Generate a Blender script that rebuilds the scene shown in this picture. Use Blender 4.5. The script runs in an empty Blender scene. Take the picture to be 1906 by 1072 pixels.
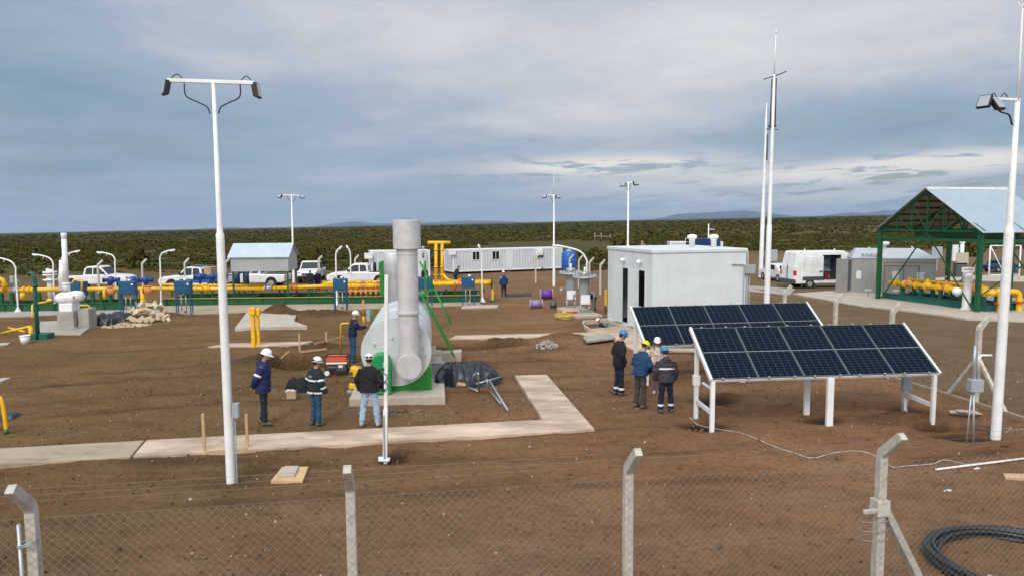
import bpy, math, random
import numpy as np
from mathutils import Matrix, Vector, Euler
R = math.radians
sin, cos, pi = math.sin, math.cos, math.pi
rng = random.Random(7)
C = bpy.context.scene.collection
SC = bpy.context.scene

# ------------------------------------------------------------------ camera
FPX, CX, CY, CAMH = 1310.0, 953.0, 536.0, 5.0
PITCH, ROLL = math.atan((536 - 414) / 1310.0), R(0.35)
cF = Vector((0, cos(PITCH), -sin(PITCH)))
_R0, _U0 = Vector((1, 0, 0)), Vector((0, sin(PITCH), cos(PITCH)))
cR = _R0 * cos(ROLL) - _U0 * sin(ROLL)
cU = _R0 * sin(ROLL) + _U0 * cos(ROLL)
cam_d = bpy.data.cameras.new('camera')
cam = bpy.data.objects.new('camera', cam_d)
C.objects.link(cam)
cam.matrix_world = Matrix(((cR.x, cU.x, -cF.x, 0), (cR.y, cU.y, -cF.y, 0), (cR.z, cU.z, -cF.z, CAMH), (0, 0, 0, 1)))
cam_d.sensor_width = 36
cam_d.lens = 36 * FPX / 1906
cam_d.clip_start = 0.1
cam_d.clip_end = 60000
SC.camera = cam


def ray(x, y):
    return cF + cR * ((x - CX) / FPX) + cU * ((CY - y) / FPX)


def G(x, y, z=0.0):
    """photo pixel -> the point of the place at height z"""
    r = ray(x, y)
    t = (z - CAMH) / r.z
    return Vector((r.x * t, r.y * t, z))


def P(x, y, Y):
    """photo pixel -> the point of the place at distance Y"""
    r = ray(x, y)
    t = Y / r.y
    return Vector((r.x * t, Y, CAMH + r.z * t))


AX = R(8)          # the site's own axes
UV = Vector((cos(AX), sin(AX), 0))
VV = Vector((-sin(AX), cos(AX), 0))

# ------------------------------------------------------------------ materials
MATS = {}


def mat(name, col, rough=0.6, metal=0.0, var=0.12, scale=3.0, bump=0.0, bscale=40.0, spec=0.5, stain=None, stain_amt=0.0, stain_scale=2.0, stretch=(1, 1, 1)):
    m = bpy.data.materials.new(name)
    m.use_nodes = True
    nt = m.node_tree
    b = nt.nodes['Principled BSDF']
    b.inputs['Roughness'].default_value = rough
    b.inputs['Metallic'].default_value = metal
    b.inputs['Specular IOR Level'].default_value = spec
    tc = nt.nodes.new('ShaderNodeTexCoord')
    mp = nt.nodes.new('ShaderNodeMapping')
    mp.inputs['Scale'].default_value = stretch
    nt.links.new(tc.outputs['Object'], mp.inputs['Vector'])
    vec = mp.outputs['Vector']
    n = nt.nodes.new('ShaderNodeTexNoise')
    n.inputs['Scale'].default_value = scale
    n.inputs['Detail'].default_value = 6
    n.inputs['Roughness'].default_value = 0.65
    nt.links.new(vec, n.inputs['Vector'])
    mr = nt.nodes.new('ShaderNodeMapRange')
    mr.inputs[1].default_value = 0.3
    mr.inputs[2].default_value = 0.7
    mr.inputs[3].default_value = 1 - var
    mr.inputs[4].default_value = 1 + var
    nt.links.new(n.outputs['Fac'], mr.inputs[0])
    hs = nt.nodes.new('ShaderNodeHueSaturation')
    hs.inputs['Color'].default_value = (*col, 1)
    nt.links.new(mr.outputs[0], hs.inputs['Value'])
    out = hs.outputs['Color']
    if stain:
        n2 = nt.nodes.new('ShaderNodeTexNoise')
        n2.inputs['Scale'].default_value = stain_scale
        n2.inputs['Detail'].default_value = 8
        n2.inputs['Roughness'].default_value = 0.7
        nt.links.new(vec, n2.inputs['Vector'])
        m2 = nt.nodes.new('ShaderNodeMapRange')
        m2.inputs[1].default_value = 0.43
        m2.inputs[2].default_value = 0.62
        m2.inputs[3].default_value = 0
        m2.inputs[4].default_value = stain_amt
        nt.links.new(n2.outputs['Fac'], m2.inputs[0])
        mx = nt.nodes.new('ShaderNodeMix')
        mx.data_type = 'RGBA'
        nt.links.new(m2.outputs[0], mx.inputs[0])
        nt.links.new(out, mx.inputs[6])
        mx.inputs[7].default_value = (*stain, 1)
        out = mx.outputs[2]
    nt.links.new(out, b.inputs['Base Color'])
    if bump:
        n3 = nt.nodes.new('ShaderNodeTexNoise')
        n3.inputs['Scale'].default_value = bscale
        n3.inputs['Detail'].default_value = 5
        nt.links.new(vec, n3.inputs['Vector'])
        bp = nt.nodes.new('ShaderNodeBump')
        bp.inputs['Strength'].default_value = bump
        bp.inputs['Distance'].default_value = 0.02
        nt.links.new(n3.outputs['Fac'], bp.inputs['Height'])
        nt.links.new(bp.outputs[0], b.inputs['Normal'])
    MATS[name] = m
    return m


def corrugated(name, col, pitch, axis=0, rough=0.5, metal=0.3, amount=0.5):
    m = mat(name, col, rough, metal, 0.08, 1.5)
    nt = m.node_tree
    tc = nt.nodes.new('ShaderNodeTexCoord')
    sx = nt.nodes.new('ShaderNodeSeparateXYZ')
    nt.links.new(tc.outputs['Object'], sx.inputs[0])
    a = nt.nodes.new('ShaderNodeMath')
    a.operation = 'MULTIPLY'
    a.inputs[1].default_value = 2 * pi / pitch
    nt.links.new(sx.outputs[axis], a.inputs[0])
    s = nt.nodes.new('ShaderNodeMath')
    s.operation = 'SINE'
    nt.links.new(a.outputs[0], s.inputs[0])
    bp = nt.nodes.new('ShaderNodeBump')
    bp.inputs['Strength'].default_value = amount
    bp.inputs['Distance'].default_value = 0.03
    nt.links.new(s.outputs[0], bp.inputs['Height'])
    nt.links.new(bp.outputs[0], nt.nodes['Principled BSDF'].inputs['Normal'])
    return m


DUST = (0.22, 0.15, 0.1)
M_white = mat('white_paint', (0.84, 0.85, 0.85), 0.45, 0, 0.05, 2, stain=(0.5, 0.45, 0.38), stain_amt=0.35, stain_scale=1.5)
M_wall = mat('white_sheet', (0.66, 0.70, 0.71), 0.5, 0, 0.05, 1.2, 0.08, 3, stain=(0.5, 0.5, 0.48), stain_amt=0.22, stain_scale=.9)
M_car = mat('car_paint', (0.80, 0.81, 0.82), 0.25, 0, 0.03, 1, stain=(0.4, 0.33, 0.26), stain_amt=0.3, stain_scale=1.5)
M_yellow = mat('yellow_paint', (0.88, 0.50, 0.010), 0.4, 0, 0.1, 4, stain=(0.55, 0.28, 0.03), stain_amt=0.35, stain_scale=3)
M_orange = mat('orange_primer', (0.62, 0.24, 0.06), 0.6, 0, 0.15, 5)
M_red = mat('red_paint', (0.5, 0.03, 0.02), 0.45, 0, 0.1, 4)
M_green = mat('green_paint', (0.005, 0.085, 0.03), 0.45, 0, 0.12, 3)
M_lgreen = mat('bright_green_paint', (0.012, 0.22, 0.022), 0.4, 0, 0.12, 3, stain=(0.06, 0.2, 0.05), stain_amt=0.4)
M_burner = mat('burner_green', (0.008, 0.27, 0.075), 0.4, 0, 0.08, 3)
M_teal = mat('teal_green', (0.006, 0.1, 0.075), 0.45, 0, 0.1, 3)
M_blue = mat('blue_paint', (0.007, 0.078, 0.17), 0.4, 0, 0.1, 3)
M_bblue = mat('vivid_blue_plastic', (0.008, 0.10, 0.40), 0.4, 0, 0.1, 2)
M_dkblue = mat('dark_blue_drum', (0.01, 0.035, 0.085), 0.45, 0, 0.1, 3)
M_deepblue = mat('deep_blue_cloth', (0.010, 0.018, 0.085), 0.85, 0, 0.35, 9, 0.7, 26)
M_navy = mat('navy_cloth', (0.005, 0.009, 0.034), 0.85, 0, 0.3, 9, 0.5, 30)
M_blue_cloth = mat('blue_cloth', (0.007, 0.042, 0.115), 0.85, 0, 0.3, 9, 0.5, 30)
M_black_cloth = mat('black_cloth', (0.005, 0.0055, 0.009), 0.85, 0, 0.3, 9, 0.5, 30)
M_greencloth = mat('dark_teal_cloth', (0.006, 0.017, 0.024), 0.85, 0, 0.3, 9, 0.5, 30)
M_greycloth = mat('dark_grey_cloth', (0.036, 0.032, 0.042), 0.85, 0, 0.3, 9, 0.5, 30)
M_brownpants = mat('grey_brown_cloth', (0.055, 0.045, 0.04), 0.9, 0, 0.25, 9, 0.5, 30)
M_pinkpants = mat('mauve_cloth', (0.17, 0.09, 0.09), 0.9, 0, 0.25, 9, 0.5, 30)
M_cream = mat('cream_cloth', (0.58, 0.46, 0.38), 0.9, 0, 0.15, 9, 0.4, 30)
M_jeans = mat('pale_denim', (0.24, 0.36, 0.50), 0.9, 0, 0.3, 7, 0.5, 30, stain=(0.5, 0.6, 0.68), stain_amt=0.7, stain_scale=5)
M_dkjeans = mat('dark_denim', (0.02, 0.065, 0.13), 0.9, 0, 0.3, 7, 0.5, 30)
M_skin = mat('skin', (0.42, 0.23, 0.15), 0.6, 0, 0.08, 10)
M_hair = mat('brown_hair', (0.13, 0.055, 0.025), 0.6, 0, 0.3, 30, 0.5, 60, stretch=(1, 1, 0.1))
M_dkhair = mat('dark_hair', (0.012, 0.01, 0.009), 0.6, 0, 0.3, 30, 0.4, 60)
M_boot = mat('dusty_boot', (0.1, 0.085, 0.065), 0.8, 0, 0.3, 12)
M_lboot = mat('pale_shoe', (0.42, 0.4, 0.38), 0.8, 0, 0.2, 12)
M_hat = mat('white_helmet', (0.82, 0.82, 0.82), 0.3, 0, 0.03, 5)
M_hatblue = mat('blue_helmet', (0.01, 0.2, 0.5), 0.3, 0, 0.05, 5)
M_hatyel = mat('yellow_helmet', (0.82, 0.72, 0.01), 0.3, 0, 0.05, 5)
M_refl = mat('reflective_tape', (0.75, 0.76, 0.78), 0.4, 0, 0.06, 12)
M_black = mat('black_plastic', (0.012, 0.013, 0.015), 0.45, 0, 0.2, 6)
M_rubber = mat('tyre_rubber', (0.02, 0.02, 0.021), 0.8, 0, 0.2, 9)
M_steel = mat('galvanised_steel', (0.42, 0.44, 0.46), 0.42, 0.5, 0.15, 5)
M_wire = mat('fence_wire', (0.31, 0.265, 0.22), 0.55, 0.3, 0.1, 5)
M_silver = mat('silver_painted_steel', (0.60, 0.63, 0.63), 0.45, 0.12, 0.06, 1.5, 0.08, 4, stain=(0.36, 0.36, 0.35), stain_amt=0.35, stain_scale=2.2)
M_stack = mat('aluminium_stack', (0.61, 0.61, 0.61), 0.42, 0.2, 0.06, 2, 0.05, 6, stain=(0.33, 0.32, 0.31), stain_amt=0.3, stain_scale=3)
M_grey = mat('grey_box_paint', (0.33, 0.36, 0.38), 0.5, 0, 0.08, 4)
M_dgrey = mat('dark_grey_metal', (0.09, 0.095, 0.1), 0.5, 0.3, 0.15, 5)
M_stainless = mat('brushed_stainless', (0.36, 0.36, 0.34), 0.36, 0.45, 0.1, 1.2, 0.06, 4, stretch=(1, 1, 0.3))
M_roofsteel = mat('cabin_roof_steel', (0.45, 0.48, 0.5), 0.42, 0.4, 0.1, 1.5)
M_conc = mat('concrete', (0.36, 0.34, 0.30), 0.9, 0, 0.15, 2.5, 0.4, 30, stain=(0.27, 0.21, 0.16), stain_amt=0.6, stain_scale=1.8)
M_post = mat('post_concrete', (0.54, 0.50, 0.435), 0.9, 0, 0.14, 5, 0.4, 40, stain=(0.24, 0.23, 0.2), stain_amt=0.5, stain_scale=7)
M_path = mat('path_concrete', (0.55, 0.42, 0.31), 0.9, 0, 0.28, 1.6, 0.5, 25, stain=(0.30, 0.22, 0.15), stain_amt=0.8, stain_scale=1.0, stretch=(0.5, 1.2, 1))
M_palegrey = mat('dirty_path_concrete', (0.44, 0.35, 0.245), 0.9, 0, 0.22, 1.6, 0.5, 25, stain=(0.24, 0.185, 0.115), stain_amt=0.9, stain_scale=1.6, stretch=(0.5, 1.4, 1))
M_kerb = mat('earthy_kerb', (0.27, 0.20, 0.135), 0.9, 0, 0.2, 3, 0.4, 20)
M_actuator = mat('actuator_blue', (0.004, 0.045, 0.24), 0.4, 0, 0.1, 3)
M_palepath = mat('pale_concrete', (0.47, 0.41, 0.33), 0.9, 0, 0.12, 1.6, 0.3, 25, stain=(0.36, 0.29, 0.23), stain_amt=0.5, stain_scale=1.5)
M_wood = mat('pine_wood', (0.52, 0.36, 0.2), 0.8, 0, 0.2, 6, 0.3, 20, stretch=(1, 1, 0.2))
M_ply = mat('plywood', (0.56, 0.38, 0.22), 0.8, 0, 0.15, 3, stain=(0.62, 0.42, 0.14), stain_amt=0.7, stain_scale=2.5)
M_card = mat('cardboard', (0.42, 0.3, 0.18), 0.85, 0, 0.1, 5)
M_rock = mat('pale_rock', (0.58, 0.46, 0.30), 0.9, 0, 0.25, 4, 0.5, 15)
M_tarp = mat('black_tarpaulin', (0.014, 0.019, 0.027), 0.32, 0, 0.3, 5, 0.5, 9)
M_purple = mat('purple_cable', (0.14, 0.035, 0.30), 0.45, 0, 0.15, 5, 0.6, 40, stretch=(6, 0.2, 0.2))
M_lilac = mat('faded_lilac_cable', (0.28, 0.20, 0.44), 0.4, 0, 0.15, 5, 0.6, 40, stretch=(6, 0.2, 0.2))
M_flange = mat('reel_flange', (0.5, 0.38, 0.3), 0.8, 0, 0.15, 6)
M_glass = mat('dark_glass', (0.015, 0.018, 0.022), 0.08, 0, 0.05, 2)
M_lens = mat('lamp_glass', (0.35, 0.38, 0.42), 0.12, 0, 0.05, 2)
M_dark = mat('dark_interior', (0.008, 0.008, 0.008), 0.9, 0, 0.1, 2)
M_taillight = mat('red_lens', (0.55, 0.02, 0.02), 0.2, 0, 0.1, 6)
M_roof = corrugated('pale_roof_sheet', (0.40, 0.47, 0.52), 0.2, 0, 0.45, 0.25, 0.35)
M_hutroof = corrugated('pale_hut_roof', (0.46, 0.55, 0.60), 0.25, 0, 0.45, 0.2, 0.3)
M_hutwall = corrugated('grey_hut_wall', (0.42, 0.435, 0.44), 0.19, 0, 0.5, 0.35, 0.5)
M_cont = corrugated('container_side', (0.58, 0.61, 0.64), 0.32, 0, 0.5, 0.05, 0.5)
M_bark = mat('scrub_bark', (0.08, 0.06, 0.045), 0.9, 0, 0.2, 8)
M_leaf1 = mat('scrub_olive', (0.080, 0.070, 0.016), 0.9, 0, 0.15, 0.05, spec=0.03)
M_leaf2 = mat('scrub_dark', (0.066, 0.063, 0.014), 0.9, 0, 0.15, 0.05, spec=0.03)
M_leaf3 = mat('scrub_dry', (0.091, 0.071, 0.021), 0.9, 0, 0.15, 0.05, spec=0.03)
M_tape = mat('white_tape', (0.58, 0.55, 0.52), 0.6, 0, 0.3, 6)
M_hose = mat('black_hose', (0.010, 0.013, 0.017), 0.35, 0, 0.2, 8)
M_yhose = mat('yellow_hose', (0.62, 0.46, 0.08), 0.5, 0, 0.15, 8)
M_eye = mat('eye_dark', (0.01, 0.008, 0.007), 0.2)


# ------------------------------------------------------------------ mesh builder
class MB:
    def __init__(s):
        s.v, s.f, s.mi, s.sm = [], [], [], []
        s.M = None

    def add(s, vs, fs, m=0, smooth=False):
        o = len(s.v)
        if s.M is not None:
            vs = [s.M @ Vector(p) for p in vs]
        s.v.extend([tuple(p) for p in vs])
        for f in fs:
            s.f.append(tuple(i + o for i in f))
            s.mi.append(m)
            s.sm.append(smooth)
        return s

    def box(s, x0, x1, y0, y1, z0, z1, m=0):
        vs = [(x, y, z) for z in (z0, z1) for y in (y0, y1) for x in (x0, x1)]
        return s.add(vs, [(0, 2, 3, 1), (4, 5, 7, 6), (0, 1, 5, 4), (2, 6, 7, 3), (0, 4, 6, 2), (1, 3, 7, 5)], m)

    def obox(s, c, size, rot=(0, 0, 0), m=0):
        Mx = Matrix.Translation(c) @ Euler(rot).to_matrix().to_4x4()
        hx, hy, hz = size[0] / 2, size[1] / 2, size[2] / 2
        vs = [Mx @ Vector((x, y, z)) for z in (-hz, hz) for y in (-hy, hy) for x in (-hx, hx)]
        return s.add(vs, [(0, 2, 3, 1), (4, 5, 7, 6), (0, 1, 5, 4), (2, 6, 7, 3), (0, 4, 6, 2), (1, 3, 7, 5)], m)

    def beam(s, p, q, w, h, m=0, up=(0, 0, 1)):
        p, q = Vector(p), Vector(q)
        d = (q - p).normalized()
        up = Vector(up)
        if abs(d.dot(up)) > 0.98:
            up = Vector((0, 1, 0))
        a = d.cross(up).normalized()
        b = a.cross(d).normalized()
        vs = []
        for e in (p, q):
            for i, j in ((-1, -1), (1, -1), (1, 1), (-1, 1)):
                vs.append(e + a * (i * w / 2) + b * (j * h / 2))
        return s.add(vs, [(0, 1, 2, 3), (7, 6, 5, 4), (0, 4, 5, 1), (1, 5, 6, 2), (2, 6, 7, 3), (3, 7, 4, 0)], m)

    def tube(s, pts, r, n=10, m=0, cap=True, smooth=True, closed=False):
        pts = [Vector(p) for p in pts]
        k = len(pts)
        rs = list(r) if isinstance(r, (list, tuple)) else [r] * k
        vs, fs = [], []
        ref = None
        for i, p in enumerate(pts):
            if closed:
                d = pts[(i + 1) % k] - pts[i - 1]
            else:
                d = pts[min(i + 1, k - 1)] - pts[max(i - 1, 0)]
            d.normalize()
            if ref is None:
                ref = Vector((0, 0, 1)) if abs(d.z) < 0.9 else Vector((1, 0, 0))
            a = d.cross(ref)
            if a.length < 1e-4:
                a = d.cross(Vector((0.3, 1, 0.2)))
            a.normalize()
            b = a.cross(d).normalized()
            ref = b if abs(b.dot(d)) < 0.5 else ref
            for j in range(n):
                t = 2 * pi * j / n
                vs.append(p + (a * cos(t) + b * sin(t)) * rs[i])
        for i in range(k if closed else k - 1):
            for j in range(n):
                i2 = (i + 1) % k
                fs.append((i * n + j, i * n + (j + 1) % n, i2 * n + (j + 1) % n, i2 * n + j))
        s.add(vs, fs, m, smooth)
        if cap and not closed:
            o = len(s.v) - len(vs)
            s.f.append(tuple(o + j for j in range(n))[::-1]); s.mi.append(m); s.sm.append(False)
            s.f.append(tuple(o + (k - 1) * n + j for j in range(n))); s.mi.append(m); s.sm.append(False)
        return s

    def cyl(s, p, q, r, r2=None, n=16, m=0, smooth=True):
        return s.tube([p, q], [r, r if r2 is None else r2], n, m, True, smooth)

    def lathe(s, prof, n=20, c=(0, 0, 0), m=0, smooth=True):
        vs, fs = [], []
        for r, z in prof:
            for j in range(n):
                t = 2 * pi * j / n
                vs.append((c[0] + r * cos(t), c[1] + r * sin(t), c[2] + z))
        for i in range(len(prof) - 1):
            for j in range(n):
                fs.append((i * n + j, i * n + (j + 1) % n, (i + 1) * n + (j + 1) % n, (i + 1) * n + j))
        fs.append(tuple(range(n))[::-1])
        fs.append(tuple((len(prof) - 1) * n + j for j in range(n)))
        return s.add(vs, fs, m, smooth)

    def ell(s, c, r, n=14, k=8, m=0, rot=None):
        vs, fs = [], []
        Mr = Euler(rot).to_matrix() if rot else None
        for i in range(k + 1):
            ph = -pi / 2 + pi * i / k
            for j in range(n):
                t = 2 * pi * j / n
                p = Vector((r[0] * cos(ph) * cos(t), r[1] * cos(ph) * sin(t), r[2] * sin(ph)))
                if Mr:
                    p = Mr @ p
                vs.append(p + Vector(c))
        for i in range(k):
            for j in range(n):
                fs.append((i * n + j, i * n + (j + 1) % n, (i + 1) * n + (j + 1) % n, (i + 1) * n + j))
        return s.add(vs, fs, m, True)

    def loft(s, rings, m=0, smooth=True, cap=True):
        n = len(rings[0])
        vs = [p for r in rings for p in r]
        fs = []
        for i in range(len(rings) - 1):
            for j in range(n):
                fs.append((i * n + j, i * n + (j + 1) % n, (i + 1) * n + (j + 1) % n, (i + 1) * n + j))
        if cap:
            fs.append(tuple(range(n))[::-1])
            fs.append(tuple((len(rings) - 1) * n + j for j in range(n)))
        return s.add(vs, fs, m, smooth)

    def prism(s, poly, z0, z1, m=0):
        n = len(poly)
        vs = [(p[0], p[1], z0) for p in poly] + [(p[0], p[1], z1) for p in poly]
        fs = [tuple(range(n))[::-1], tuple(range(n, 2 * n))]
        fs += [(i, (i + 1) % n, n + (i + 1) % n, n + i) for i in range(n)]
        return s.add(vs, fs, m)

    def extrude_y(s, poly, y0, y1, m=0, smooth=False):
        """polygon in x,z pushed along y"""
        n = len(poly)
        vs = [(p[0], y0, p[1]) for p in poly] + [(p[0], y1, p[1]) for p in poly]
        fs = [tuple(range(n)), tuple(range(n, 2 * n))[::-1]]
        fs += [((i + 1) % n, i, n + i, n + (i + 1) % n) for i in range(n)]
        return s.add(vs, fs, m, smooth)

    def extrude_x(s, poly, x0, x1, m=0):
        n = len(poly)
        vs = [(x0, p[0], p[1]) for p in poly] + [(x1, p[0], p[1]) for p in poly]
        fs = [tuple(range(n))[::-1], tuple(range(n, 2 * n))]
        fs += [(i, (i + 1) % n, n + (i + 1) % n, n + i) for i in range(n)]
        return s.add(vs, fs, m)

    def build(s, name, mats, parent=None, bevel=0.0, fix=True):
        me = bpy.data.meshes.new(name)
        me.from_pydata(s.v, [], s.f)
        me.polygons.foreach_set('material_index', s.mi)
        me.polygons.foreach_set('use_smooth', s.sm)
        for m in (mats if isinstance(mats, (list, tuple)) else [mats]):
            me.materials.append(m)
        if fix:
            import bmesh
            bm = bmesh.new()
            bm.from_mesh(me)
            bmesh.ops.recalc_face_normals(bm, faces=bm.faces)
            bm.to_mesh(me)
            bm.free()
        me.update()
        o = bpy.data.objects.new(name, me)
        C.objects.link(o)
        if parent:
            o.parent = parent
        if bevel:
            b = o.modifiers.new('bevel', 'BEVEL')
            b.width = bevel
            b.segments = 2
            b.limit_method = 'ANGLE'
            b.angle_limit = R(40)
        return o


def tag(o, label=None, cat=None, group=None, kind=None):
    if label:
        o['label'] = label
    if cat:
        o['category'] = cat
    if group:
        o['group'] = group
    if kind:
        o['kind'] = kind
    return o


def thing(name, label, cat, loc=(0, 0, 0), rz=0.0, group=None):
    o = bpy.data.objects.new(name, None)
    o.empty_display_size = 0.2
    C.objects.link(o)
    o.location = loc
    o.rotation_euler = (0, 0, rz)
    return tag(o, label, cat, group)


def dup(root, loc, rz=0.0, label=None):
    r = root.copy()
    C.objects.link(r)
    r.location = loc
    r.rotation_euler = (0, 0, rz)
    if label:
        r['label'] = label
    for ch in list(root.children):
        c = ch.copy()
        C.objects.link(c)
        c.parent = r
        for g in ch.children:
            d = g.copy()
            C.objects.link(d)
            d.parent = c
    return r


def single(name, mb, mats, label, cat, group=None, bevel=0.0, loc=None, rz=0.0, kind=None):
    o = mb.build(name, mats, None, bevel)
    if loc is not None:
        o.location = loc
        o.rotation_euler = (0, 0, rz)
    return tag(o, label, cat, group, kind)


def arc(c, r, a0, a1, n, ax=(1, 0, 0), ay=(0, 0, 1)):
    c, ax, ay = Vector(c), Vector(ax), Vector(ay)
    return [c + ax * (r * cos(a0 + (a1 - a0) * i / n)) + ay * (r * sin(a0 + (a1 - a0) * i / n)) for i in range(n + 1)]


def smooth_path(pts, n=6):
    pts = [Vector(p) for p in pts]
    out = []
    k = len(pts)
    for i in range(k - 1):
        p0, p1, p2, p3 = pts[max(i - 1, 0)], pts[i], pts[i + 1], pts[min(i + 2, k - 1)]
        for j in range(n):
            t = j / n
            out.append(0.5 * ((2 * p1) + (p2 - p0) * t + (2 * p0 - 5 * p1 + 4 * p2 - p3) * t * t + (3 * p1 - p0 - 3 * p2 + p3) * t ** 3))
    out.append(pts[-1])
    return out


def text_bm(mb, s, size, M, m=0, depth=0.004, align='CENTER'):
    cu = bpy.data.curves.new('lettering', 'FONT')
    cu.body = s
    cu.size = size
    cu.extrude = depth
    cu.align_x = align
    cu.align_y = 'CENTER'
    o = bpy.data.objects.new('lettering', cu)
    C.objects.link(o)
    dg = bpy.context.evaluated_depsgraph_get()
    me = bpy.data.meshes.new_from_object(o.evaluated_get(dg))
    mb.add([M @ v.co for v in me.vertices], [tuple(p.vertices) for p in me.polygons], m)
    bpy.data.objects.remove(o)
    bpy.data.curves.remove(cu)
    bpy.data.meshes.remove(me)

# ------------------------------------------------------------------ people
def solid(mb, name, m, parent, voxel, it=3, crease=0.0):
    """fuse the collected shapes into one continuous surface"""
    o = mb.build(name, m, None)
    md = o.modifiers.new('fuse', 'REMESH')
    md.mode = 'VOXEL'
    md.voxel_size = voxel
    md.use_smooth_shade = True
    if it:
        s = o.modifiers.new('soften', 'SMOOTH')
        s.factor = 0.5
        s.iterations = it
    dg = bpy.context.evaluated_depsgraph_get()
    me = bpy.data.meshes.new_from_object(o.evaluated_get(dg))
    old = o.data
    o.modifiers.clear()
    o.data = me
    bpy.data.meshes.remove(old)
    me.materials.clear()
    me.materials.append(m)
    for p in me.polygons:
        p.use_smooth = True
        p.material_index = 0
    from mathutils import noise
    if crease:
        vs = me.vertices
        nn = [v.normal.copy() for v in vs]
        for v, n_ in zip(vs, nn):
            c = v.co
            q = noise.noise(Vector((c.x * 9, c.y * 9, c.z * 15))) * 1.3 + abs(noise.noise(Vector((c.x * 6 + c.z * 9, c.y * 6, c.z * 22 - c.x * 8)))) * 1.2 - .4
            v.co = c + n_ * (q * crease)
    o.parent = parent
    return o


TORSO = [(0.80, .190, .140), (0.90, .190, .140), (1.0, .182, .132), (1.1, .178, .128), (1.22, .19, .13), (1.33, .20, .122), (1.40, .175, .105), (1.45, .115, .085), (1.49, .072, .072), (1.54, .066, .068)]


def tor(z):
    for a, b in zip(TORSO, TORSO[1:]):
        if z <= b[0]:
            t = max(0, (z - a[0]) / (b[0] - a[0]))
            return a[1] + (b[1] - a[1]) * t, a[2] + (b[2] - a[2]) * t
    return TORSO[-1][1:]


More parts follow.
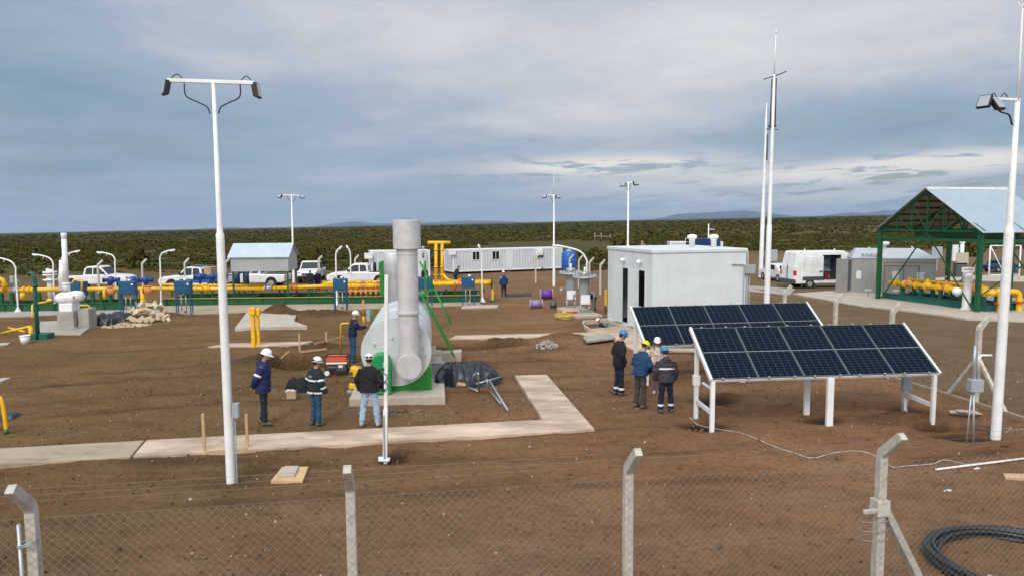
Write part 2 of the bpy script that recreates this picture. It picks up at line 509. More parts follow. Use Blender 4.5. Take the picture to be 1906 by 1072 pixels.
def person(px, ybase, ytop, rz, label, jacket, trousers, hat, boots, lean=6, head_tilt=8, head_yaw=0, hem=0.82, bulk=1.0,
           arms=None, feet=None, stripes=(), leg_stripes=(), near=True, goggles=False, hood=False, hair=None, long_hair=False,
           z0=0.0, backprint=False, legs=None, skirt=1.0, sink=0.0, base=None):
    b0 = Vector(base) if base else G(px, ybase)
    htot = P(px, ytop, b0.y).z - z0
    bent = (1 - cos(R(lean))) * 0.75
    sc = min(max(htot / (1.80 - bent), 0.85), 1.12)
    t = thing('person', label, 'person', (b0.x, b0.y, z0), rz, 'people standing and working on the site')
    t.scale = (sc, sc, sc)
    L = R(lean)
    HP = Vector((0, 0, 0.92))

    def U(p):
        p = Vector(p)
        if p.z > 0.80:
            w = min(1, (p.z - 0.80) / 0.2)
            q = p - HP
            a = -L * w
            p = HP + Vector((q.x, q.y * cos(a) - q.z * sin(a), q.y * sin(a) + q.z * cos(a)))
        return p
    NK = Vector((0, 0.005, 1.50))
    Hm = Matrix.Rotation(R(head_yaw), 3, 'Z') @ Matrix.Rotation(-R(head_tilt), 3, 'X')

    def HD(p):
        return U(NK + Hm @ (Vector(p) - NK))
    arms = arms or [((.255, -.02, 1.13), (.265, .06, .885)), ((-.255, -.02, 1.13), (-.265, .06, .885))]
    legs = legs or [((.10, .02, .5), (.115, -.02, .09)), ((-.10, .02, .5), (-.115, -.02, .09))]
    # --- body: one continuous surface with head, hands and fingers
    mb = MB()
    mb.loft([[U((w * .68 * cos(a), d * .64 * sin(a), z)) for a in [2 * pi * j / 14 for j in range(14)]] for z, w, d in TORSO if z > .85])
    mb.tube([U((0, 0, 1.40)), U((0, .004, 1.5)), HD((0, .012, 1.58))], [.062, .056, .054], 10)
    vs0 = len(mb.v)
    hd = MB()
    hd.ell((0, .015, 1.645), (.074, .092, .115), 16, 12)
    hd.ell((0, .035, 1.585), (.052, .062, .05), 12, 8)
    hd.tube([(0, .10, 1.655), (0, .122, 1.618), (0, .105, 1.608)], [.009, .014, .012], 8)
    hd.ell((.076, .005, 1.635), (.012, .022, .032), 8, 6)
    hd.ell((-.076, .005, 1.635), (.012, .022, .032), 8, 6)
    hd.ell((0, .10, 1.578), (.024, .012, .008), 8, 6)
    mb.add([HD(p) for p in hd.v], hd.f, 0, True)
    for sgn, (kn, an) in zip((1, -1), legs):
        mb.tube([(sgn * .085, 0, .88), kn, an], [.075, .05, .036], 10)
        mb.tube([an, (an[0], an[1] + .1, .05)], [.036, .035], 8)
    for sgn, (el, wr) in zip((1, -1), arms):
        S_, E_, W_ = U((sgn * .185, 0, 1.395)), U(el), U(wr)
        mb.tube([S_, E_, W_], [.05, .042, .030], 10)
        d = (W_ - E_).normalized()
        sd = d.cross(Vector((0, 1, 0)))
        if sd.length < .2:
            sd = d.cross(Vector((0, 0, 1)))
        sd = Vector((sgn, 0, 0)) - d * d.x * sgn
        sd.normalize()
        fw = d.cross(sd).normalized()
        if fw.y < 0:
            fw = -fw
        # palm and five bent fingers
        pc = W_ + d * .055
        mb.tube([W_, W_ + d * .03, W_ + d * .075, W_ + d * .09], [.028, .034, .036, .026], 10)
        for k, (o, ln) in enumerate(((-.028, .058), (-.010, .072), (.010, .068), (.027, .052))):
            r0 = W_ + d * .08 + fw * (-o)
            mid = r0 + d * ln * .55 - sd * .008
            tip = r0 + d * ln * .92 - sd * .03
            mb.tube([r0 - d * .02, r0, mid, tip], [.010, .0105, .0095, .008], 8)
        th0 = W_ + d * .03 + fw * .02
        mb.tube([th0, th0 + fw * .03 + d * .02, th0 + fw * .035 + d * .055 - sd * .012], [.013, .012, .009], 8)
    solid(mb, 'body', M_skin, t, .0085 if near else .018, 2)
    # --- trousers
    mb = MB()
    zs = [(1.02, .165, .118), (.93, .172, .126), (.86, .172, .124)]
    mb.loft([[U((w * cos(a), d * sin(a), z)) for a in [2 * pi * j / 16 for j in range(16)]] for z, w, d in zs])
    mb.ell((0, 0, .84), (.13, .11, .07))
    for sgn, (kn, an) in zip((1, -1), legs):
        k2 = Vector(kn)
        a2 = Vector(an)
        hp = Vector((sgn * .088, 0, .87))
        mb.tube([hp, hp.lerp(k2, .5), k2, k2.lerp(a2, .5), a2 + Vector((0, 0, .0))], [.094 * skirt, .088 * skirt, .074 * skirt, .072 * skirt, .070 * skirt], 14)
    solid(mb, 'trousers', trousers, t, .013 if near else .022, 3, .011)
    # --- jacket
    mb = MB()
    rings = []
    zz = [hem] + [z for z, _, _ in TORSO if z > hem + .04 and z < 1.52]
    for z in zz:
        w, d = tor(z)
        w, d = w * bulk + .012, d * bulk + .015
        rings.append([U((w * cos(a), d * sin(a) + (.004 if z < 1.4 else 0), z)) for a in [2 * pi * j / 18 for j in range(18)]])
    mb.loft(rings)
    for sgn, (el, wr) in zip((1, -1), arms):
        S_, E_, W_ = U((sgn * .175, 0, 1.385)), U(el), U(wr)
        mb.tube([S_, S_.lerp(E_, .5), E_, E_.lerp(W_, .5), W_ + (W_ - E_).normalized() * .01], [.082 * bulk, .075 * bulk, .070 * bulk, .064 * bulk, .056 * bulk], 12)
    if hood:
        mb.ell(U((0, -.095, 1.43)), (.12, .07, .085))
        mb.ell(U((0, -.06, 1.49)), (.10, .07, .05))
    solid(mb, 'jacket', jacket, t, .013 if near else .022, 3, .012)
    # --- boots
    for sgn, (kn, an) in zip((1, -1), legs):
        mb = MB()
        mb.tube([(an[0], an[1], an[2] + .12), (an[0], an[1], an[2] + .0), (an[0], an[1], .03)], [.056, .052, .048], 10)
        mb.loft([[(an[0] + w * cos(a), an[1] + y, .004 + hh * (0.5 + 0.5 * sin(a))) for a in [2 * pi * j / 12 for j in range(12)]]
                 for y, w, hh in ((-.075, .034, .08), (-.06, .046, .11), (0, .048, .115), (.08, .052, .09), (.15, .05, .07), (.19, .034, .05))])
        mb.build('boot', boots, t)
    # --- reflective bands
    if stripes or leg_stripes:
        for st in stripes:
            mb = MB()
            if st[0] == 't':
                rr = []
                for dz in (-.022, .022):
                    w, d = tor(st[1])
                    w, d = w * bulk + .016, d * bulk + .019
                    a0, a1 = (st[2], st[3]) if len(st) > 2 else (0, 360)
                    rr.append([U((w * cos(a), d * sin(a) + .004, st[1] + dz)) for a in [R(a0 + (a1 - a0) * j / 24) for j in range(25)]])
                mb.loft(rr, cap=False)
            else:
                i = st[1]
                el, wr = arms[i]
                sgn = (1, -1)[i]
                pts = [U((sgn * .175, 0, 1.385)), U(el), U(wr)]
                q = st[2]
                a, bb = (pts[0], pts[1]) if q < 1 else (pts[1], pts[2])
                q -= int(q)
                c = a.lerp(bb, q)
                dd = (bb - a).normalized()
                rr_ = (.08 - .012 * st[2]) * bulk + .006
                mb.tube([c - dd * .024, c + dd * .024], rr_, 14, 0, False)
            mb.build('reflective_band', M_refl, t)
        for i, z in leg_stripes:
            mb = MB()
            kn, an = legs[i]
            k2, a2 = Vector(kn), Vector(an)
            q = (k2.z - z) / (k2.z - a2.z)
            c = k2.lerp(a2, q)
            mb.tube([c + Vector((0, 0, .03)), c - Vector((0, 0, .03))], .078 * skirt, 14, 0, False)
            mb.build('reflective_band', M_refl, t)
    if backprint:
        mb = MB()
        for k, (z, w_) in enumerate(((1.315, .085), (1.285, .07))):
            for i in range(7):
                x0 = -w_ + i * 2 * w_ / 7
                w, d = tor(z)
                mb.beam(U((x0, -d * bulk - .017, z)), U((x0 + w_ * .22, -d * bulk - .017, z)), .006, .02)
        mb.build('back_lettering', M_grey, t)
    # --- hair
    mb = MB()
    if long_hair:
        for sgn in (1, -1):
            mb.tube([HD((sgn * .06, -.02, 1.70)), HD((sgn * .088, -.005, 1.62)), HD((sgn * .095, .02, 1.52)), U((sgn * .095, .10, 1.40))], [.026, .027, .030, .02], 10)
        mb.tube([HD((0, -.05, 1.7)), HD((0, -.08, 1.6)), HD((0, -.07, 1.5))], [.06, .06, .05], 10)
        solid(mb, 'hair', M_hair, t, .012, 2)
    else:
        mb.loft([[HD((r_ * .076 / .075 * cos(a), -.012 + (r_ * 1.12) * sin(a), z)) for a in [2 * pi * j / 14 for j in range(14)]]
                 for z, r_ in ((1.585, .050), (1.61, .068), (1.66, .0765), (1.72, .074), (1.755, .045))])
        mb.build('hair', hair or M_dkhair, t)
    # --- eyes
    mb = MB()
    for sgn in (1, -1):
        mb.ell(HD((sgn * .03, .103, 1.648)), (.012, .008, .007), 8, 6)
    mb.build('eyes', M_eye, t)
    # --- helmet
    if hat:
        mb = MB()
        rr = []
        for z, q in ((1.672, 1.0), (1.70, .99), (1.74, .93), (1.772, .76), (1.793, .45), (1.80, .12)):
            rr.append([HD((.104 * q * cos(a), .012 + .126 * q * sin(a), z)) for a in [2 * pi * j / 20 for j in range(20)]])
        mb.loft(rr)
        rr = []
        for z, e in ((1.676, 0), (1.668, 1), (1.674, 1), (1.684, 0)):
            rr.append([HD(((.103 + .012 * e) * cos(a), .012 + (.125 + e * (.014 + .05 * max(0, sin(a)) ** 2)) * sin(a), z - e * .012 * max(0, sin(a)))) for a in [2 * pi * j / 20 for j in range(20)]])
        mb.loft(rr, cap=False)
        for x in (-.025, 0, .025):
            mb.tube([HD((x, .012 + .126 * cos(a), 1.675 + .128 * sin(a))) for a in [R(30 + 120 * j / 8) for j in range(9)]], .0055, 6)
        hh = mb.build('hard_hat', hat, t)
        if goggles:
            g = MB()
            for sgn in (1, -1):
                g.ell(HD((sgn * .042, -.112, 1.712)), (.038, .026, .030), 10, 8)
            g.tube([HD((.109 * cos(a), .012 + .131 * sin(a), 1.70)) for a in [2 * pi * j / 20 for j in range(20)]], .009, 6, 0, False, True, True)
            g.build('goggles', M_black, hh)
    return t


STAND = None
person(492, 790, 648, R(-82), 'worker in navy hooded coat and white helmet, hands behind back, left of the cardboard box', M_deepblue, M_greencloth, M_hat, M_boot,
       lean=4, head_tilt=14, hem=.78, bulk=1.16, hood=True,
       arms=[((.25, -.10, 1.14), (.13, -.20, .93)), ((-.26, -.10, 1.14), (-.16, -.17, .90))], stripes=(('s', 0, .75), ('s', 1, .75)),
       legs=[((.09, .03, .5), (.10, .03, .09)), ((-.09, .0, .5), (-.10, -.06, .09))], skirt=.95)
person(589, 791, 664, R(-38), 'worker in black coat with white bands and back lettering, white helmet with goggles', M_greencloth, M_dkjeans, M_hat, M_boot,
       lean=4, head_tilt=6, head_yaw=-15, hem=.86, bulk=1.22, goggles=True, backprint=True,
       arms=[((.28, -.03, 1.14), (.30, .10, .90)), ((-.27, -.03, 1.14), (-.25, .12, .92))],
       stripes=(('t', 1.20), ('t', .89), ('s', 0, .75), ('s', 0, 1.4), ('s', 1, .75), ('s', 1, 1.4)))
person(689, 792, 658, R(-4), 'worker in a plain black jacket and pale jeans with helmet goggles, facing the tank', M_black_cloth, M_jeans, M_hat, M_lboot,
       lean=3, head_tilt=4, head_yaw=14, hem=.86, bulk=1.26, goggles=True, skirt=1.08,
       arms=[((.30, .00, 1.14), (.28, .16, .94)), ((-.30, .00, 1.14), (-.27, .12, .90))],
       legs=[((.155, .02, .5), (.20, 0, .09)), ((-.155, .02, .5), (-.20, -.02, .09))])
person(657, 673, 578, R(-58), 'worker in dark sweater reaching towards the grey box behind the tank', M_navy, M_dkjeans, M_hat, M_boot,
       lean=8, head_tilt=6, hem=.90, bulk=1.02, hair=M_grey,
       arms=[((.24, .16, 1.20), (.14, .40, 1.27)), ((-.24, .14, 1.18), (-.10, .40, 1.22))])
person(1152, 735, 613, R(-72), 'worker in long dark coat and bright blue helmet, outermost of four by the solar panels', M_black_cloth, M_navy, M_hatblue, M_boot,
       lean=3, head_tilt=22, hem=.80, bulk=1.10,
       arms=[((.26, -.06, 1.14), (.22, .08, .93)), ((-.26, -.06, 1.14), (-.22, .08, .93))], leg_stripes=((0, .20), (1, .20)),
       legs=[((.09, .02, .5), (.10, .03, .09)), ((-.09, .0, .5), (-.10, -.05, .09))])
person(1191, 758, 633, R(-48), 'worker in a blue jacket and yellow helmet looking down', M_blue_cloth, M_brownpants, M_hatyel, M_boot,
       lean=10, head_tilt=26, hem=.86, bulk=1.12,
       arms=[((.27, .02, 1.14), (.13, .22, .98)), ((-.27, .02, 1.14), (-.15, .22, .98))])
person(1222, 731, 626, R(172), 'woman in a cream jacket and white helmet with long brown hair, facing the others', M_cream, M_pinkpants, M_hat, M_lboot,
       lean=4, head_tilt=4, hem=.92, bulk=.92, long_hair=True,
       arms=[((.22, .0, 1.14), (.12, .22, 1.02)), ((-.22, .0, 1.14), (-.14, .20, 1.0))],
       legs=[((.08, .02, .5), (.085, 0, .09)), ((-.08, .02, .5), (-.085, -.02, .09))], skirt=.85)
person(1239, 767, 646, R(6), 'worker in dark grey hooded jacket with one white band across the back, blue helmet', M_greycloth, M_navy, M_hatblue, M_boot,
       lean=7, head_tilt=16, hem=.84, bulk=1.18, hood=True, skirt=1.05,
       arms=[((.29, -.01, 1.14), (.28, .12, .90)), ((-.29, -.01, 1.14), (-.28, .12, .90))],
       stripes=(('t', 1.21, 200, 340),), leg_stripes=((0, .22), (1, .22)),
       legs=[((.125, .02, .5), (.155, 0, .09)), ((-.125, .02, .5), (-.155, -.02, .09))])
person(938, 553, 504, R(25), 'distant worker in blue coat and white helmet, alone beside the black pipe blind', M_blue_cloth, M_black_cloth, M_hat, M_boot,
       lean=2, near=False, hem=.80, bulk=1.1, stripes=(('s', 0, .2), ('s', 1, .2)),
       legs=[((.12, .05, .5), (.17, .08, .09)), ((-.11, .0, .5), (-.14, -.06, .09))])
person(1126, 604, 592, R(75), 'worker in white helmet crouching in the pit by the white building', M_navy, M_navy, M_hat, M_boot,
       lean=30, head_tilt=5, near=False, z0=-1.05, base=(*G(1126, 607).to_2d(), 0), arms=[((.25, .1, 1.13), (.2, .34, 1.05)), ((-.25, .1, 1.13), (-.2, .34, 1.05))])
person(1106, 581, 541, R(95), 'dark clothed worker bending over behind the grey regulator columns', M_navy, M_black_cloth, None, M_boot,
       lean=62, head_tilt=0, near=False, bulk=1.1, arms=[((.24, .25, 1.20), (.2, .5, 1.15)), ((-.24, .25, 1.20), (-.2, .5, 1.15))])
person(578, 543, 503, R(15), 'dark clothed worker bending over behind the pipes, next to a bare-headed one', M_black_cloth, M_dkjeans, None, M_boot,
       lean=35, near=False, bulk=1.15)
person(592, 541, 502, R(200), 'bare headed navy clothed worker leaning on the pipes before the camera facing pickup', M_navy, M_navy, None, M_boot,
       lean=18, near=False, bulk=1.15)
person(674, 531, 494, R(60), 'worker in navy overalls standing beside the white pickup with its open bed', M_navy, M_navy, None, M_boot,
       lean=5, near=False, bulk=1.05)
person(848, 533, 494, R(-60), 'worker in dark clothes leaning forward beside the end of the white site cabin', M_greencloth, M_navy, None, M_boot,
       lean=22, near=False, bulk=1.1)
person(791, 535, 494, R(-20), 'dark haired worker in a black top in front of the small white container', M_black_cloth, M_navy, None, M_boot,
       lean=3, near=False)

# ------------------------------------------------------------------ ground
def axis(lo, hi, d, far_lo, far_hi, g=1.14):
    a = list(np.arange(lo, hi + 1e-6, d))
    s, x = d, hi
    up = []
    while x < far_hi:
        s *= g
        x += s
        up.append(x)
    s, x = d, lo
    dn = []
    while x > far_lo:
        s *= g
        x -= s
        dn.append(x)
    return np.array(dn[::-1] + a + up)


NT = {}


def vnoise(x, y, seed):
    if seed not in NT:
        NT[seed] = np.random.RandomState(seed).rand(256, 256)
    T = NT[seed]
    xi, yi = np.floor(x).astype(int), np.floor(y).astype(int)
    fx, fy = x - xi, y - yi
    fx, fy = fx * fx * (3 - 2 * fx), fy * fy * (3 - 2 * fy)
    a, b = T[xi % 256, yi % 256], T[(xi + 1) % 256, yi % 256]
    c, d = T[xi % 256, (yi + 1) % 256], T[(xi + 1) % 256, (yi + 1) % 256]
    return (a * (1 - fx) + b * fx) * (1 - fy) + (c * (1 - fx) + d * fx) * fy - .5


FEAT = []   # (centre, rx, ry, angle, height, power) heaps and pits of the dug ground


def feat(px, py, rx, ry, h, ang=0.0, p=2.0):
    c = G(px, py)
    FEAT.append((c.x, c.y, rx, ry, h, R(ang), p))


feat(566, 674, 1.35, 1.05, -1.6, 8, 9)       # pit behind the man in the black coat
feat(503, 672, 1.3, .5, .28, 20)
feat(600, 648, 1.3, .35, .22, 8)
feat(520, 584, .75, .8, .62, 0, 1.6)
feat(565, 588, 1.6, .7, .25)
feat(618, 590, 1.8, .6, .3)
feat(868, 646, 2.3, .5, -.8, 6, 6)         # trench beside the tank
feat(940, 642, .95, .55, .42, 0, 1.7)
feat(1020, 652, .8, .4, .12, 20)
feat(1045, 633, 1.3, .45, .30, 10, 1.7)
feat(1128, 604, .95, 1.1, -1.0, 8, 6)       # pit by the white building
feat(1082, 612, 1.0, .4, .22)
feat(1330, 744, .7, .35, -.16)
feat(1352, 738, .5, .3, .10)
feat(1308, 792, .6, .35, -.10)
feat(1668, 782, .9, .45, .22, 10)
feat(1742, 794, .55, .35, -.28, 0, 3)
feat(1700, 760, .6, .35, -.18, 0, 3)
feat(1790, 800, .8, .3, .14, -10)
feat(1790, 812, .7, .25, -.14, -10)
feat(1830, 795, .5, .3, -.12)
feat(1530, 782, .5, .3, -.1)
feat(735, 855, .35, .3, -.12)
feat(750, 850, .35, .3, .08)
feat(430, 905, .5, .3, .06)
feat(330, 862, 1.5, .25, .05)
feat(900, 812, 3.0, .2, .05, 8)
feat(1080, 452, 14, 5, .9)
feat(1130, 445, 10, 5, .8)
feat(285, 590, 2.0, .5, .25)

xs = axis(-15.0, 17.0, .10, -9000, 9000, 1.13)
ys = axis(9.0, 46.0, .10, -60, 16000, 1.13)
XX, YY = np.meshgrid(xs, ys)


def tilt(y):
    t = np.clip((y - 80) / 260, 0, 1)
    return t * t * (3 - 2 * t)


def ground_z(X, Y):
    Z = .01495 * X * tilt(Y)
    near = np.exp(-np.clip(Y - 46, 0, None) / 30)
    Z = Z + (vnoise(X * .35, Y * .35, 1) * .05 + vnoise(X * 1.1, Y * 1.1, 2) * .05 + vnoise(X * 2.9, Y * 2.9, 3) * .035 + vnoise(X * 4.7, Y * 4.7, 4) * .022) * near
    # shallow vehicle ruts
    ca, sa = cos(R(12)), sin(R(12))
    q = -sa * X + ca * Y + .5 * np.sin(X * .25)
    for o, dep in ((24.5, .05), (26.2, .05), (30.5, .045), (32.1, .045), (12.6, .04), (14.3, .04), (20.2, .03), (21.9, .03)):
        Z = Z - dep * np.exp(-((q - o) / .16) ** 2) * (.6 + .8 * vnoise(X * .8, Y * .8, 9)) * (X < 16)
    q = cos(R(8)) * X + sin(R(8)) * Y + .3 * np.sin(Y * .2)
    for o in (17.8, 19.5, 22.5, 24.2):
        Z = Z - .04 * np.exp(-((q - o) / .2) ** 2) * (.6 + .8 * vnoise(X * .8, Y * .4, 19)) * near
    for cx, cy, rx, ry, h, a, p in FEAT:
        dx, dy = X - cx, Y - cy
        u_, v_ = (dx * cos(a) + dy * sin(a)) / rx, (-dx * sin(a) + dy * cos(a)) / ry
        d = np.sqrt(u_ * u_ + v_ * v_)
        lump = 1 + .5 * vnoise(X * 2.5, Y * 2.5, 5) + .35 * vnoise(X * 6, Y * 6, 6)
        Z = Z + h * np.exp(-d ** p) * lump
    return Z


def damp_shade_mask(X, Y):
    """dark tone of dug soil and ruts; in pits it paints their shade"""
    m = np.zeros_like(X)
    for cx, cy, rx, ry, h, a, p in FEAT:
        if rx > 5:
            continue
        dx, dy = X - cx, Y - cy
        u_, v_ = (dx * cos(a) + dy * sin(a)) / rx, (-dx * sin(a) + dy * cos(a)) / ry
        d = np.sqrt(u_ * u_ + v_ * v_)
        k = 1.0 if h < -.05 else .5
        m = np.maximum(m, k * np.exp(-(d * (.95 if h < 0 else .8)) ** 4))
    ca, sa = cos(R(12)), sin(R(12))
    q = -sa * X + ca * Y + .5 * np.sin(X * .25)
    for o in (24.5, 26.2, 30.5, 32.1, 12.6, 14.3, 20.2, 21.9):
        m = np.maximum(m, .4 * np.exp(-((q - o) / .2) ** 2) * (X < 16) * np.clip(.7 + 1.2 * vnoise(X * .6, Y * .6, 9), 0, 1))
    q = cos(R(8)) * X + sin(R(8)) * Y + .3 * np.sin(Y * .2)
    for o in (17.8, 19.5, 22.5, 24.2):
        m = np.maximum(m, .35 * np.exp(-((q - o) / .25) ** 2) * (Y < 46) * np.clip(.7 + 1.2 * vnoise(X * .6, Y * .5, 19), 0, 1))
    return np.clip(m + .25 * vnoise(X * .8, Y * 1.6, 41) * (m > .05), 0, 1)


ZZ = ground_z(XX, YY)
DAMP_SHADE = damp_shade_mask(XX, YY)
nx, ny = len(xs), len(ys)
co = np.stack([XX, YY, ZZ], -1).reshape(-1, 3).astype(np.float32)
idx = np.arange(nx * ny).reshape(ny, nx)
quads = np.stack([idx[:-1, :-1], idx[:-1, 1:], idx[1:, 1:], idx[1:, :-1]], -1).reshape(-1, 4)


def np_mesh(name, co, quads, mats, mi=None, smooth=False):
    me = bpy.data.meshes.new(name)
    k = quads.shape[1]
    me.vertices.add(len(co))
    me.vertices.foreach_set('co', co.astype(np.float32).ravel())
    me.loops.add(quads.size)
    me.loops.foreach_set('vertex_index', quads.astype(np.int32).ravel())
    me.polygons.add(len(quads))
    me.polygons.foreach_set('loop_start', np.arange(0, quads.size, k, dtype=np.int32))
    me.polygons.foreach_set('loop_total', np.full(len(quads), k, dtype=np.int32))
    if mi is not None:
        me.polygons.foreach_set('material_index', mi.astype(np.int32))
    me.polygons.foreach_set('use_smooth', np.full(len(quads), smooth))
    for m in mats:
        me.materials.append(m)
    me.update(calc_edges=True)
    o = bpy.data.objects.new(name, me)
    C.objects.link(o)
    return o


def dirt_material():
    m = bpy.data.materials.new('dirt')
    m.use_nodes = True
    nt = m.node_tree
    L = nt.links.new
    b = nt.nodes['Principled BSDF']
    b.inputs['Roughness'].default_value = .95
    b.inputs['Specular IOR Level'].default_value = .15
    g = nt.nodes.new('ShaderNodeTexCoord').outputs['Object']

    def noise(scale, detail=6, rough=.6, st=None, off=0):
        v = g
        if st or off:
            mp = nt.nodes.new('ShaderNodeMapping')
            mp.inputs['Scale'].default_value = st or (1, 1, 1)
            mp.inputs['Rotation'].default_value = (0, 0, R(-10))
            mp.inputs['Location'].default_value = (off, off, 0)
            L(g, mp.inputs['Vector'])
            v = mp.outputs[0]
        n = nt.nodes.new('ShaderNodeTexNoise')
        n.inputs['Scale'].default_value = scale
        n.inputs['Detail'].default_value = detail
        n.inputs['Roughness'].default_value = rough
        L(v, n.inputs['Vector'])
        return n.outputs['Fac']

    def rng_(f, a, b_, c=0, d=1):
        r = nt.nodes.new('ShaderNodeMapRange')
        for i, q in enumerate((a, b_, c, d)):
            r.inputs[i + 1].default_value = q
        L(f, r.inputs[0])
        return r.outputs[0]

    def mix(f, a, b_):
        x = nt.nodes.new('ShaderNodeMix')
        x.data_type = 'RGBA'
        L(f, x.inputs[0])
        for i, q in ((6, a), (7, b_)):
            if isinstance(q, tuple):
                x.inputs[i].default_value = (*q, 1)
            else:
                L(q, x.inputs[i])
        return x.outputs[2]
    c = mix(rng_(noise(.22, 8, .6), .35, .65), (.238, .118, .056), (.325, .172, .088))
    c = mix(rng_(noise(.07, 4, .5, None, 21), .42, .62, 0, .55), c, (.185, .120, .056))
    c = mix(rng_(noise(.9, 8, .7, (.75, 1.35, 1), 3), .48, .72, 0, .8), c, (.125, .065, .031))
    c = mix(rng_(noise(.5, 8, .65, (.7, 1.4, 1), 11), .5, .75, 0, .6), c, (.34, .21, .125))
    c = mix(rng_(noise(7, 6, .75), .48, .68, 0, .7), c, (.110, .062, .032))
    c = mix(rng_(noise(28, 4, .8, None, 5), .60, .74, 0, .55), c, (.30, .22, .155))
    c = mix(rng_(noise(70, 3, .8, None, 2), .55, .75, 0, .5), c, (.06, .038, .024))
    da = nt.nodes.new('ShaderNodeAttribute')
    da.attribute_name = 'damp_shade'
    c = mix(da.outputs['Fac'], c, (.046, .025, .013))  # dark dug-soil colour, which also paints the shade inside the pits
    # the yard turns yellower towards the left
    sxl = nt.nodes.new('ShaderNodeSeparateXYZ')
    L(g, sxl.inputs[0])
    lf = nt.nodes.new('ShaderNodeMath')
    lf.operation = 'MULTIPLY_ADD'
    lf.inputs[1].default_value = 9
    L(noise(.12, 5, .6, None, 31), lf.inputs[0])
    L(sxl.outputs[0], lf.inputs[2])
    tint = nt.nodes.new('ShaderNodeMix')
    tint.data_type = 'RGBA'
    tint.blend_type = 'MULTIPLY'
    L(rng_(lf.outputs[0], 4, -3), tint.inputs[0])
    L(c, tint.inputs[6])
    tint.inputs[7].default_value = (.78, .84, .74, 1)
    c = tint.outputs[2]
    # the floor of the plain under the scrub
    sx = nt.nodes.new('ShaderNodeSeparateXYZ')
    L(g, sx.inputs[0])
    s = nt.nodes.new('ShaderNodeMath')
    s.operation = 'MULTIPLY_ADD'
    s.inputs[1].default_value = 50
    L(noise(.035, 5, .6, None, 8), s.inputs[0])
    L(sx.outputs[1], s.inputs[2])
    s2 = nt.nodes.new('ShaderNodeMath')
    s2.operation = 'MULTIPLY_ADD'
    s2.inputs[1].default_value = -.35
    L(sx.outputs[0], s2.inputs[0])
    L(s.outputs[0], s2.inputs[2])
    far = rng_(s2.outputs[0], 92, 128)
    plain = mix(rng_(noise(.02, 8, .65, None, 4), .35, .65), (.070, .061, .017), (.092, .073, .025))
    plain = mix(rng_(noise(.006, 6, .6, (.4, 1, 1), 4), .5, .7, 0, .7), plain, (.058, .055, .016))
    c = mix(far, c, plain)
    # sandy cleared patch among the scrub, grey gravel beyond the fence on the right
    gr = nt.nodes.new('ShaderNodeMath')
    gr.operation = 'MULTIPLY_ADD'
    gr.inputs[1].default_value = .2
    L(sx.outputs[1], gr.inputs[0])
    L(sx.outputs[0], gr.inputs[2])
    gm = nt.nodes.new('ShaderNodeMath')
    gm.operation = 'MULTIPLY'
    L(rng_(gr.outputs[0], 15.7, 17.5, 0, .75), gm.inputs[0])
    inv = nt.nodes.new('ShaderNodeMath')
    inv.operation = 'SUBTRACT'
    inv.inputs[0].default_value = 1
    L(far, inv.inputs[1])
    L(inv.outputs[0], gm.inputs[1])
    gravel = mix(rng_(noise(.7, 8, .7, (.5, 1.5, 1), 6), .4, .65), (.145, .104, .056), (.210, .155, .088))
    gravel = mix(rng_(noise(26, 4, .8, None, 7), .5, .7, 0, .6), gravel, (.085, .062, .036))
    c = mix(gm.outputs[0], c, gravel)
    L(c, b.inputs['Base Color'])
    add = None
    for sc_, a in ((1.8, 1.2), (7, .9), (30, .45), (110, .14)):
        k = nt.nodes.new('ShaderNodeMath')
        k.operation = 'MULTIPLY'
        k.inputs[1].default_value = a
        L(noise(sc_, 4, .65, None, sc_), k.inputs[0])
        if add is None:
            add = k.outputs[0]
        else:
            q = nt.nodes.new('ShaderNodeMath')
            q.operation = 'ADD'
            L(add, q.inputs[0])
            L(k.outputs[0], q.inputs[1])
            add = q.outputs[0]
    bp = nt.nodes.new('ShaderNodeBump')
    bp.inputs['Strength'].default_value = 1.0
    bp.inputs['Distance'].default_value = .11
    L(add, bp.inputs['Height'])
    L(bp.outputs[0], b.inputs['Normal'])
    return m


M_dirt = dirt_material()
go = np_mesh('ground', co, quads, [M_dirt], smooth=True)
at_ = go.data.attributes.new('damp_shade', 'FLOAT', 'POINT')
at_.data.foreach_set('value', DAMP_SHADE.reshape(-1).astype(np.float32))
tag(go, kind='structure')


def gz(x, y):
    return float(ground_z(np.array([x]), np.array([y]))[0])


# ------------------------------------------------------------------ scrub of the plain: thousands of low bushes
nr = np.random.RandomState(11)


def bush_verts(n, big):
    """n leaf clumps spread through a flattened dome of radius 1, as quads"""
    th = nr.rand(n) * 2 * pi
    rad = np.sqrt(nr.rand(n)) * .95
    hz_ = nr.rand(n) * np.sqrt(np.clip(1 - rad ** 2, .08, 1)) * (.7 + .5 * nr.rand(n))
    c = np.stack([rad * np.cos(th), rad * np.sin(th), hz_], -1)
    s = big * (.6 + .8 * nr.rand(n))
    a = nr.randn(n, 3)
    a /= np.linalg.norm(a, axis=1)[:, None]
    b_ = np.cross(a, nr.randn(n, 3))
    b_ /= np.linalg.norm(b_, axis=1)[:, None]
    q = np.stack([c - (a + b_) * s[:, None], c + (a - b_) * s[:, None] * .8, c + (a + b_) * s[:, None], c - (a - b_) * s[:, None] * .7], 1)
    return q


def in_scrub(x, y):
    """where bushes grow: beyond the bare yard"""
    edge = 80 + 10 * vnoise(x * .03, y * 0 + 3.3, 21) * 2
    right = 112 + 10 * vnoise(x * .05, y * 0 + 1.3, 22)
    e = np.where(x > 22, right, edge)
    e = np.where(x < -16, e - 7, e)
    bare = ((x - 9) / 17) ** 2 + ((y - 150) / 28) ** 2 < 1 - .8 * vnoise(x * .1, y * .1, 23)
    return (y > e) & ~bare & (vnoise(x * .06, y * .06, 24) > -.33)


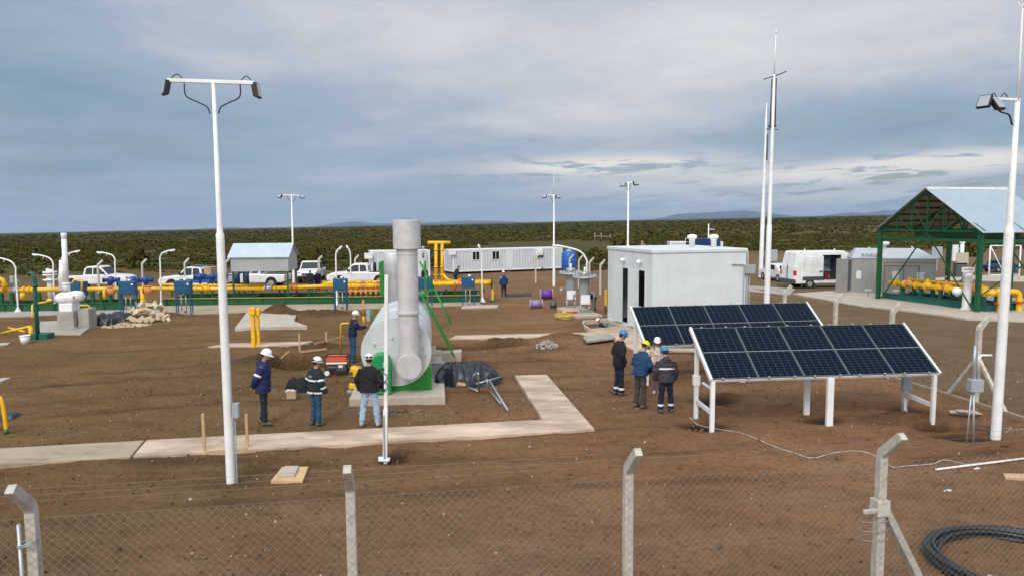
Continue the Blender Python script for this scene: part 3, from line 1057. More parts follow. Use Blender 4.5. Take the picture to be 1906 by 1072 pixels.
allq, allm = [], []
for lo, hi, count, leaf, big, hs, ws in ((62, 210, 9500, 90, .12, (.3, .95), (.6, 1.7)), (210, 600, 14000, 40, .20, (.4, 1.0), (1.2, 3.2)), (600, 2600, 11500, 14, .38, (.5, 1.2), (3, 9))):
    az = (nr.rand(count) * 2 - 1) * R(58)
    d = np.sqrt(lo ** 2 + (hi ** 2 - lo ** 2) * nr.rand(count)) if lo < 600 else lo * (hi / lo) ** nr.rand(count)
    x, y = d * np.tan(az), d
    k = in_scrub(x, y)
    x, y = x[k], y[k]
    z = ground_z(x, y)
    tones = vnoise(x * .03, y * .012, 51) * .7 + vnoise(x * .11, y * .05, 52) * .5
    for i in range(len(x)):
        w = ws[0] + (ws[1] - ws[0]) * nr.rand() ** 2
        h = hs[0] + (hs[1] - hs[0]) * nr.rand() ** 2
        q = bush_verts(leaf, big) * np.array([w, w, h]) + np.array([x[i], y[i], z[i] - .1])
        allq.append(q)
        q_ = tones[i] + .25 * (nr.rand() - .5)
        tone = 1 if q_ < -.10 else (2 if q_ > .13 else 0)
        mi = np.where(nr.rand(leaf) < .72, tone, nr.randint(0, 3, leaf))
        allm.append(mi)
Q = np.concatenate(allq)
sv = Q.reshape(-1, 3)
so = np_mesh('scrub', sv, np.arange(len(sv)).reshape(-1, 4), [M_leaf1, M_leaf2, M_leaf3], np.concatenate(allm))
tag(so, 'olive green scrub covering the plain to the horizon', 'scrub', kind='stuff')

# bushes one can tell apart at the edge of the yard: each its own shrub
SHR = [(594, 494, 2.7, 1.9, 'dark rounded shrub standing behind the pickup that faces the camera'),
       (1285, 455, 2.2, 3.2, 'dense green shrub rising behind the far solar panel'),
       (1160, 474, 2.6, 4.5, 'broad olive bush behind the blue water tank'),
       (1420, 466, 2.0, 2.4, 'yellowish bush at the yard edge between the tall masts and the van'),
       (258, 500, 2.2, 2.6, 'shrub at the edge of the scrub, right of the pickup facing right'),
       (1800, 478, 2.6, 2.6, 'green bush seen through the canopy beside the pale gate frame')]
for px, py, h, w, lab in SHR:
    c = G(px, py)
    c.z = gz(c.x, c.y)
    t = thing('shrub', lab, 'shrub', c, 0, 'shrubs at the edge of the yard')
    q = bush_verts(260, .14) * np.array([w / 2, w / 2, h])
    sv = q.reshape(-1, 3)
    o = np_mesh('crown', sv, np.arange(len(sv)).reshape(-1, 4), [M_leaf1, M_leaf2, M_leaf3], nr.choice([0, 0, 1, 2], len(q)))
    o.parent = t
    mb = MB()
    for k in range(5):
        a = 2 * pi * k / 5
        mb.tube([(0, 0, -.1), (.15 * cos(a), .15 * sin(a), h * .3), (w * .3 * cos(a), w * .3 * sin(a), h * .75)], [.05, .04, .015], 6)
    mb.build('trunk', M_bark, t)

# ------------------------------------------------------------------ far hills
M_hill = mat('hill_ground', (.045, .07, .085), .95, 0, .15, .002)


def hill(pts, Y, depth):
    """rounded ridge of the skyline"""
    poly = []
    mb = MB()
    top = smooth_path([P(x, y, Y) for x, y in pts], 6)
    rings = []
    for i, p in enumerate(top):
        wob = 1 + .03 * sin(i * 1.7)
        rings.append([Vector((p.x, p.y - depth, -260)), Vector((p.x, p.y - depth * .45, p.z * .55 - 40)), Vector((p.x, p.y, p.z * wob)), Vector((p.x, p.y + depth, -260))])
    mb.loft(rings, 0, True, True)
    o = mb.build('hills', M_hill)
    return tag(o, kind='structure')


hill([(1185, 412), (1232, 405.5), (1262, 399), (1300, 397), (1345, 394.5), (1385, 392.5), (1420, 396), (1462, 400.5), (1500, 405)], 12000, 900)
hill([(1515, 404), (1550, 399.5), (1585, 396), (1612, 397), (1650, 392), (1690, 394), (1760, 400)], 12600, 900)
hill([(330, 434), (380, 426), (430, 423), (480, 427), (540, 428)], 13500, 900)
hill([(560, 426), (620, 417), (660, 413), (700, 416), (760, 416), (830, 413), (870, 411.5), (930, 412), (970, 414), (1010, 419)], 13000, 900)

# ------------------------------------------------------------------ the air
HAZE = 1.0 / 20000.0
mb = MB()
mb.box(-15000, 15000, -200, 15500, -330, 330)
hz = mb.build('haze', bpy.data.materials.new('air'))
hm = hz.data.materials[0]
hm.use_nodes = True
for n in list(hm.node_tree.nodes):
    if n.type == 'BSDF_PRINCIPLED':
        hm.node_tree.nodes.remove(n)
pv = hm.node_tree.nodes.new('ShaderNodeVolumePrincipled')
pv.inputs['Color'].default_value = (.50, .66, .90, 1)
pv.inputs['Density'].default_value = HAZE
hm.node_tree.links.new(pv.outputs[0], hm.node_tree.nodes['Material Output'].inputs['Volume'])
hm.cycles.homogeneous_volume = True
tag(hz, 'thin pale blue air over the plain', 'haze', kind='stuff')

# ------------------------------------------------------------------ sky and sun
SUN_EL, SUN_AZ = R(42), R(196)      # azimuth clockwise from +Y: behind the camera, a little to the left
sd = Vector((sin(SUN_AZ) * cos(SUN_EL), cos(SUN_AZ) * cos(SUN_EL), sin(SUN_EL)))
sl = bpy.data.lights.new('sun', 'SUN')
sl.energy = 1.45
sl.angle = R(16)
sl.color = (1, .95, .88)
so_ = bpy.data.objects.new('sun', sl)
C.objects.link(so_)
so_.rotation_euler = (-sd).to_track_quat('-Z', 'Y').to_euler()
so_.location = (0, 0, 60)

W = bpy.data.worlds.new('World')
SC.world = W
W.use_nodes = True
nt = W.node_tree
L = nt.links.new
bg = nt.nodes['Background']


def nd(t, **k):
    n = nt.nodes.new(t)
    for a, b in k.items():
        setattr(n, a, b)
    return n


def mth(op, a, b=None, c=None):
    n = nd('ShaderNodeMath', operation=op)
    for i, q in enumerate((a, b, c)):
        if q is None:
            continue
        if isinstance(q, (int, float)):
            n.inputs[i].default_value = q
        else:
            L(q, n.inputs[i])
    return n.outputs[0]


def mrange(f, a, b, c=0.0, d=1.0, smooth=True):
    n = nd('ShaderNodeMapRange', interpolation_type='SMOOTHSTEP' if smooth else 'LINEAR')
    for i, q in enumerate((a, b, c, d)):
        n.inputs[i + 1].default_value = q
    L(f, n.inputs[0])
    return n.outputs[0]


def cmix(f, a, b):
    x = nd('ShaderNodeMix', data_type='RGBA')
    if isinstance(f, (int, float)):
        x.inputs[0].default_value = f
    else:
        L(f, x.inputs[0])
    for i, q in ((6, a), (7, b)):
        if isinstance(q, tuple):
            x.inputs[i].default_value = (*q, 1)
        else:
            L(q, x.inputs[i])
    return x.outputs[2]


sky = nd('ShaderNodeTexSky', sky_type='NISHITA')
sky.sun_disc = False
sky.sun_elevation = SUN_EL
sky.sun_rotation = SUN_AZ
sky.air_density = 1.2
sky.dust_density = 2.0
skyc = nd('ShaderNodeMix', data_type='RGBA', blend_type='MULTIPLY')
skyc.inputs[0].default_value = 1
L(sky.outputs[0], skyc.inputs[6])
skyc.inputs[7].default_value = (.075, .075, .075, 1)
dirv = nd('ShaderNodeTexCoord').outputs['Generated']
sp = nd('ShaderNodeSeparateXYZ')
L(dirv, sp.inputs[0])
dx, dy, dz = sp.outputs
tx = mth('DIVIDE', dx, mth('MAXIMUM', mth('ABSOLUTE', dy), .05))        # tangent of the bearing
el = mth('SUBTRACT', mth('DIVIDE', dz, mth('MAXIMUM', mth('SQRT', mth('ADD', mth('MULTIPLY', dx, dx), mth('MULTIPLY', dy, dy))), .01)), mth('MULTIPLY', tx, .012))
elp = mth('ADD', mth('MAXIMUM', el, 0.0), .095)
cx_ = mth('DIVIDE', dx, elp)
cy_ = mth('DIVIDE', dy, elp)
cv = nd('ShaderNodeCombineXYZ')
L(cx_, cv.inputs[0])
L(cy_, cv.inputs[1])


def cloud(scale, detail, rough, st, loc, rot=0, dist=0.0):
    mp = nd('ShaderNodeMapping')
    mp.inputs['Scale'].default_value = st
    mp.inputs['Location'].default_value = loc
    mp.inputs['Rotation'].default_value = (0, 0, R(rot))
    L(cv.outputs[0], mp.inputs[0])
    n = nd('ShaderNodeTexNoise')
    n.inputs['Scale'].default_value = scale
    n.inputs['Detail'].default_value = detail
    n.inputs['Roughness'].default_value = rough
    n.inputs['Distortion'].default_value = dist
    L(mp.outputs[0], n.inputs['Vector'])
    return n.outputs['Fac']


big = cloud(.40, 5, .5, (.9, .9, 1), (3.1, 1.7, 0), 8, .4)
mid = cloud(1.05, 8, .58, (1.0, 1.0, 1), (7.3, 2.2, 0), 12, .5)
fine = cloud(3.0, 8, .62, (1.0, 1.0, 1), (1.3, 5.2, 0), 10, .6)


def blob(t0, e0, wt, we, amp):
    a = mth('DIVIDE', mth('SUBTRACT', tx, t0), wt)
    b = mth('DIVIDE', mth('SUBTRACT', el, e0), we)
    return mth('MULTIPLY', mth('EXPONENT', mth('MULTIPLY', mth('ADD', mth('MULTIPLY', a, a), mth('MULTIPLY', b, b)), -1.0)), amp)


front = mrange(dy, 0.0, .25)
# the deck: how bright the cloud is, from the large masses of the photographed sky
v = mth('ADD', mrange(big, .28, .72, -.22, .22, False), mrange(mid, .25, .75, -.11, .11, False))
v = mth('ADD', v, mrange(fine, .25, .75, -.05, .05, False))
v = mth('ADD', v, mth('MULTIPLY', front, mth('ADD', blob(-.06, .26, .42, .11, .42), blob(.48, .22, .30, .09, .22))))
v = mth('ADD', v, mth('MULTIPLY', front, mth('ADD', mth('ADD', blob(-.30, .165, .38, .028, -.12), blob(-.66, .17, .20, .07, -.22)), mth('ADD', blob(.48, .110, .26, .035, -.26), blob(-.58, .075, .32, .07, -.16)))))
v = mth('ADD', v, .50)
deck = nd('ShaderNodeValToRGB')
cr = deck.color_ramp
cr.elements[0].position = 0.0
cr.elements[0].color = (.175, .27, .365, 1)
cr.elements[1].position = 1.0
cr.elements[1].color = (.76, .76, .785, 1)
for p_, c_ in ((.25, (.24, .342, .44, 1)), (.5, (.35, .42, .52, 1)), (.78, (.60, .61, .645, 1))):
    e_ = cr.elements.new(p_)
    e_.color = c_
L(v, deck.inputs[0])
col = deck.outputs[0]
# gaps of blue where the deck thins out, lower on the right
gap = mth('MULTIPLY', mrange(mid, .50, .40, 0, 1), mth('MULTIPLY', front, mth('MAXIMUM', blob(.55, .07, .45, .07, .75), blob(-.7, .10, .3, .1, .35))))
col = cmix(gap, col, skyc.outputs[2])
# warm breaks low over the plain
brk = mth('MULTIPLY', front, mth('ADD', mth('ADD', blob(.13, .076, .15, .013, 1.25), blob(.45, .052, .20, .012, .9)), mth('ADD', blob(.62, .062, .16, .012, 1.1), blob(.48, .024, .30, .014, .7))))
brk = mth('MULTIPLY', brk, mrange(mth('ADD', mth('MULTIPLY', mid, .55), mth('MULTIPLY', fine, .45)), .42, .51, 0, 1))
col = cmix(mth('MINIMUM', brk, .95), col, (.80, .77, .70))
# pale band at the foot of the sky
col = cmix(mrange(el, .07, .0, 0, .5), col, (.315, .395, .475))
# the bright overcast overhead, out of frame
zen = nd('ShaderNodeMix', data_type='RGBA', blend_type='MULTIPLY')
zen.inputs[0].default_value = 1
L(col, zen.inputs[6])
zc = nd('ShaderNodeCombineColor')
zv = mrange(el, .36, 1.1, 1.0, 1.6)
for i in range(3):
    L(zv, zc.inputs[i])
L(zc.outputs[0], zen.inputs[7])
glow = nd('ShaderNodeVectorMath', operation='DOT_PRODUCT')
L(dirv, glow.inputs[0])
glow.inputs[1].default_value = sd
gl = mrange(glow.outputs["Value"], .1, 1.0, 0.0, .9)
addg = nd('ShaderNodeMix', data_type='RGBA', blend_type='ADD')
addg.inputs[0].default_value = 1
L(zen.outputs[2], addg.inputs[6])
gc = nd('ShaderNodeCombineColor')
for i, q in enumerate((1.0, .95, .88)):
    L(mth('MULTIPLY', gl, q), gc.inputs[i])
L(gc.outputs[0], addg.inputs[7])
L(addg.outputs[2], bg.inputs['Color'])
bg.inputs['Strength'].default_value = 1.0
W.cycles_visibility.camera = True
SC.view_settings.view_transform = 'Standard'
SC.view_settings.look = 'None'
SC.view_settings.exposure = 0.13
SC.view_settings.gamma = 1
SC.cycles.max_bounces = 8
SC.cycles.volume_bounces = 0
SC.cycles.use_denoising = True

# ------------------------------------------------------------------ front fence of concrete posts and chain link
f0, f3 = G(20, 903, 2.45), G(1680, 806, 2.45)
fd = Vector((f3.x - f0.x, f3.y - f0.y, 0))
FL = fd.length
fang = math.atan2(fd.y, fd.x)
fence = thing('chain_link_fence', 'chain link fence on bent concrete posts along the very front of the yard', 'fence', (f0.x, f0.y, 0), fang)


def fence_post_mb(arm=(0, -.35), z_bend=2.08, z_top=2.42, w=.052, top=.043, z0=-.3):
    mb = MB()
    rings = []
    n = math.hypot(*arm)
    ax, ay = arm[0] / n, arm[1] / n
    for z, s, o in ((z0, w * 1.12, 0), (z_bend - .04, w * .98, 0), (z_bend + .03, w * .95, .02), (z_top, top, n)):
        tilt_ = .7 if o > .1 else 0
        rings.append([Vector((ax * o + i * s, ay * o + j * s, z)) + Vector((ax, ay, 0)) * 0 + (Vector((0, 0, -(i * ax + j * ay) * s * .75)) if o > .01 else Vector((0, 0, 0))) for i, j in ((-1, -1), (1, -1), (1, 1), (-1, 1))])
    mb.loft(rings, 0, False)
    return mb


for i, (px, py) in enumerate(((20, 903), (647, 862), (1183, 830), (1680, 806), (2140, 779))):
    g = G(px, py, 2.45)
    x = (Vector((g.x, g.y, 0)) - Vector((f0.x, f0.y, 0))).dot(Vector((cos(fang), sin(fang), 0)))
    o = fence_post_mb().build('post', M_post, fence, .008)
    o.location = (x, .34, 0)
    lab = ('leftmost front post, wired to a thin grey pipe', 'front post with a grey grooved bent top', None, 'thick front post with a slanting concrete strut', None)[i]
    if lab:
        o['label'] = lab
    if i == 1:
        mb = MB()
        for k in range(9):
            mb.obox((0, -.10 - k * .022, 2.08 + k * .028 + .075), (.07, .012, .012), (R(-52), 0, 0))
        mb.build('ridged_sleeve', M_dgrey, o)
    if i == 3:
        mb = MB()
        mb.beam((.04, .02, 1.42), (1.0, .25, -.1), .10, .10)
        mb.beam((-.04, -.05, 1.38), (-.30, -.12, 1.40), .05, .05)
        mb.box(-.085, .085, -.085, .085, 1.30, 1.50)
        mb.build('strut', M_post, o, .006)
        mb = MB()
        for k in range(3):
            mb.tube([(-.09 + .2 * cos(a), .1 * sin(a) - .02, 1.25 - .12 * k) for a in [2 * pi * j / 14 for j in range(14)]], .006, 6, 0, False, True, True)
        mb.build('tie_wire', M_wire, o)
    if i == 0:
        mb = MB()
        mb.tube([(-.09, -.09, -.2), (-.085, -.09, 1.95)], .02, 8)
        for k in range(2):
            mb.tube([(-.03 + .1 * cos(a), -.03 + .1 * sin(a), 1.72 + .02 * k + .03 * cos(a)) for a in [2 * pi * j / 14 for j in range(14)]], .007, 6, 0, False, True, True)
        mb.build('pipe', M_steel, o)
mb = MB()
X0, X1, ZT = -4.0, 15.0, 2.0
st = .0745
k = X0 - ZT
while k < X1:
    for sgn in (1, -1):
        a, b = (k, .0), (k + ZT, ZT)
        if sgn < 0:
            a, b = (k + ZT, .0), (k, ZT)
        if min(a[0], b[0]) > X0 and max(a[0], b[0]) < X1:
            mb.beam((a[0], .27 + sgn * .0012, a[1]), (b[0], .27 + sgn * .0012, b[1]), .0021, .0021)
    k += st * 1.25
mb.build('chain_link_mesh', M_wire, fence, fix=False)
mb = MB()
for yy, zz in ((.27, 2.0), (.27, 1.1), (.20, 2.20), (.11, 2.30), (.02, 2.40)):
    mb.tube([(X0, yy, zz), (X1, yy, zz)], .0013, 5)
mb.build('strand_wire', M_wire, fence)

# ------------------------------------------------------------------ side fence: bent posts with a low kerb, running back on the right
c0 = G(1823, 607, 2.15)
c3 = G(1461, 543, 2.15)
sang = math.atan2(c3.y - c0.y, c3.x - c0.x)
side = thing('concrete_post_fence', 'row of bent concrete posts on a low kerb running back beside the solar panels', 'fence', (c0.x, c0.y, 0), sang)
sl_ = math.hypot(c3.x - c0.x, c3.y - c0.y)
for i, (px, py) in enumerate(((1823, 607), (1676, 578), (1549, 560), (1461, 543), (1440, 534))):
    g = G(px, py, 2.15)
    d = Vector((g.x - c0.x, g.y - c0.y, 0))
    x = d.dot(Vector((cos(sang), sin(sang), 0)))
    if i == 4:
        x += 3
    o = fence_post_mb((0, -.28), 2.08, 2.38, .058, .045).build('post', M_post, side, .006)
    o.location = (x, 0, 0)
    if i == 0:
        o['label'] = 'corner post with two slanting struts'
        mb = MB()
        mb.beam((.05, .0, 1.25), (1.05, .0, -.05), .085, .085)
        mb.beam((-.05, .0, 1.25), (-1.05, .0, -.05), .085, .085)
        mb.build('strut', M_post, o, .006)
mb = MB()
mb.box(-9, 14, -.06, .06, -.2, .09)
mb.build('kerb', M_kerb, side, .01)


# ------------------------------------------------------------------ far perimeter posts
def post_row(pts, arm, label, wires=True):
    """pts: pixel of the bend of each post and its ground pixel"""
    b0 = G(pts[0][0], pts[0][1])
    t = thing('concrete_post_fence', label, 'fence', b0, 0)
    last = None
    mb = MB()
    for px, yb in pts:
        g = G(px, yb)
        o = fence_post_mb(arm, 2.05, 2.4, .058, .05, -.5).build('post', M_post, t)
        o.location = (g.x - b0.x, g.y - b0.y, 0)
        if last is not None:
            for z in (.5, 1.1, 1.7, 2.05):
                mb.beam((last[0], last[1], z), (o.location.x, o.location.y, z), .006, .006)
        last = (o.location.x, o.location.y)
    mb.build('strand_wire', M_wire, t, fix=False)


post_row([(185, 546), (267, 542), (346, 540), (422, 539), (594, 532), (662, 530)], (.25, .25), 'row of bent concrete posts behind the yellow pipes and the parked pickups')
post_row([(997, 527), (1060, 530), (1077, 534), (1097, 541), (1117, 549)], (.32, .1), 'short run of bent concrete posts between the blue water tank and the white building')
post_row([(1391, 510), (1620, 507), (1700, 505), (1790, 512)], (-.2, .25), 'sparse far row of concrete posts behind the van and the steel cabin')


# ------------------------------------------------------------------ solar arrays
def panel_material():
    m = mat('solar_cells', (.004, .008, .016), .22, 0, .25, 1.5, spec=.035)
    nt = m.node_tree
    b = nt.nodes['Principled BSDF']
    src = b.inputs['Base Color'].links[0].from_socket
    tc = nt.nodes.new('ShaderNodeTexCoord')
    sx = nt.nodes.new('ShaderNodeSeparateXYZ')
    nt.links.new(tc.outputs['Object'], sx.inputs[0])

    def line(sock, pitch, w, off=0):
        a = nt.nodes.new('ShaderNodeMath'); a.operation = 'MULTIPLY_ADD'
        a.inputs[1].default_value = 1 / pitch
        a.inputs[2].default_value = off
        nt.links.new(sock, a.inputs[0])
        f = nt.nodes.new('ShaderNodeMath'); f.operation = 'PINGPONG'
        f.inputs[1].default_value = .5
        nt.links.new(a.outputs[0], f.inputs[0])
        g = nt.nodes.new('ShaderNodeMath'); g.operation = 'LESS_THAN'
        g.inputs[1].default_value = w / pitch / 2
        nt.links.new(f.outputs[0], g.inputs[0])
        return g.outputs[0]
    l1 = line(sx.outputs[0], .182, .0075)
    l2 = line(sx.outputs[1], .0875, .0048)
    mx = nt.nodes.new('ShaderNodeMath'); mx.operation = 'MAXIMUM'
    nt.links.new(l1, mx.inputs[0]); nt.links.new(l2, mx.inputs[1])
    c = nt.nodes.new('ShaderNodeMix'); c.data_type = 'RGBA'
    nt.links.new(mx.outputs[0], c.inputs[0])
    nt.links.new(src, c.inputs[6])
    c.inputs[7].default_value = (.068, .09, .115, 1)
    nt.links.new(c.outputs[2], b.inputs['Base Color'])
    return m


M_cells = panel_material()
M_frame = mat('panel_frame', (.13, .145, .16), .45, .3, .05)
M_gap = mat('white_backsheet', (.27, .30, .33), .5, 0, .05)


def solar_array(o0, ang, W_, zf, dy_, dz_, label, posts, box=None):
    t = thing('solar_array', label, 'solar panels', (o0.x, o0.y, 0), ang, 'solar arrays')
    tl = math.atan2(dz_, dy_)
    sl = math.hypot(dy_, dz_)
    n = 5
    pw = W_ / n

    def S(x, s, h=0):
        return Vector((x, s * cos(tl) - h * sin(tl), zf + s * sin(tl) + h * cos(tl)))
    for i in range(n):
        x0, x1 = i * pw + .004, (i + 1) * pw - .004
        fr = MB()
        for a, b in ((S(x0 + .008, .0), S(x0 + .008, sl)), (S(x1 - .008, 0), S(x1 - .008, sl))):
            fr.beam(a, b, .016, .036, up=(0, -sin(tl), cos(tl)))
        for s in (.008, sl - .008):
            fr.beam(S(x0 + .016, s), S(x1 - .016, s), .016, .036, up=(0, -sin(tl), cos(tl)))
        p = fr.build('solar_panel', M_frame, t)
        # the glass, its origin at the panel's own corner so that the cells start there
        g = MB()
        g.box(0, pw - .008 - .032, 0, sl / 2 - .025, -.012, .012)
        for s in (.016, sl / 2 + .009):
            q = g.build('cells', M_cells, p)
            q.location = S(x0 + .016, s, .004)
            q.rotation_euler = (tl, 0, 0)
        b = MB()
        b.beam(S(x0 + .016, sl / 2, .003), S(x1 - .016, sl / 2, .003), .017, .024, up=(0, -sin(tl), cos(tl)))
        b.build('middle_strip', M_gap, p)
    r = MB()
    for s in (.02, sl - .05):
        r.beam(S(-.03, s, -.06), S(W_ + .03, s, -.06), .06, .08, up=(0, -sin(tl), cos(tl)))
    r.beam(S(-.035, -.03, -.01), S(-.035, sl + .03, -.01), .055, .10, up=(0, -sin(tl), cos(tl)))
    r.beam(S(W_ + .035, -.03, -.01), S(W_ + .035, sl + .03, -.01), .05, .09, up=(0, -sin(tl), cos(tl)))
    r.beam(S(W_ / 2, .0, -.06), S(W_ / 2, sl, -.06), .06, .08, up=(0, -sin(tl), cos(tl)))
    r.build('frame_rail', M_white, t, .006)
    cl = MB()
    cl.obox((0, 0, 0), (.05, .04, .05), (tl, 0, 0))
    for i in range(n):
        for s in (-.005, sl + .005):
            for q in (.22, .78):
                cl.build('clamp', M_gap, t).location = S(i * pw + pw * q, s, .012)
    for (x, y, w) in posts:
        ztop = zf + max(0, y) * math.tan(tl) - .10
        o = MB().box(x - w / 2, x + w / 2, y - .045, y + .045, -.3, ztop).build('leg', M_white, t, .006)
    for x in (posts[0][0], posts[-1][0]):
        b = MB()
        b.beam((x, .05, .42), (x, posts[1][1] - .05, .46), .045, .11)
        b.build('brace', M_white, t, .004)
    return t


a0, a1 = G(1324, 802), G(1742, 786.5)
ang = math.atan2(a1.y - a0.y, a1.x - a0.x)
Wf = math.hypot(a1.x - a0.x, a1.y - a0.y)
PO = lambda w: [(.03, .05, .10), (.03, 1.12, .10), (w * .52, .05, .16), (w * .52, 1.12, .14), (w - .06, .05, .09), (w - .06, 1.12, .09)]
arr1 = solar_array(a0, ang, Wf, 1.26, 1.43, 1.0, 'nearer array of five dark blue solar panels on white legs', PO(Wf))
mb = MB()
mb.box(-.13, .13, -.10, .0, .56, .92)
o = mb.build('junction_box', M_grey, arr1, .015)
o.location = (Wf - .06, 1.12, 0)
mb = MB()
for x in (-.07, .05):
    mb.tube([(x, -.05, -.1), (x, -.05, .56)], .022, 8)
    mb.tube([(x, -.05, .92), (x, -.05, 1.7)], .022, 8)
mb.build('conduit', M_steel, o)
mb = MB()
mb.box(-.08, .08, -.075, .075, .86, 1.12)
mb.tube([(.06, -.3, .98), (.06, -.9, .97)], .035, 8)
o = mb.build('sensor_box', M_white, arr1, .01)
o.location = (.03, 1.12, 0)
b0, b1 = G(1176, 572, 2.24), G(1500, 563.5, 2.24)
ang2 = math.atan2(b1.y - b0.y, b1.x - b0.x)
Wb = math.hypot(b1.x - b0.x, b1.y - b0.y)
o2 = Vector((b0.x + 1.43 * sin(ang2), b0.y - 1.43 * cos(ang2), 0))
solar_array(o2, ang2, Wb, 1.22, 1.43, 1.02, 'farther array of dark solar panels, half hidden behind the nearer one', PO(Wb))
# pale pipe lying across under the farther array
mb = MB()
p0, p1 = G(1225, 652, .12), G(1400, 655, .12)
mb.tube([p0, p1], .10, 12)
single('drain_pipe', mb, M_palepath, 'pale pipe lying on the ground under the farther solar array', 'pipe')


# ------------------------------------------------------------------ light poles and masts
def lamp(parent, c, rz, tilt_, size=(.26, .07, .36)):
    mb = MB()
    mb.obox((0, 0, -size[2] / 2), size)
    for k in range(6):
        mb.obox((-size[0] * .4 + k * size[0] * .16, -size[1] * .8, -size[2] / 2), (.012, .05, size[2] * .8))
    o = mb.build('floodlight', M_black, parent, .008)
    o.location = c
    o.rotation_euler = (tilt_, 0, rz)
    mb = MB()
    mb.obox((0, size[1] / 2 + .003, -size[2] / 2), (size[0] * .85, .008, size[2] * .85))
    mb.build('lens', M_lens, o)
    return o


def lathe_pole(t, base, top, secs):
    """tapered pole in sections: secs = (height share, radius)"""
    mb = MB()
    d = top - base
    pts, rs = [base - Vector((0, 0, .3))], [secs[0][1]]
    for q, r in secs:
        pts.append(base + d * q)
        rs.append(r)
    mb.tube(pts, rs, 20)
    return mb.build('pole', M_white, t)


def pole_frame(px, yb, label, group='light poles and masts', name='light_pole', cat='light pole'):
    b = G(px, yb)
    return b, thing(name, label, cat, b, 0, group)


# the big one on the left
b, t = pole_frame(430, 901, 'tall white pole with two black floodlights on a cross arm, beside the wooden pegs')
top = P(397, 152, b.y) - b
lathe_pole(t, Vector((0, 0, 0)), top, [(0, .083), (.62, .075), (.632, .075), (.638, .056), (.655, .053), (1.0, .032)])
A_, B_ = P(311, 150, b.y) - b, P(473, 155, b.y) - b
mb = MB()
mb.beam(A_, B_, .055, .065)
mb.build('cross_arm', M_white, t, .006)
mb = MB()
for s, e, k in ((P(343, 156, b.y) - b, P(391, 212, b.y) - b, -1), (P(447, 158, b.y) - b, P(407, 212, b.y) - b, 1)):
    mid = (s + e) / 2
    mb.tube(smooth_path([s, s + Vector((.02 * -k, 0, -.22)), mid + Vector((0, 0, -.06)), e + Vector((.05 * k, 0, .12)), e]), .013, 8)
for a_, b_ in ((P(318, 147, b.y) - b, P(342, 149, b.y) - b), (P(448, 151, b.y) - b, P(470, 153, b.y) - b)):
    mb.tube(smooth_path([a_, (a_ + b_) / 2 + Vector((0, 0, .09)), b_]), .010, 8)
mb.build('cable', M_black, t)
lamp(t, A_ + Vector((-.02, .02, 0)), R(125), R(12), (.20, .06, .27))
lamp(t, B_ + Vector((.03, .02, 0)), R(-88), R(8), (.22, .06, .27))
mb = MB()
mb.box(.10, .22, -.06, .06, 1.32, 1.60)
mb.tube([(.085, -.01, 1.32), (.085, -.01, .0)], .022, 8)
mb.tube([(.13, .0, 1.32), (.12, 0, .02)], .014, 8)
mb.tube([(.085, -.01, 1.60), (.075, -.01, 2.5)], .02, 8)
mb.build('junction_box', M_grey, t, .006)

# the one on the right edge, with a long rod
b, t = pole_frame(1853, 814, 'tall white pole with both floodlights on one side and a long lightning rod')
top = P(1894, 190, b.y) - b
lathe_pole(t, Vector((0, 0, 0)), top, [(0, .105), (.615, .098), (.628, .098), (.634, .072), (.65, .07), (1.0, .05)])
mb = MB()
rt = P(1904, 8, b.y) - b
mb.tube([top, top.lerp(rt, .5), rt], [.032, .022, .012], 10)
for k in range(3):
    a = 2 * pi * k / 3 + .4
    mb.tube([rt - Vector((0, 0, .1)), rt + Vector((.09 * cos(a), .09 * sin(a), .06))], .008, 6)
mb.build('lightning_rod', M_white, t)
A_ = P(1838, 184, b.y) - b
mb = MB()
mb.beam(A_, top + Vector((.05, 0, .04)), .05, .05)
mb.build('cross_arm', M_white, t, .006)
lamp(t, A_ + Vector((-.04, -.02, .06)), R(120), R(25), (.27, .07, .30))
lamp(t, A_ + Vector((.12, -.05, -.02)), R(200), R(35), (.22, .07, .30))
mb = MB()
s, e = P(1856, 188, b.y) - b, P(1885, 233, b.y) - b
mb.tube(smooth_path([s, s + Vector((.06, 0, -.22)), e + Vector((-.10, 0, .22)), e + Vector((-.03, 0, .05)), e]), .02, 8)
for x0 in (1843, 1863):
    a_, b_ = P(x0, 181, b.y) - b, P(x0 + 12, 181, b.y) - b
    mb.tube(smooth_path([a_, (a_ + b_) / 2 + Vector((0, 0, .08)), b_]), .010, 8)
mb.build('cable', M_black, t)
mb = MB()
mb.tube([P(1846, 661, b.y) - b, P(1826, 661, b.y) - b, P(1822, 668, b.y) - b, P(1819, 705, b.y) - b], .024, 8)
mb.build('conduit', M_white, t)

# the tall antenna masts
b, t = pole_frame(1427, 568, 'tallest white antenna mast, with dark cross arm and two hanging cables', name='antenna_mast', cat='mast')
top = P(1441, 140, b.y) - b
lathe_pole(t, Vector((0, 0, 0)), top, [(0, .17), (.35, .15), (.36, .12), (.7, .10), (1, .07)])
rt = P(1444.5, 60, b.y) - b
mb = MB()
mb.tube([top, rt], [.045, .02], 8)
mb.ell(rt, (.06, .06, .12))
mb.build('lightning_rod', M_white, t)
mb = MB()
mb.beam(P(1422, 148, b.y) - b, P(1444, 142, b.y) - b, .10, .05)
mb.beam(P(1441, 143, b.y) - b, P(1463, 134, b.y) - b, .12, .06)
for k in range(5):
    c = (P(1424, 148, b.y) - b).lerp(P(1461, 135, b.y) - b, k / 4)
    mb.beam(c - Vector((0, .3, 0)), c + Vector((0, .3, 0)), .02, .02)
mb.build('antenna', M_dgrey, t)
mb = MB()
mb.tube([P(1437, 147, b.y) - b, P(1433.5, 236, b.y) - b], .04, 8)
mb.tube([P(1445, 146, b.y) - b, P(1442.5, 235, b.y) - b], .04, 8)
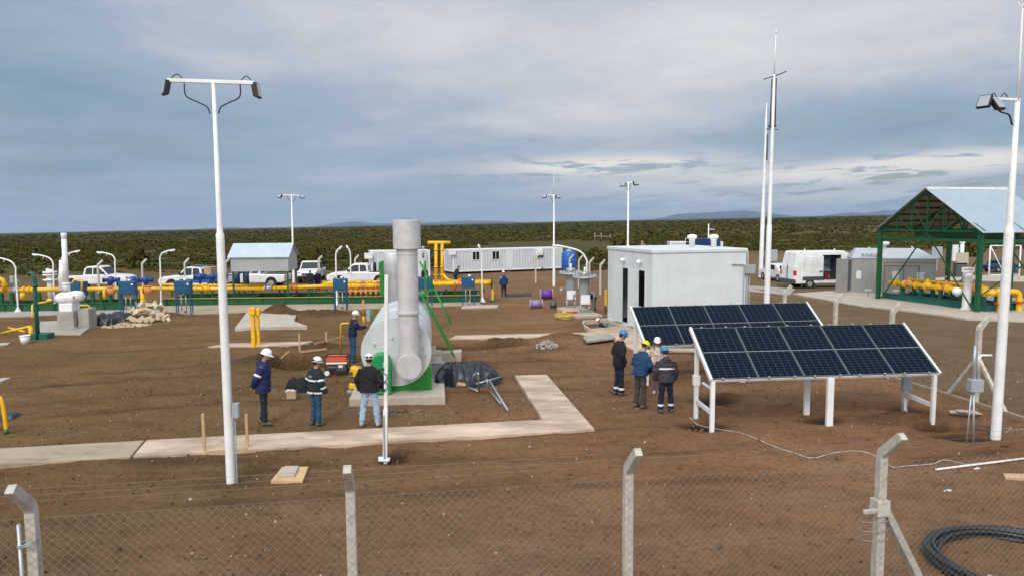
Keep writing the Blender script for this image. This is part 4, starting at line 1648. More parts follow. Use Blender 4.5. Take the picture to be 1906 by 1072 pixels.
mb.ell(P(1433, 235, b.y) - b, (.1, .1, .12))
mb.ell(P(1442, 234, b.y) - b, (.1, .1, .12))
mb.beam(P(1427, 240, b.y) - b, P(1448, 242, b.y) - b, .04, .04)
mb.build('cable', M_dgrey, t)
b, t = pole_frame(1416, 516, 'thin white antenna mast just left of the tallest one, farther back', name='antenna_mast', cat='mast')
top = P(1427, 192, b.y) - b
lathe_pole(t, Vector((0, 0, 0)), top, [(0, .2), (.40, .17), (.41, .13), (.85, .09), (1, .03)])
mb = MB()
mb.beam(P(1424, 240, b.y) - b, P(1434, 242, b.y) - b, .08, .08)
mb.tube([P(1428.5, 250, b.y) - b, P(1427, 299, b.y) - b], .07, 8)
mb.beam(P(1420.5, 478, b.y) - b, P(1421, 494, b.y) - b, .3, .25)
mb.beam(P(1417, 487, b.y) - b, P(1425, 487, b.y) - b, .3, .25)
mb.build('antenna', M_dgrey, t)


def far_pole(px, yb, pxt, yt, arm, label, rod=None, r=.11, joint=.42):
    b, t = pole_frame(px, yb, label)
    top = P(pxt, yt, b.y) - b
    lathe_pole(t, Vector((0, 0, 0)), top, [(0, r), (joint, r * .9), (joint + .015, r * .62), (1, r * .42)])
    A_, B_ = P(arm[0], yt, b.y) - b, P(arm[1], yt + arm[2], b.y) - b
    mb = MB()
    mb.beam(A_, B_, .07, .08)
    mb.build('cross_arm', M_white, t)
    if rod:
        mb = MB()
        mb.tube([top, P(pxt, rod, b.y) - b], [.03, .012], 8)
        mb.build('lightning_rod', M_white, t)
    lamp(t, A_ + Vector((-.06, -.05, .03)), R(150), R(30), (.36, .1, .30))
    lamp(t, B_ + Vector((.06, -.05, .03)), R(-150), R(30), (.36, .1, .30))
    mb = MB()
    for s in (A_, B_):
        q = top + (s - top) * .5
        mb.tube(smooth_path([q, q.lerp(top, .4) + Vector((0, 0, -.35)), top + Vector((0, 0, -.55))]), .02, 6)
    mb.build('cable', M_dgrey, t)


far_pole(547, 535, 542.5, 363, (524, 561, 1), 'white floodlight pole rising behind the grey sheet metal hut')
far_pole(1031, 533, 1031, 363, (1016, 1036, 1), 'white floodlight pole with a rod on top in front of the white site cabin', rod=320)
far_pole(1168, 552, 1169.5, 341, (1162, 1180, -2), 'white floodlight pole rising behind the left side of the white building', joint=.45)

# thin white post before the tank
b, t = pole_frame(717, 857, 'slim white square post standing right in front of the silver tank', name='sensor_post', cat='post')
top = P(719.5, 512, b.y) - b
mb = MB()
mb.beam((0, 0, -.3), top, .075, .075)
mb.beam((0, 0, 0), top * .28, .09, .09)
mb.build('pole', M_white, t, .006)
mb = MB()
mb.box(-.10, .10, -.07, .07, 0, .05)
mb.box(-.14, -.04, -.05, .05, .0, .08)
mb.build('foot', M_white, t, .01)
mb = MB()
mb.beam((.0, -.052, .05), (.0, -.052, 1.0), .035, .02)
mb.build('conduit', M_steel, t)
mb = MB()
for z in (1.62, 1.80):
    mb.tube([(.0 + .1 * cos(a), -.06 + .02 * sin(a), z + .085 * sin(a)) for a in [2 * pi * j / 16 for j in range(16)]], .010, 6, 0, False, True, True)
mb.box(-.03, .03, -.062, -.04, 1.5, 1.56)
mb.box(-.03, .03, -.062, -.04, 1.95, 2.0)
mb.build('clamp', M_black, t)


def gooseneck(px, yb, pxb, ybend, pxe, ye, label, r=.045, foot=True):
    b = G(px, yb)
    t = thing('gooseneck_lamp', label, 'lamp', b, 0, 'white gooseneck lamps between the pipes')
    q, e = P(pxb, ybend, b.y) - b, P(pxe, ye, b.y) - b
    q2 = q + (Vector((0, 0, 0)) - q) * .12
    mb = MB()
    mid = q + Vector(((e.x - q.x) * .25, 0, (e.z - q.z) * .62))
    mb.tube(smooth_path([Vector((0, 0, -.2)), q2 * .6, q2, q, mid, e], 5), [r * 1.15] * 6 + [r] * 100, 10) if False else mb.tube(smooth_path([Vector((0, 0, -.2)), q2 * .6, q2, q, mid, e], 5), r, 10)
    mb.build('pole', M_white, t)
    if foot:
        MB().lathe([(.22, 0), (.20, .03), (.08, .22), (.05, .3)], 16).build('foot', M_white, t)
    d = (e - mid).normalized()
    mb = MB()
    mb.ell(e + d * .12 - Vector((0, 0, .06)), (.17, .10, .07), 12, 8, 0, (0, -math.atan2(d.z, d.x) if d.x > 0 else math.atan2(d.z, -d.x), 0))
    mb.tube([mid.lerp(e, .45), mid.lerp(e, .45) - Vector((0, 0, .16))], .02, 6)
    mb.build('lamp_head', M_white, t)
    return t


gooseneck(34, 581, 28.5, 498, -8, 479, 'white gooseneck lamp cut by the left edge, in front of the yellow pipe')
gooseneck(102, 572, 98.5, 490, 68, 474, 'white gooseneck lamp bending left, behind the white flanged column')
gooseneck(113, 574, 112.5, 490, 141, 468, 'white gooseneck lamp bending right, right behind the white vent stack')
gooseneck(217, 569, 213.5, 482, 188, 470, 'white gooseneck lamp bending left in front of the side-on pickup')
gooseneck(300, 572, 298, 480, 318, 466, 'white gooseneck lamp bending right at the left end of the long green skid')
gooseneck(627, 569, 625, 478, 631, 463, 'white gooseneck lamp by the blue box left of the tank, bending slightly right')
gooseneck(653, 552, 652.5, 480, 648, 462, 'white gooseneck lamp bending slightly left, left of the green railing')
gooseneck(898, 562, 896.5, 480, 893, 461, 'white gooseneck lamp at the right end of the long green skid')
t = gooseneck(1093, 566, 1092, 485, 1036, 457, 'long white gooseneck lamp bending left above the grey regulator columns', .06)

# ------------------------------------------------------------------ white equipment building
e0, e1 = G(1213, 627), G(1131, 598)          # near corner, far corner of the door side
bang = math.atan2(e1.x - e0.x, e1.y - e0.y)  # door side runs back
rzb = -bang
bl = thing('equipment_building', 'white flat roofed equipment building with two narrow half open doors', 'building', (e0.x, e0.y, 0), rzb)
D, Wd, Hh = (e1 - e0).length, 4.55, 3.62
mb = MB()
# walls: the door side is x = 0, openings cut as separate wall pieces
zd0, zd1 = .22, 2.82
doors = [(.72, 1.67), (2.52, 3.47)]
ycur = 0
for y0, y1 in doors + [(D, D)]:
    mb.box(0, .12, ycur, y0, 0, Hh)
    if y1 > y0:
        mb.box(0, .12, y0, y1, zd1, Hh)
        mb.box(0, .12, y0, y1, 0, zd0)
    ycur = y1
mb.box(.12, Wd, 0, .12, 0, Hh)
mb.box(.12, Wd, D - .12, D, 0, Hh)
mb.box(Wd - .12, Wd, .12, D - .12, 0, Hh)
mb.build('wall', M_wall, bl)
mb = MB()
mb.prism([(-.05, -.05), (Wd + .06, -.05), (Wd + .06, D + .05), (-.05, D + .05)], Hh, Hh + .16)
rf = mb.build('roof', M_wall, bl, .03)
for x, y in ((2.9, 1.9), (3.85, 1.6)):
    mb = MB()
    mb.lathe([(.13, 0), (.13, .34), (.15, .35), (.15, .38)], 16, (x, y, Hh + .16))
    mb.lathe([(.12, .38), (.21, .42), (.23, .50), (.20, .57), (.08, .60)], 16, (x, y, Hh + .16))
    mb.build('roof_vent', M_white, rf)
for k, (y0, y1) in enumerate(doors):
    mb = MB()
    mb.box(-.03, .0, y0 - .06, y0, zd0 - .05, zd1 + .06)
    mb.box(-.03, .0, y1, y1 + .06, zd0 - .05, zd1 + .06)
    mb.box(-.03, .0, y0, y1, zd1, zd1 + .06)
    fr = mb.build('door_frame', M_wall, bl)
    mb = MB()
    w = y1 - y0 - .02
    mb.box(-.03, .025, 0, w * 1.0, zd0, zd1)
    mb.box(-.036, -.03, .0, .05, zd0, zd1)
    dr = mb.build('door', M_wall, bl, .004)
    dr.location = (-.05, y0 + .60, 0)
    dr.rotation_euler = (0, 0, R(5))
    mb = MB()
    mb.beam((-.07, .08, 1.35), (-.07, .20, 1.35), .02, .025)
    mb.build('handle', M_steel, dr)
    mb = MB()
    mb.lathe([(.03, -.0), (.10, .02), (.12, .09), (.09, .16), (.03, .19)], 14)
    lm = mb.build('wall_lamp', M_white, bl)
    lm.location = (-.12, y0 + .45, zd1 + .28)
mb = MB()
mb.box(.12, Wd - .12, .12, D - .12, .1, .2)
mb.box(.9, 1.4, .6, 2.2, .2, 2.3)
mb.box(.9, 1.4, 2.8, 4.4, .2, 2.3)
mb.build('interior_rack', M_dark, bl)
mb = MB()
mb.tube([(Wd + .05, -.03, 3.05), (Wd + .05, -.03, 0)], .05, 10)
mb.tube([(Wd - .12, -.04, 3.05), (Wd - .12, -.04, 0)], .025, 8)
mb.tube([(Wd + .18, -.02, 2.6), (Wd + .18, -.02, 0)], .025, 8)
mb.tube([(Wd - .75, -.05, 3.08), (Wd - .15, -.05, 3.05)], .03, 8)
mb.box(Wd - .12, Wd + .36, -.2, -.03, 2.66, 3.05)
mb.build('electric_box', M_grey, bl, .01)
mb = MB()
mb.box(-.25, Wd + .15, -.18, D + .3, -.2, .12)
mb.build('foundation', M_palepath, bl, .01)
# steps and slabs in front of the doors
mb = MB()
mb.prism([G(*q, .10).to_2d() for q in ((1104, 615), (1152, 606), (1168, 606), (1225, 640), (1212, 668), (1160, 640))], -.1, .10)
o = mb.build('pavement', M_path, None, .01)
tag(o, kind='structure')
mb = MB()
for a_, b_ in (((1087, 600), (1085, 607.5)), ((1085, 607), (1098, 616)), ((1098, 616), (1150, 612)), ((1086, 600), (1133, 598))):
    mb.beam(G(*a_, .10), G(*b_, .10), .10, .20)
single('formwork_frame', mb, M_palepath, 'pale board frame round the open pit beside the white building', 'formwork', bevel=.008)
mb = MB()
mb.prism([G(*q, .22).to_2d() for q in ((1085, 626), (1133, 620), (1146, 627), (1092, 634))], .12, .22)
for q in ((1092, 631), (1140, 626), (1115, 630)):
    g = G(*q, .1)
    mb.box(g.x - .1, g.x + .1, g.y + .1, g.y + .3, -.05, .12)
single('concrete_slab', mb, M_conc, 'loose grey concrete slab on blocks, just left of the bright blue helmet', 'slab', bevel=.01)

# ------------------------------------------------------------------ silver tank heater
q0, q1 = G(650, 757), G(829, 751)
tang = R(6.5)
pad_w = (q1 - q0).length
TK = thing('tank_heater', 'large horizontal silver tank heater with a tall chimney on its front and green supports', 'tank', (q0.x, q0.y, 0), tang)
mb = MB()
mb.box(0, pad_w, .0, 1.6, -.2, .22)
mb.box(.3, pad_w - .25, 1.6, 4.6, -.2, .12)
mb.box(0, pad_w, 4.6, 7.2, -.2, .22)
mb.build('concrete_pad', M_palepath, TK, .015)
ax, az, r, yf, yl = pad_w * .485, 1.36, 1.0, .72, 6.0
mb = MB()
n = 56
rings = []
for y, q in ((0, .0), (0, .5), (0, .93), (.0, .985), (.03, 1.0), (.05, 1.0), (.055, .985), (2.0, .985), (2.005, 1.0), (2.06, 1.0), (2.065, .985), (4.0, .985), (4.005, 1.0), (4.06, 1.0), (4.065, .985), (yl, .985), (yl + .1, .8), (yl + .15, 0)):
    rings.append([Vector((ax + r * max(q, .001) * cos(2 * pi * j / n), yf + y, az + r * max(q, .001) * sin(2 * pi * j / n))) for j in range(n)])
mb.loft(rings, 0, True, False)
sh = mb.build('shell', M_silver, TK)
e = sh.modifiers.new('edge', 'EDGE_SPLIT')
e.split_angle = R(35)
for a_, z_, r_ in ((.62, .16, .035), (-.30, .12, .04), (-.12, .42, .03), (.68, .50, .03), (.80, -.08, .035), (.76, .12, .03), (-.62, .25, .03)):
    MB().cyl((ax + a_, yf - .09, az + z_), (ax + a_, yf + .02, az + z_), r_, None, 10).build('fitting', M_stack, TK)
# saddles
for ys in (.78, 5.4):
    prof = [(ax - .98, .22), (ax + .98, .22), (ax + .98, .88)] + [(ax + 1.012 * cos(a), az + 1.012 * sin(a)) for a in [R(-28 - 124 * j / 20) for j in range(21)]] + [(ax - .98, .88)]
    mb = MB().extrude_y(prof, ys, ys + .14)
    for x in (-.6, 0, .6):
        mb.box(ax + x - .02, ax + x + .02, ys + .14, ys + .42, .22, .34)
    mb.build('saddle', M_lgreen, TK, .006)
# front chimney
sx_, sy_ = ax + .37, yf - .40
mb = MB()
mb.cyl((sx_, sy_ - .31, 1.06), (sx_, yf + .02, 1.06), .345, None, 32)
mb.build('elbow_drum', M_stack, TK)
mb = MB()
mb.lathe([(.285, 1.0), (.285, 2.50), (.335, 2.505), (.335, 2.56), (.285, 2.565), (.285, 4.12), (.30, 4.13), (.30, 4.18), (.286, 4.19), (.286, 4.24), (.30, 4.25), (.30, 4.31)], 36, (sx_, sy_, 0))
ch = mb.build('chimney', M_stack, TK)
e = ch.modifiers.new('edge', 'EDGE_SPLIT')
e.split_angle = R(40)
mb = MB()
mb.tube([(sx_, sy_, 4.29), (sx_, sy_, 4.295), (sx_, sy_, 5.06)], [.30, .378, .378], 36)
mb.tube([(sx_, sy_, 5.061), (sx_, sy_, 5.08)], [.378, .33], 36)
cp = mb.build('chimney_cap', M_stack, ch)
e = cp.modifiers.new('edge', 'EDGE_SPLIT')
e.split_angle = R(40)
# burner
prof = [(-.30, .24), (.27, .24)] + [(.0 + (.285) * cos(a), 1.08 + .30 * sin(a)) for a in [R(180 * j / 14) for j in range(15)]]
mb = MB()
mb.M = Matrix.Translation((ax - .42, 0, 0))
mb.extrude_y(prof, .30, yf + .03)
mb.build('burner', M_burner, TK, .03)
mb = MB()
mb.box(ax - .36, ax - .20, .28, .298, 1.0, 1.14)
mb.build('burner_plate', M_grey, TK)
# rear chimney
Ti = Matrix.Rotation(-tang, 4, 'Z') @ Matrix.Translation((-q0.x, -q0.y, 0))
rc = Ti @ P(733, 545, 24.6)
mb = MB()
zt = P(733, 470, 24.6).z
mb.lathe([(.31, 2.2), (.31, zt - .78), (.325, zt - .77), (.325, zt - .05), (.30, zt)], 28, (rc.x, rc.y, 0))
mb.build('rear_chimney', M_stack, TK)
# top platform with railing
mb = MB()
pl = [Ti @ P(x, y, 25.2) for x, y in ((711, 555), (711, 488), (742, 486), (711, 517), (760, 517))]
zt_ = 2.42
mb.box(pl[0].x, ax + .85, pl[0].y - .2, pl[0].y + .7, zt_ - .02, zt_ + .04)
mb.box(pl[0].x + .45, ax + .1, pl[0].y - .28, pl[0].y - .2, zt_ - .05, zt_ + .20)
mb.build('platform', M_lgreen, TK)
mb = MB()
for x in (pl[0].x, ax + .8):
    for y in (pl[0].y - .18, pl[0].y + .65):
        mb.beam((x, y, zt_), (x, y, pl[1].z), .06 if x > ax else .11, .06)
for z in (pl[1].z, pl[3].z):
    for y in (pl[0].y - .18, pl[0].y + .65):
        mb.tube([(pl[0].x, y, z), (rc.x + .5, y, z + .02)], .022, 8)
mb.build('railing', M_lgreen, TK)
# ladder down the side
mb = MB()
lt, lb = Ti @ P(786, 551, 24.9), Ti @ P(846, 664, 24.9)
hl = [Ti @ P(x, y, 24.9) for x, y in ((781, 488), (808, 538), (839, 602), (821, 612))]
for dy_ in (0, .62):
    o_ = Vector((0, dy_, 0))
    mb.beam(lt + o_, lb + o_, .04, .065)
    mb.tube([hl[0] + o_, hl[1] + o_], .024, 8)
    mb.tube([hl[1] + o_, lt + o_], .024, 8)
    mb.tube([hl[1] + o_, hl[2] + o_, hl[3] + o_], .022, 8)
for k in range(9):
    c = lt.lerp(lb, (k + .5) / 9)
    mb.beam(c, c + Vector((0, .62, 0)), .025, .07)
mb.build('ladder', M_lgreen, TK)

# blocks beside the tank
for k, (pts, z, lab) in enumerate(((((812, 667), (860, 663), (858, 655), (812, 657)), .34, 'pale concrete block under the foot of the green ladder'),
                                   (((797, 680), (812, 678), (811, 642), (797, 645)), .5, 'narrow pale concrete block between the tank and the ladder foot'))):
    mb = MB()
    mb.prism([G(*q, z if i > 1 else z * .2).to_2d() for i, q in enumerate(pts)], -.1, z)
    single('concrete_block', mb, M_palepath, lab, 'block', bevel=.012)

# grey metal sheet box and the tarpaulin heap
g = G(815, 706)
mb = MB()
mb.obox((0, 0, .28), (.42, .06, .5), (R(-12), 0, R(-12)))
mb.obox((0, .16, .50), (.42, .30, .03), (R(6), 0, R(-12)))
single('metal_sheet', mb, M_steel, 'bent grey metal sheet standing between the tank pad and the tarpaulin', 'sheet', loc=(g.x, g.y, 0))


def heap(cx, cy, lx, ly, h, seed, nx_=44, ny_=28, ang=0.0, crumple=.10):
    mb = MB()
    vs = []
    for j in range(ny_ + 1):
        for i in range(nx_ + 1):
            u_, v_ = i / nx_ * 2 - 1, j / ny_ * 2 - 1
            d = max(abs(u_), abs(v_)) ** 1.0 * .55 + math.hypot(u_, v_) * .45
            z = h * max(0, 1 - d ** 3.4) ** .5
            X_, Y_ = u_ * lx, v_ * ly
            q = float(vnoise(np.array([X_ * 3.1 + seed]), np.array([Y_ * 3.1]), 31)[0])
            q2 = abs(float(vnoise(np.array([X_ * 5.5 + 2 * Y_ + seed]), np.array([Y_ * 4.5 - X_]), 32)[0]))
            q3 = abs(float(vnoise(np.array([X_ * 13 + seed]), np.array([Y_ * 12]), 33)[0]))
            z += (q * crumple * 1.6 - q2 * crumple * 2.4 - q3 * crumple * .8) * min(1, z * 4) - .02
            k_ = 1 + .16 * q
            vs.append((cx + (X_ * cos(ang) - Y_ * sin(ang)) * k_, cy + (X_ * sin(ang) + Y_ * cos(ang)) * k_, max(z, -.03)))
    fs = [(j * (nx_ + 1) + i, j * (nx_ + 1) + i + 1, (j + 1) * (nx_ + 1) + i + 1, (j + 1) * (nx_ + 1) + i) for j in range(ny_) for i in range(nx_)]
    mb.add(vs, fs, 0, True)
    return mb


g = G(868, 712)
single('tarpaulin', heap(g.x, g.y, 1.02, .58, .68, 3, 64, 40, .05, .13), M_tarp, 'crumpled black tarpaulin heaped over goods beside the silver tank', 'tarpaulin')
mb = MB()
for k, (px, py) in enumerate(((846, 719), (858, 721))):
    g = G(px, py)
    mb.obox((g.x, g.y + .02, .07), (.26, .12, .12), (.5 * k + .2, .2, .4 * k))
single('wooden_box', mb, M_card, 'broken wooden pieces poking out under the black tarpaulin', 'wood')
mb = MB()
pts = [(904, 686, .45), (914, 690, .42), (938, 704, .10), (930, 708, .08), (910, 702, .30)]
vs = [G(x, y, z) for x, y, z in pts]
mb.add(vs + [v - Vector((0, 0, .012)) for v in vs], [(0, 1, 2, 3, 4), (9, 8, 7, 6, 5)] + [(i, (i + 1) % 5, 5 + (i + 1) % 5, 5 + i) for i in range(5)])
single('grey_sheet', mb, M_tarp, 'stiff dark grey sheet sloping down at the right end of the tarpaulin', 'sheet')
t = thing('metal_trestle', 'light metal trestle frame standing at the right end of the tarpaulin', 'trestle', G(895, 727))
b = G(895, 727)
mb = MB()
mb.tube([G(886, 714, .30) - b, G(932, 701, .42) - b], .022, 8)
mb.tube([G(890, 694, .78) - b, G(892, 727, .0) - b], .022, 8)
mb.tube([G(871, 720, .08) - b, G(890.7, 728, .02) - b], .022, 8)
mb.tube([G(906, 705, .42) - b, G(910, 723, .12) - b], .022, 8)
mb.build('frame', M_steel, t)
for k, (a_, b_, lab) in enumerate((((911, 708, .35), (945.3, 763.4, .03), 'long galvanised pipe leaning down from the trestle onto the dirt'),
                                   ((911, 727, .04), (932.7, 750.8, .03), 'shorter galvanised pipe lying beside the long one'))):
    mb = MB()
    mb.tube([G(*a_), G(*b_)], .028, 10)
    single('steel_pipe', mb, M_steel, lab, 'pipe', 'loose galvanised pipes')

# ------------------------------------------------------------------ concrete strips of the yard
def slab(name, px, z, m, kind='structure', label=None, cat=None, z0=-.15, bevel=.015):
    mb = MB()
    mb.prism([G(*q, z).to_2d() for q in px], z0, z)
    o = mb.build(name, m, None, bevel)
    if kind:
        tag(o, kind=kind)
    else:
        tag(o, label, cat)
    return o


slab('path', [(-80, 838), (268, 818.5), (243, 848.5), (-80, 868)], .09, M_palegrey)
slab('path', [(273, 818), (1011, 780), (958, 698), (1018, 696.5), (1107, 797.5), (247, 848)], .09, M_path)
slab('path', [(386, 645), (420, 638.5), (583, 634.5), (560, 641)], .05, M_path)
slab('path', [(836, 630), (848, 624), (1133, 617), (1150, 625)], .06, M_path)
slab('pavement', [(300, 584), (450, 581), (640, 575), (897, 567), (885, 556), (310, 560)], .06, M_palegrey)
slab('pavement', [(-60, 592), (108, 585), (300, 580), (290, 566), (-60, 572)], .05, M_conc)
slab('pavement', [(-60, 648), (14, 640), (20, 637), (-60, 641)], .06, M_palepath)
slab('pavement', [(-60, 723), (-10, 714), (20, 702), (-60, 706)], .06, M_palepath)
slab('pavement', [(70, 622), (150, 622), (176, 602), (170, 592), (75, 598)], .07, M_conc)
slab('pavement', [(1475, 546), (1590, 566.5), (1700, 578.5), (1800, 592), (2000, 603), (2100, 575), (1700, 535), (1560, 540)], .08, M_palepath)
slab('pavement', [(1385, 541), (1470, 549), (1480, 537), (1385, 531)], .02, M_conc)
slab('pavement', [(858, 573), (926, 571), (928, 567), (862, 568)], .06, M_palepath)
slab('pavement', [(1830, 512), (2100, 520), (2100, 528), (1700, 520)], .03, M_palepath)
slab('concrete_slab', [(437, 610), (459, 581), (554, 579), (547, 597), (572, 606)], .16, M_palepath, None, 'broad pale concrete slab with a dirty edge behind the double yellow post', 'slab')

# ------------------------------------------------------------------ long green skid with yellow pipework
s0, s1 = G(304, 570.5), G(893, 563.5)
kang = math.atan2(s1.y - s0.y, s1.x - s0.x)
KL = (s1 - s0).length
SK = thing('pipe_skid', 'long green skid carrying yellow gas pipes and valves behind the yard', 'pipe skid', (s0.x, s0.y, 0), kang)
Ki = Matrix.Rotation(-kang, 4, 'Z') @ Matrix.Translation((-s0.x, -s0.y, 0))


def K(px, py, ly):
    """pixel -> point of the skid's frame on the plane local y = ly"""
    r = ray(px, py)
    o_, d_ = Ki @ Vector((0, 0, CAMH)), Ki.to_3x3() @ r
    t = (ly - o_.y) / d_.y
    return o_ + d_ * t


def flange(mb, p, ax_, r, th=.05, m=0):
    mb.cyl(p - ax_ * th / 2, p + ax_ * th / 2, r, None, 18, m)


X_ = Vector((1, 0, 0))
Z_ = Vector((0, 0, 1))
Y_ = Vector((0, 1, 0))
mb = MB()
for y in (0, 3.2):
    mb.box(0, KL, y, y + .05, .06, .44)
    mb.box(0, KL, y - .07, y + .12, .44, .47)
    mb.box(0, KL, y - .07, y + .12, .06, .09)
    for k in range(14):
        mb.box(k * KL / 13.5 + .2, k * KL / 13.5 + .23, y - .06, y, .09, .44)
for k in range(9):
    x = .1 + k * (KL - .2) / 8
    mb.box(x - .06, x + .06, .05, 3.2, .2, .40)
mb.build('frame', M_green, SK)
mb = MB()
mb.box(0, KL, -.03, .0, .475, .50)
mb.build('edge_strip', M_yellow, SK)
py_a, py_b = 1.1, 2.1
mb = MB()
MB().tube([K(296, 537.5, py_a), K(496, 537.5, py_a)], .115, 16).build('pipe', M_yellow, SK)
MB().tube([K(508, 536, py_a), K(640, 531.5, py_a)], .115, 16).build('pipe', M_yellow, SK)
MB().tube([K(300, 530, py_b), K(490, 532, py_b)], .09, 14).build('pipe', M_yellow, SK)
MB().tube([K(600, 526, py_b), K(915, 523, py_b)], .09, 14).build('pipe', M_yellow, SK)
MB().tube([K(640, 533, py_a), K(718, 532, py_a)], .16, 16).build('pipe', M_yellow, SK)
MB().tube([K(790, 529, py_a), K(915, 526.5, py_a)], .14, 16).build('pipe', M_yellow, SK)
MB().tube([K(600, 531, py_a), K(616, 527, py_a), K(640, 527, py_a)], .10, 12).build('pipe', M_yellow, SK)
mb = MB()
for px, py in ((366, 537.5), (378, 537.5), (492, 537.5), (512, 536), (540, 535.5), (556, 535), (566, 534), (652, 533), (664, 533), (700, 533), (712, 533), (845, 528), (852, 528), (872, 527.5), (880, 527.5), (460, 537.5), (330, 537.5)):
    mb = MB()
    flange(mb, K(px, py, py_a), X_, .19 if px > 640 else .17, .06)
    mb.build('flange', M_yellow, SK)
mb = MB()
for px in (320, 375, 395, 445, 470, 520, 530, 575, 608, 645, 720, 770, 830, 900):
    p = K(px, 536, py_a if px % 2 else py_b)
    mb = MB()
    mb.box(p.x - .05, p.x + .05, p.y - .05, p.y + .05, .4, p.z - .08)
    mb.box(p.x - .09, p.x + .09, p.y - .09, p.y + .09, p.z - .12, p.z - .07)
    mb.build('support', M_green, SK)
# valves, each a body with its own actuator or bonnet
for px, py, m, h in ((500, 536, M_steel, .2), (548, 535, M_orange, .22), (658, 532, M_yellow, .25), (676, 532, M_orange, .22), (690, 532, M_yellow, .25), (704, 532, M_orange, .2), (384, 537, M_yellow, .2), (858, 528, M_orange, .22)):
    p = K(px, py, py_a)
    mb = MB()
    mb.ell(p, (.2, .2, .2), 14, 10)
    mb.cyl(p + Z_ * .1, p + Z_ * (.1 + h), .08, None, 12)
    flange(mb, p + Z_ * (.14 + h * .5), Z_, .14, .05)
    flange(mb, p - X_ * .2, X_, .2, .05)
    flange(mb, p + X_ * .2, X_, .2, .05)
    mb.build('valve', m, SK)
for px, w in ((395, 54), (372, 20)):
    a_, b_ = K(px - w / 2, 517, py_b), K(px + w / 2, 514.5, py_b)
    mb = MB()
    mb.tube([a_, b_], .13, 14)
    flange(mb, a_, X_, .16)
    flange(mb, b_, X_, .16)
    mb.ell((a_ + b_) / 2, (.24, .22, .24), 12, 8)
    mb.cyl((a_ + b_) / 2, (a_ + b_) / 2 - Z_ * .45, .07, None, 10)
    mb.build('valve_actuator', M_actuator, SK)
# low valve bay under the cluster
mb = MB()
for px in (652, 662, 672, 681, 690, 700, 709):
    p = K(px, 545, .55)
    mb.tube([p + Z_ * .25, p - Z_ * .25], .045, 8)
    mb.ell(p, (.09, .09, .10), 10, 6)
mb.tube([K(645, 542, .55), K(714, 541, .55)], .06, 10)
mb.build('small_pipework', M_orange, SK)
# the yellow double riser
mb = MB()
for px in (811.5, 823):
    mb.tube([K(px, 530, 1.2), K(px, 453, 1.2)], .10, 14)
    for q in (465, 497, 512):
        flange(mb, K(px, q, 1.2), Z_, .15, .05)
mb.tube([K(796, 452, 1.2), K(838, 452, 1.2)], .105, 14)
mb.tube([K(823, 510, 1.2), K(832, 520, 1.2), K(848, 527, 1.2)], .10, 12)
mb.build('riser', M_yellow, SK)
mb = MB()
p = K(847, 536, .8)
mb.tube([p + Z_ * .35, p - Z_ * .35], .05, 8)
p = K(676, 572, -1.0)
mb.build('drain_valve', M_red, SK)

# end blind of the pipe on its own stand
g = G(917, 561)
t = thing('pipe_end_blind', 'black round blind flange on a yellow stand at the end of the pipes', 'flange', g)
p = P(916, 527, g.y) - g
MB().cyl(p - X_ * .05, p + X_ * .02, .34, None, 24).build('blind', M_black, t)
MB().tube([p - X_ * .08, p - X_ * .75], .15, 14).build('pipe', M_yellow, t)
MB().box(-.06, .06, -.06, .06, .1, p.z - .2).build('stand', M_yellow, t)
MB().box(-.26, .2, -.2, .2, -.1, .10).build('foot', M_green, t)

# ------------------------------------------------------------------ blue control boxes
def control_box(px, yb, w, ytop, ybot, label, proto=[None]):
    b = G(px, yb)
    zt, zb = P(px, ytop, b.y).z, P(px, ybot, b.y).z
    W_ = w / FPX * b.y
    t = thing('control_box', label, 'control box', b, 0, 'blue control boxes before the skids')
    MB().box(-W_ / 2, W_ / 2, -.16, .16, zb, zt).build('cabinet', M_blue, t, .02)
    mb = MB()
    mb.box(-W_ / 2 + .05, W_ / 2 - .05, -.175, -.16, zb + .05, zt - .05)
    mb.build('door', M_blue, t, .008)
    for s in (-1, 1):
        for y in (-.12, .12):
            MB().box(s * (W_ / 2 - .06) - .025, s * (W_ / 2 - .06) + .025, y - .025, y + .025, -.1, zb).build('leg', M_blue, t)
    mb = MB()
    mb.lathe([(.06, 0), (.09, .03), (.08, .09), (.02, .13)], 12, (W_ * .1, 0, zt))
    mb.build('beacon', M_white, t)
    mb = MB()
    mb.box(W_ * .28, W_ * .40, -.182, -.175, zt - .22, zt - .12)
    mb.build('plate', M_white, t)
    mb = MB()
    for x in (-.08, .05):
        mb.tube([(x * 2, 0, zb), (x * 2, 0, .2)], .03, 8)
    mb.cyl((.06, -.02, .38), (.06, -.02, .12), .02, .09, 10)
    mb.build('conduit', M_steel, t)


control_box(241, 583, 31, 523.5, 548, 'blue control box on legs beside the white vent stack')
control_box(344, 585, 31, 522.5, 546, 'blue control box on legs left of the grey sheet metal hut')
control_box(635, 577, 26, 518.5, 540, 'blue control box on legs between the grey hut and the tank')
control_box(793, 571, 26, 516.5, 537, 'blue control box on legs partly hidden behind the green ladder')
control_box(872, 570, 25, 515, 535.5, 'blue control box on legs right of the yellow double riser')
for k, (px, yb, yt, w, lab) in enumerate(((149, 572, 524, 27, 'tall dark blue cabinet right behind the white valve vessel'),)):
    b = G(px, yb)
    zt = P(px, yt, b.y).z
    W_ = w / FPX * b.y
    t = thing('cabinet', lab, 'cabinet', b)
    MB().box(-W_ / 2, W_ / 2, -.2, .25, .7, zt).build('body', M_blue, t, .02)
    MB().box(-W_ / 2 + .05, W_ / 2 - .05, -.215, -.2, .75, zt - .05).build('door', M_blue, t, .006)
    for s in (-1, 1):
        MB().box(s * (W_ / 2 - .08) - .04, s * (W_ / 2 - .08) + .04, -.05, .05, -.1, .7).build('leg', M_teal, t)
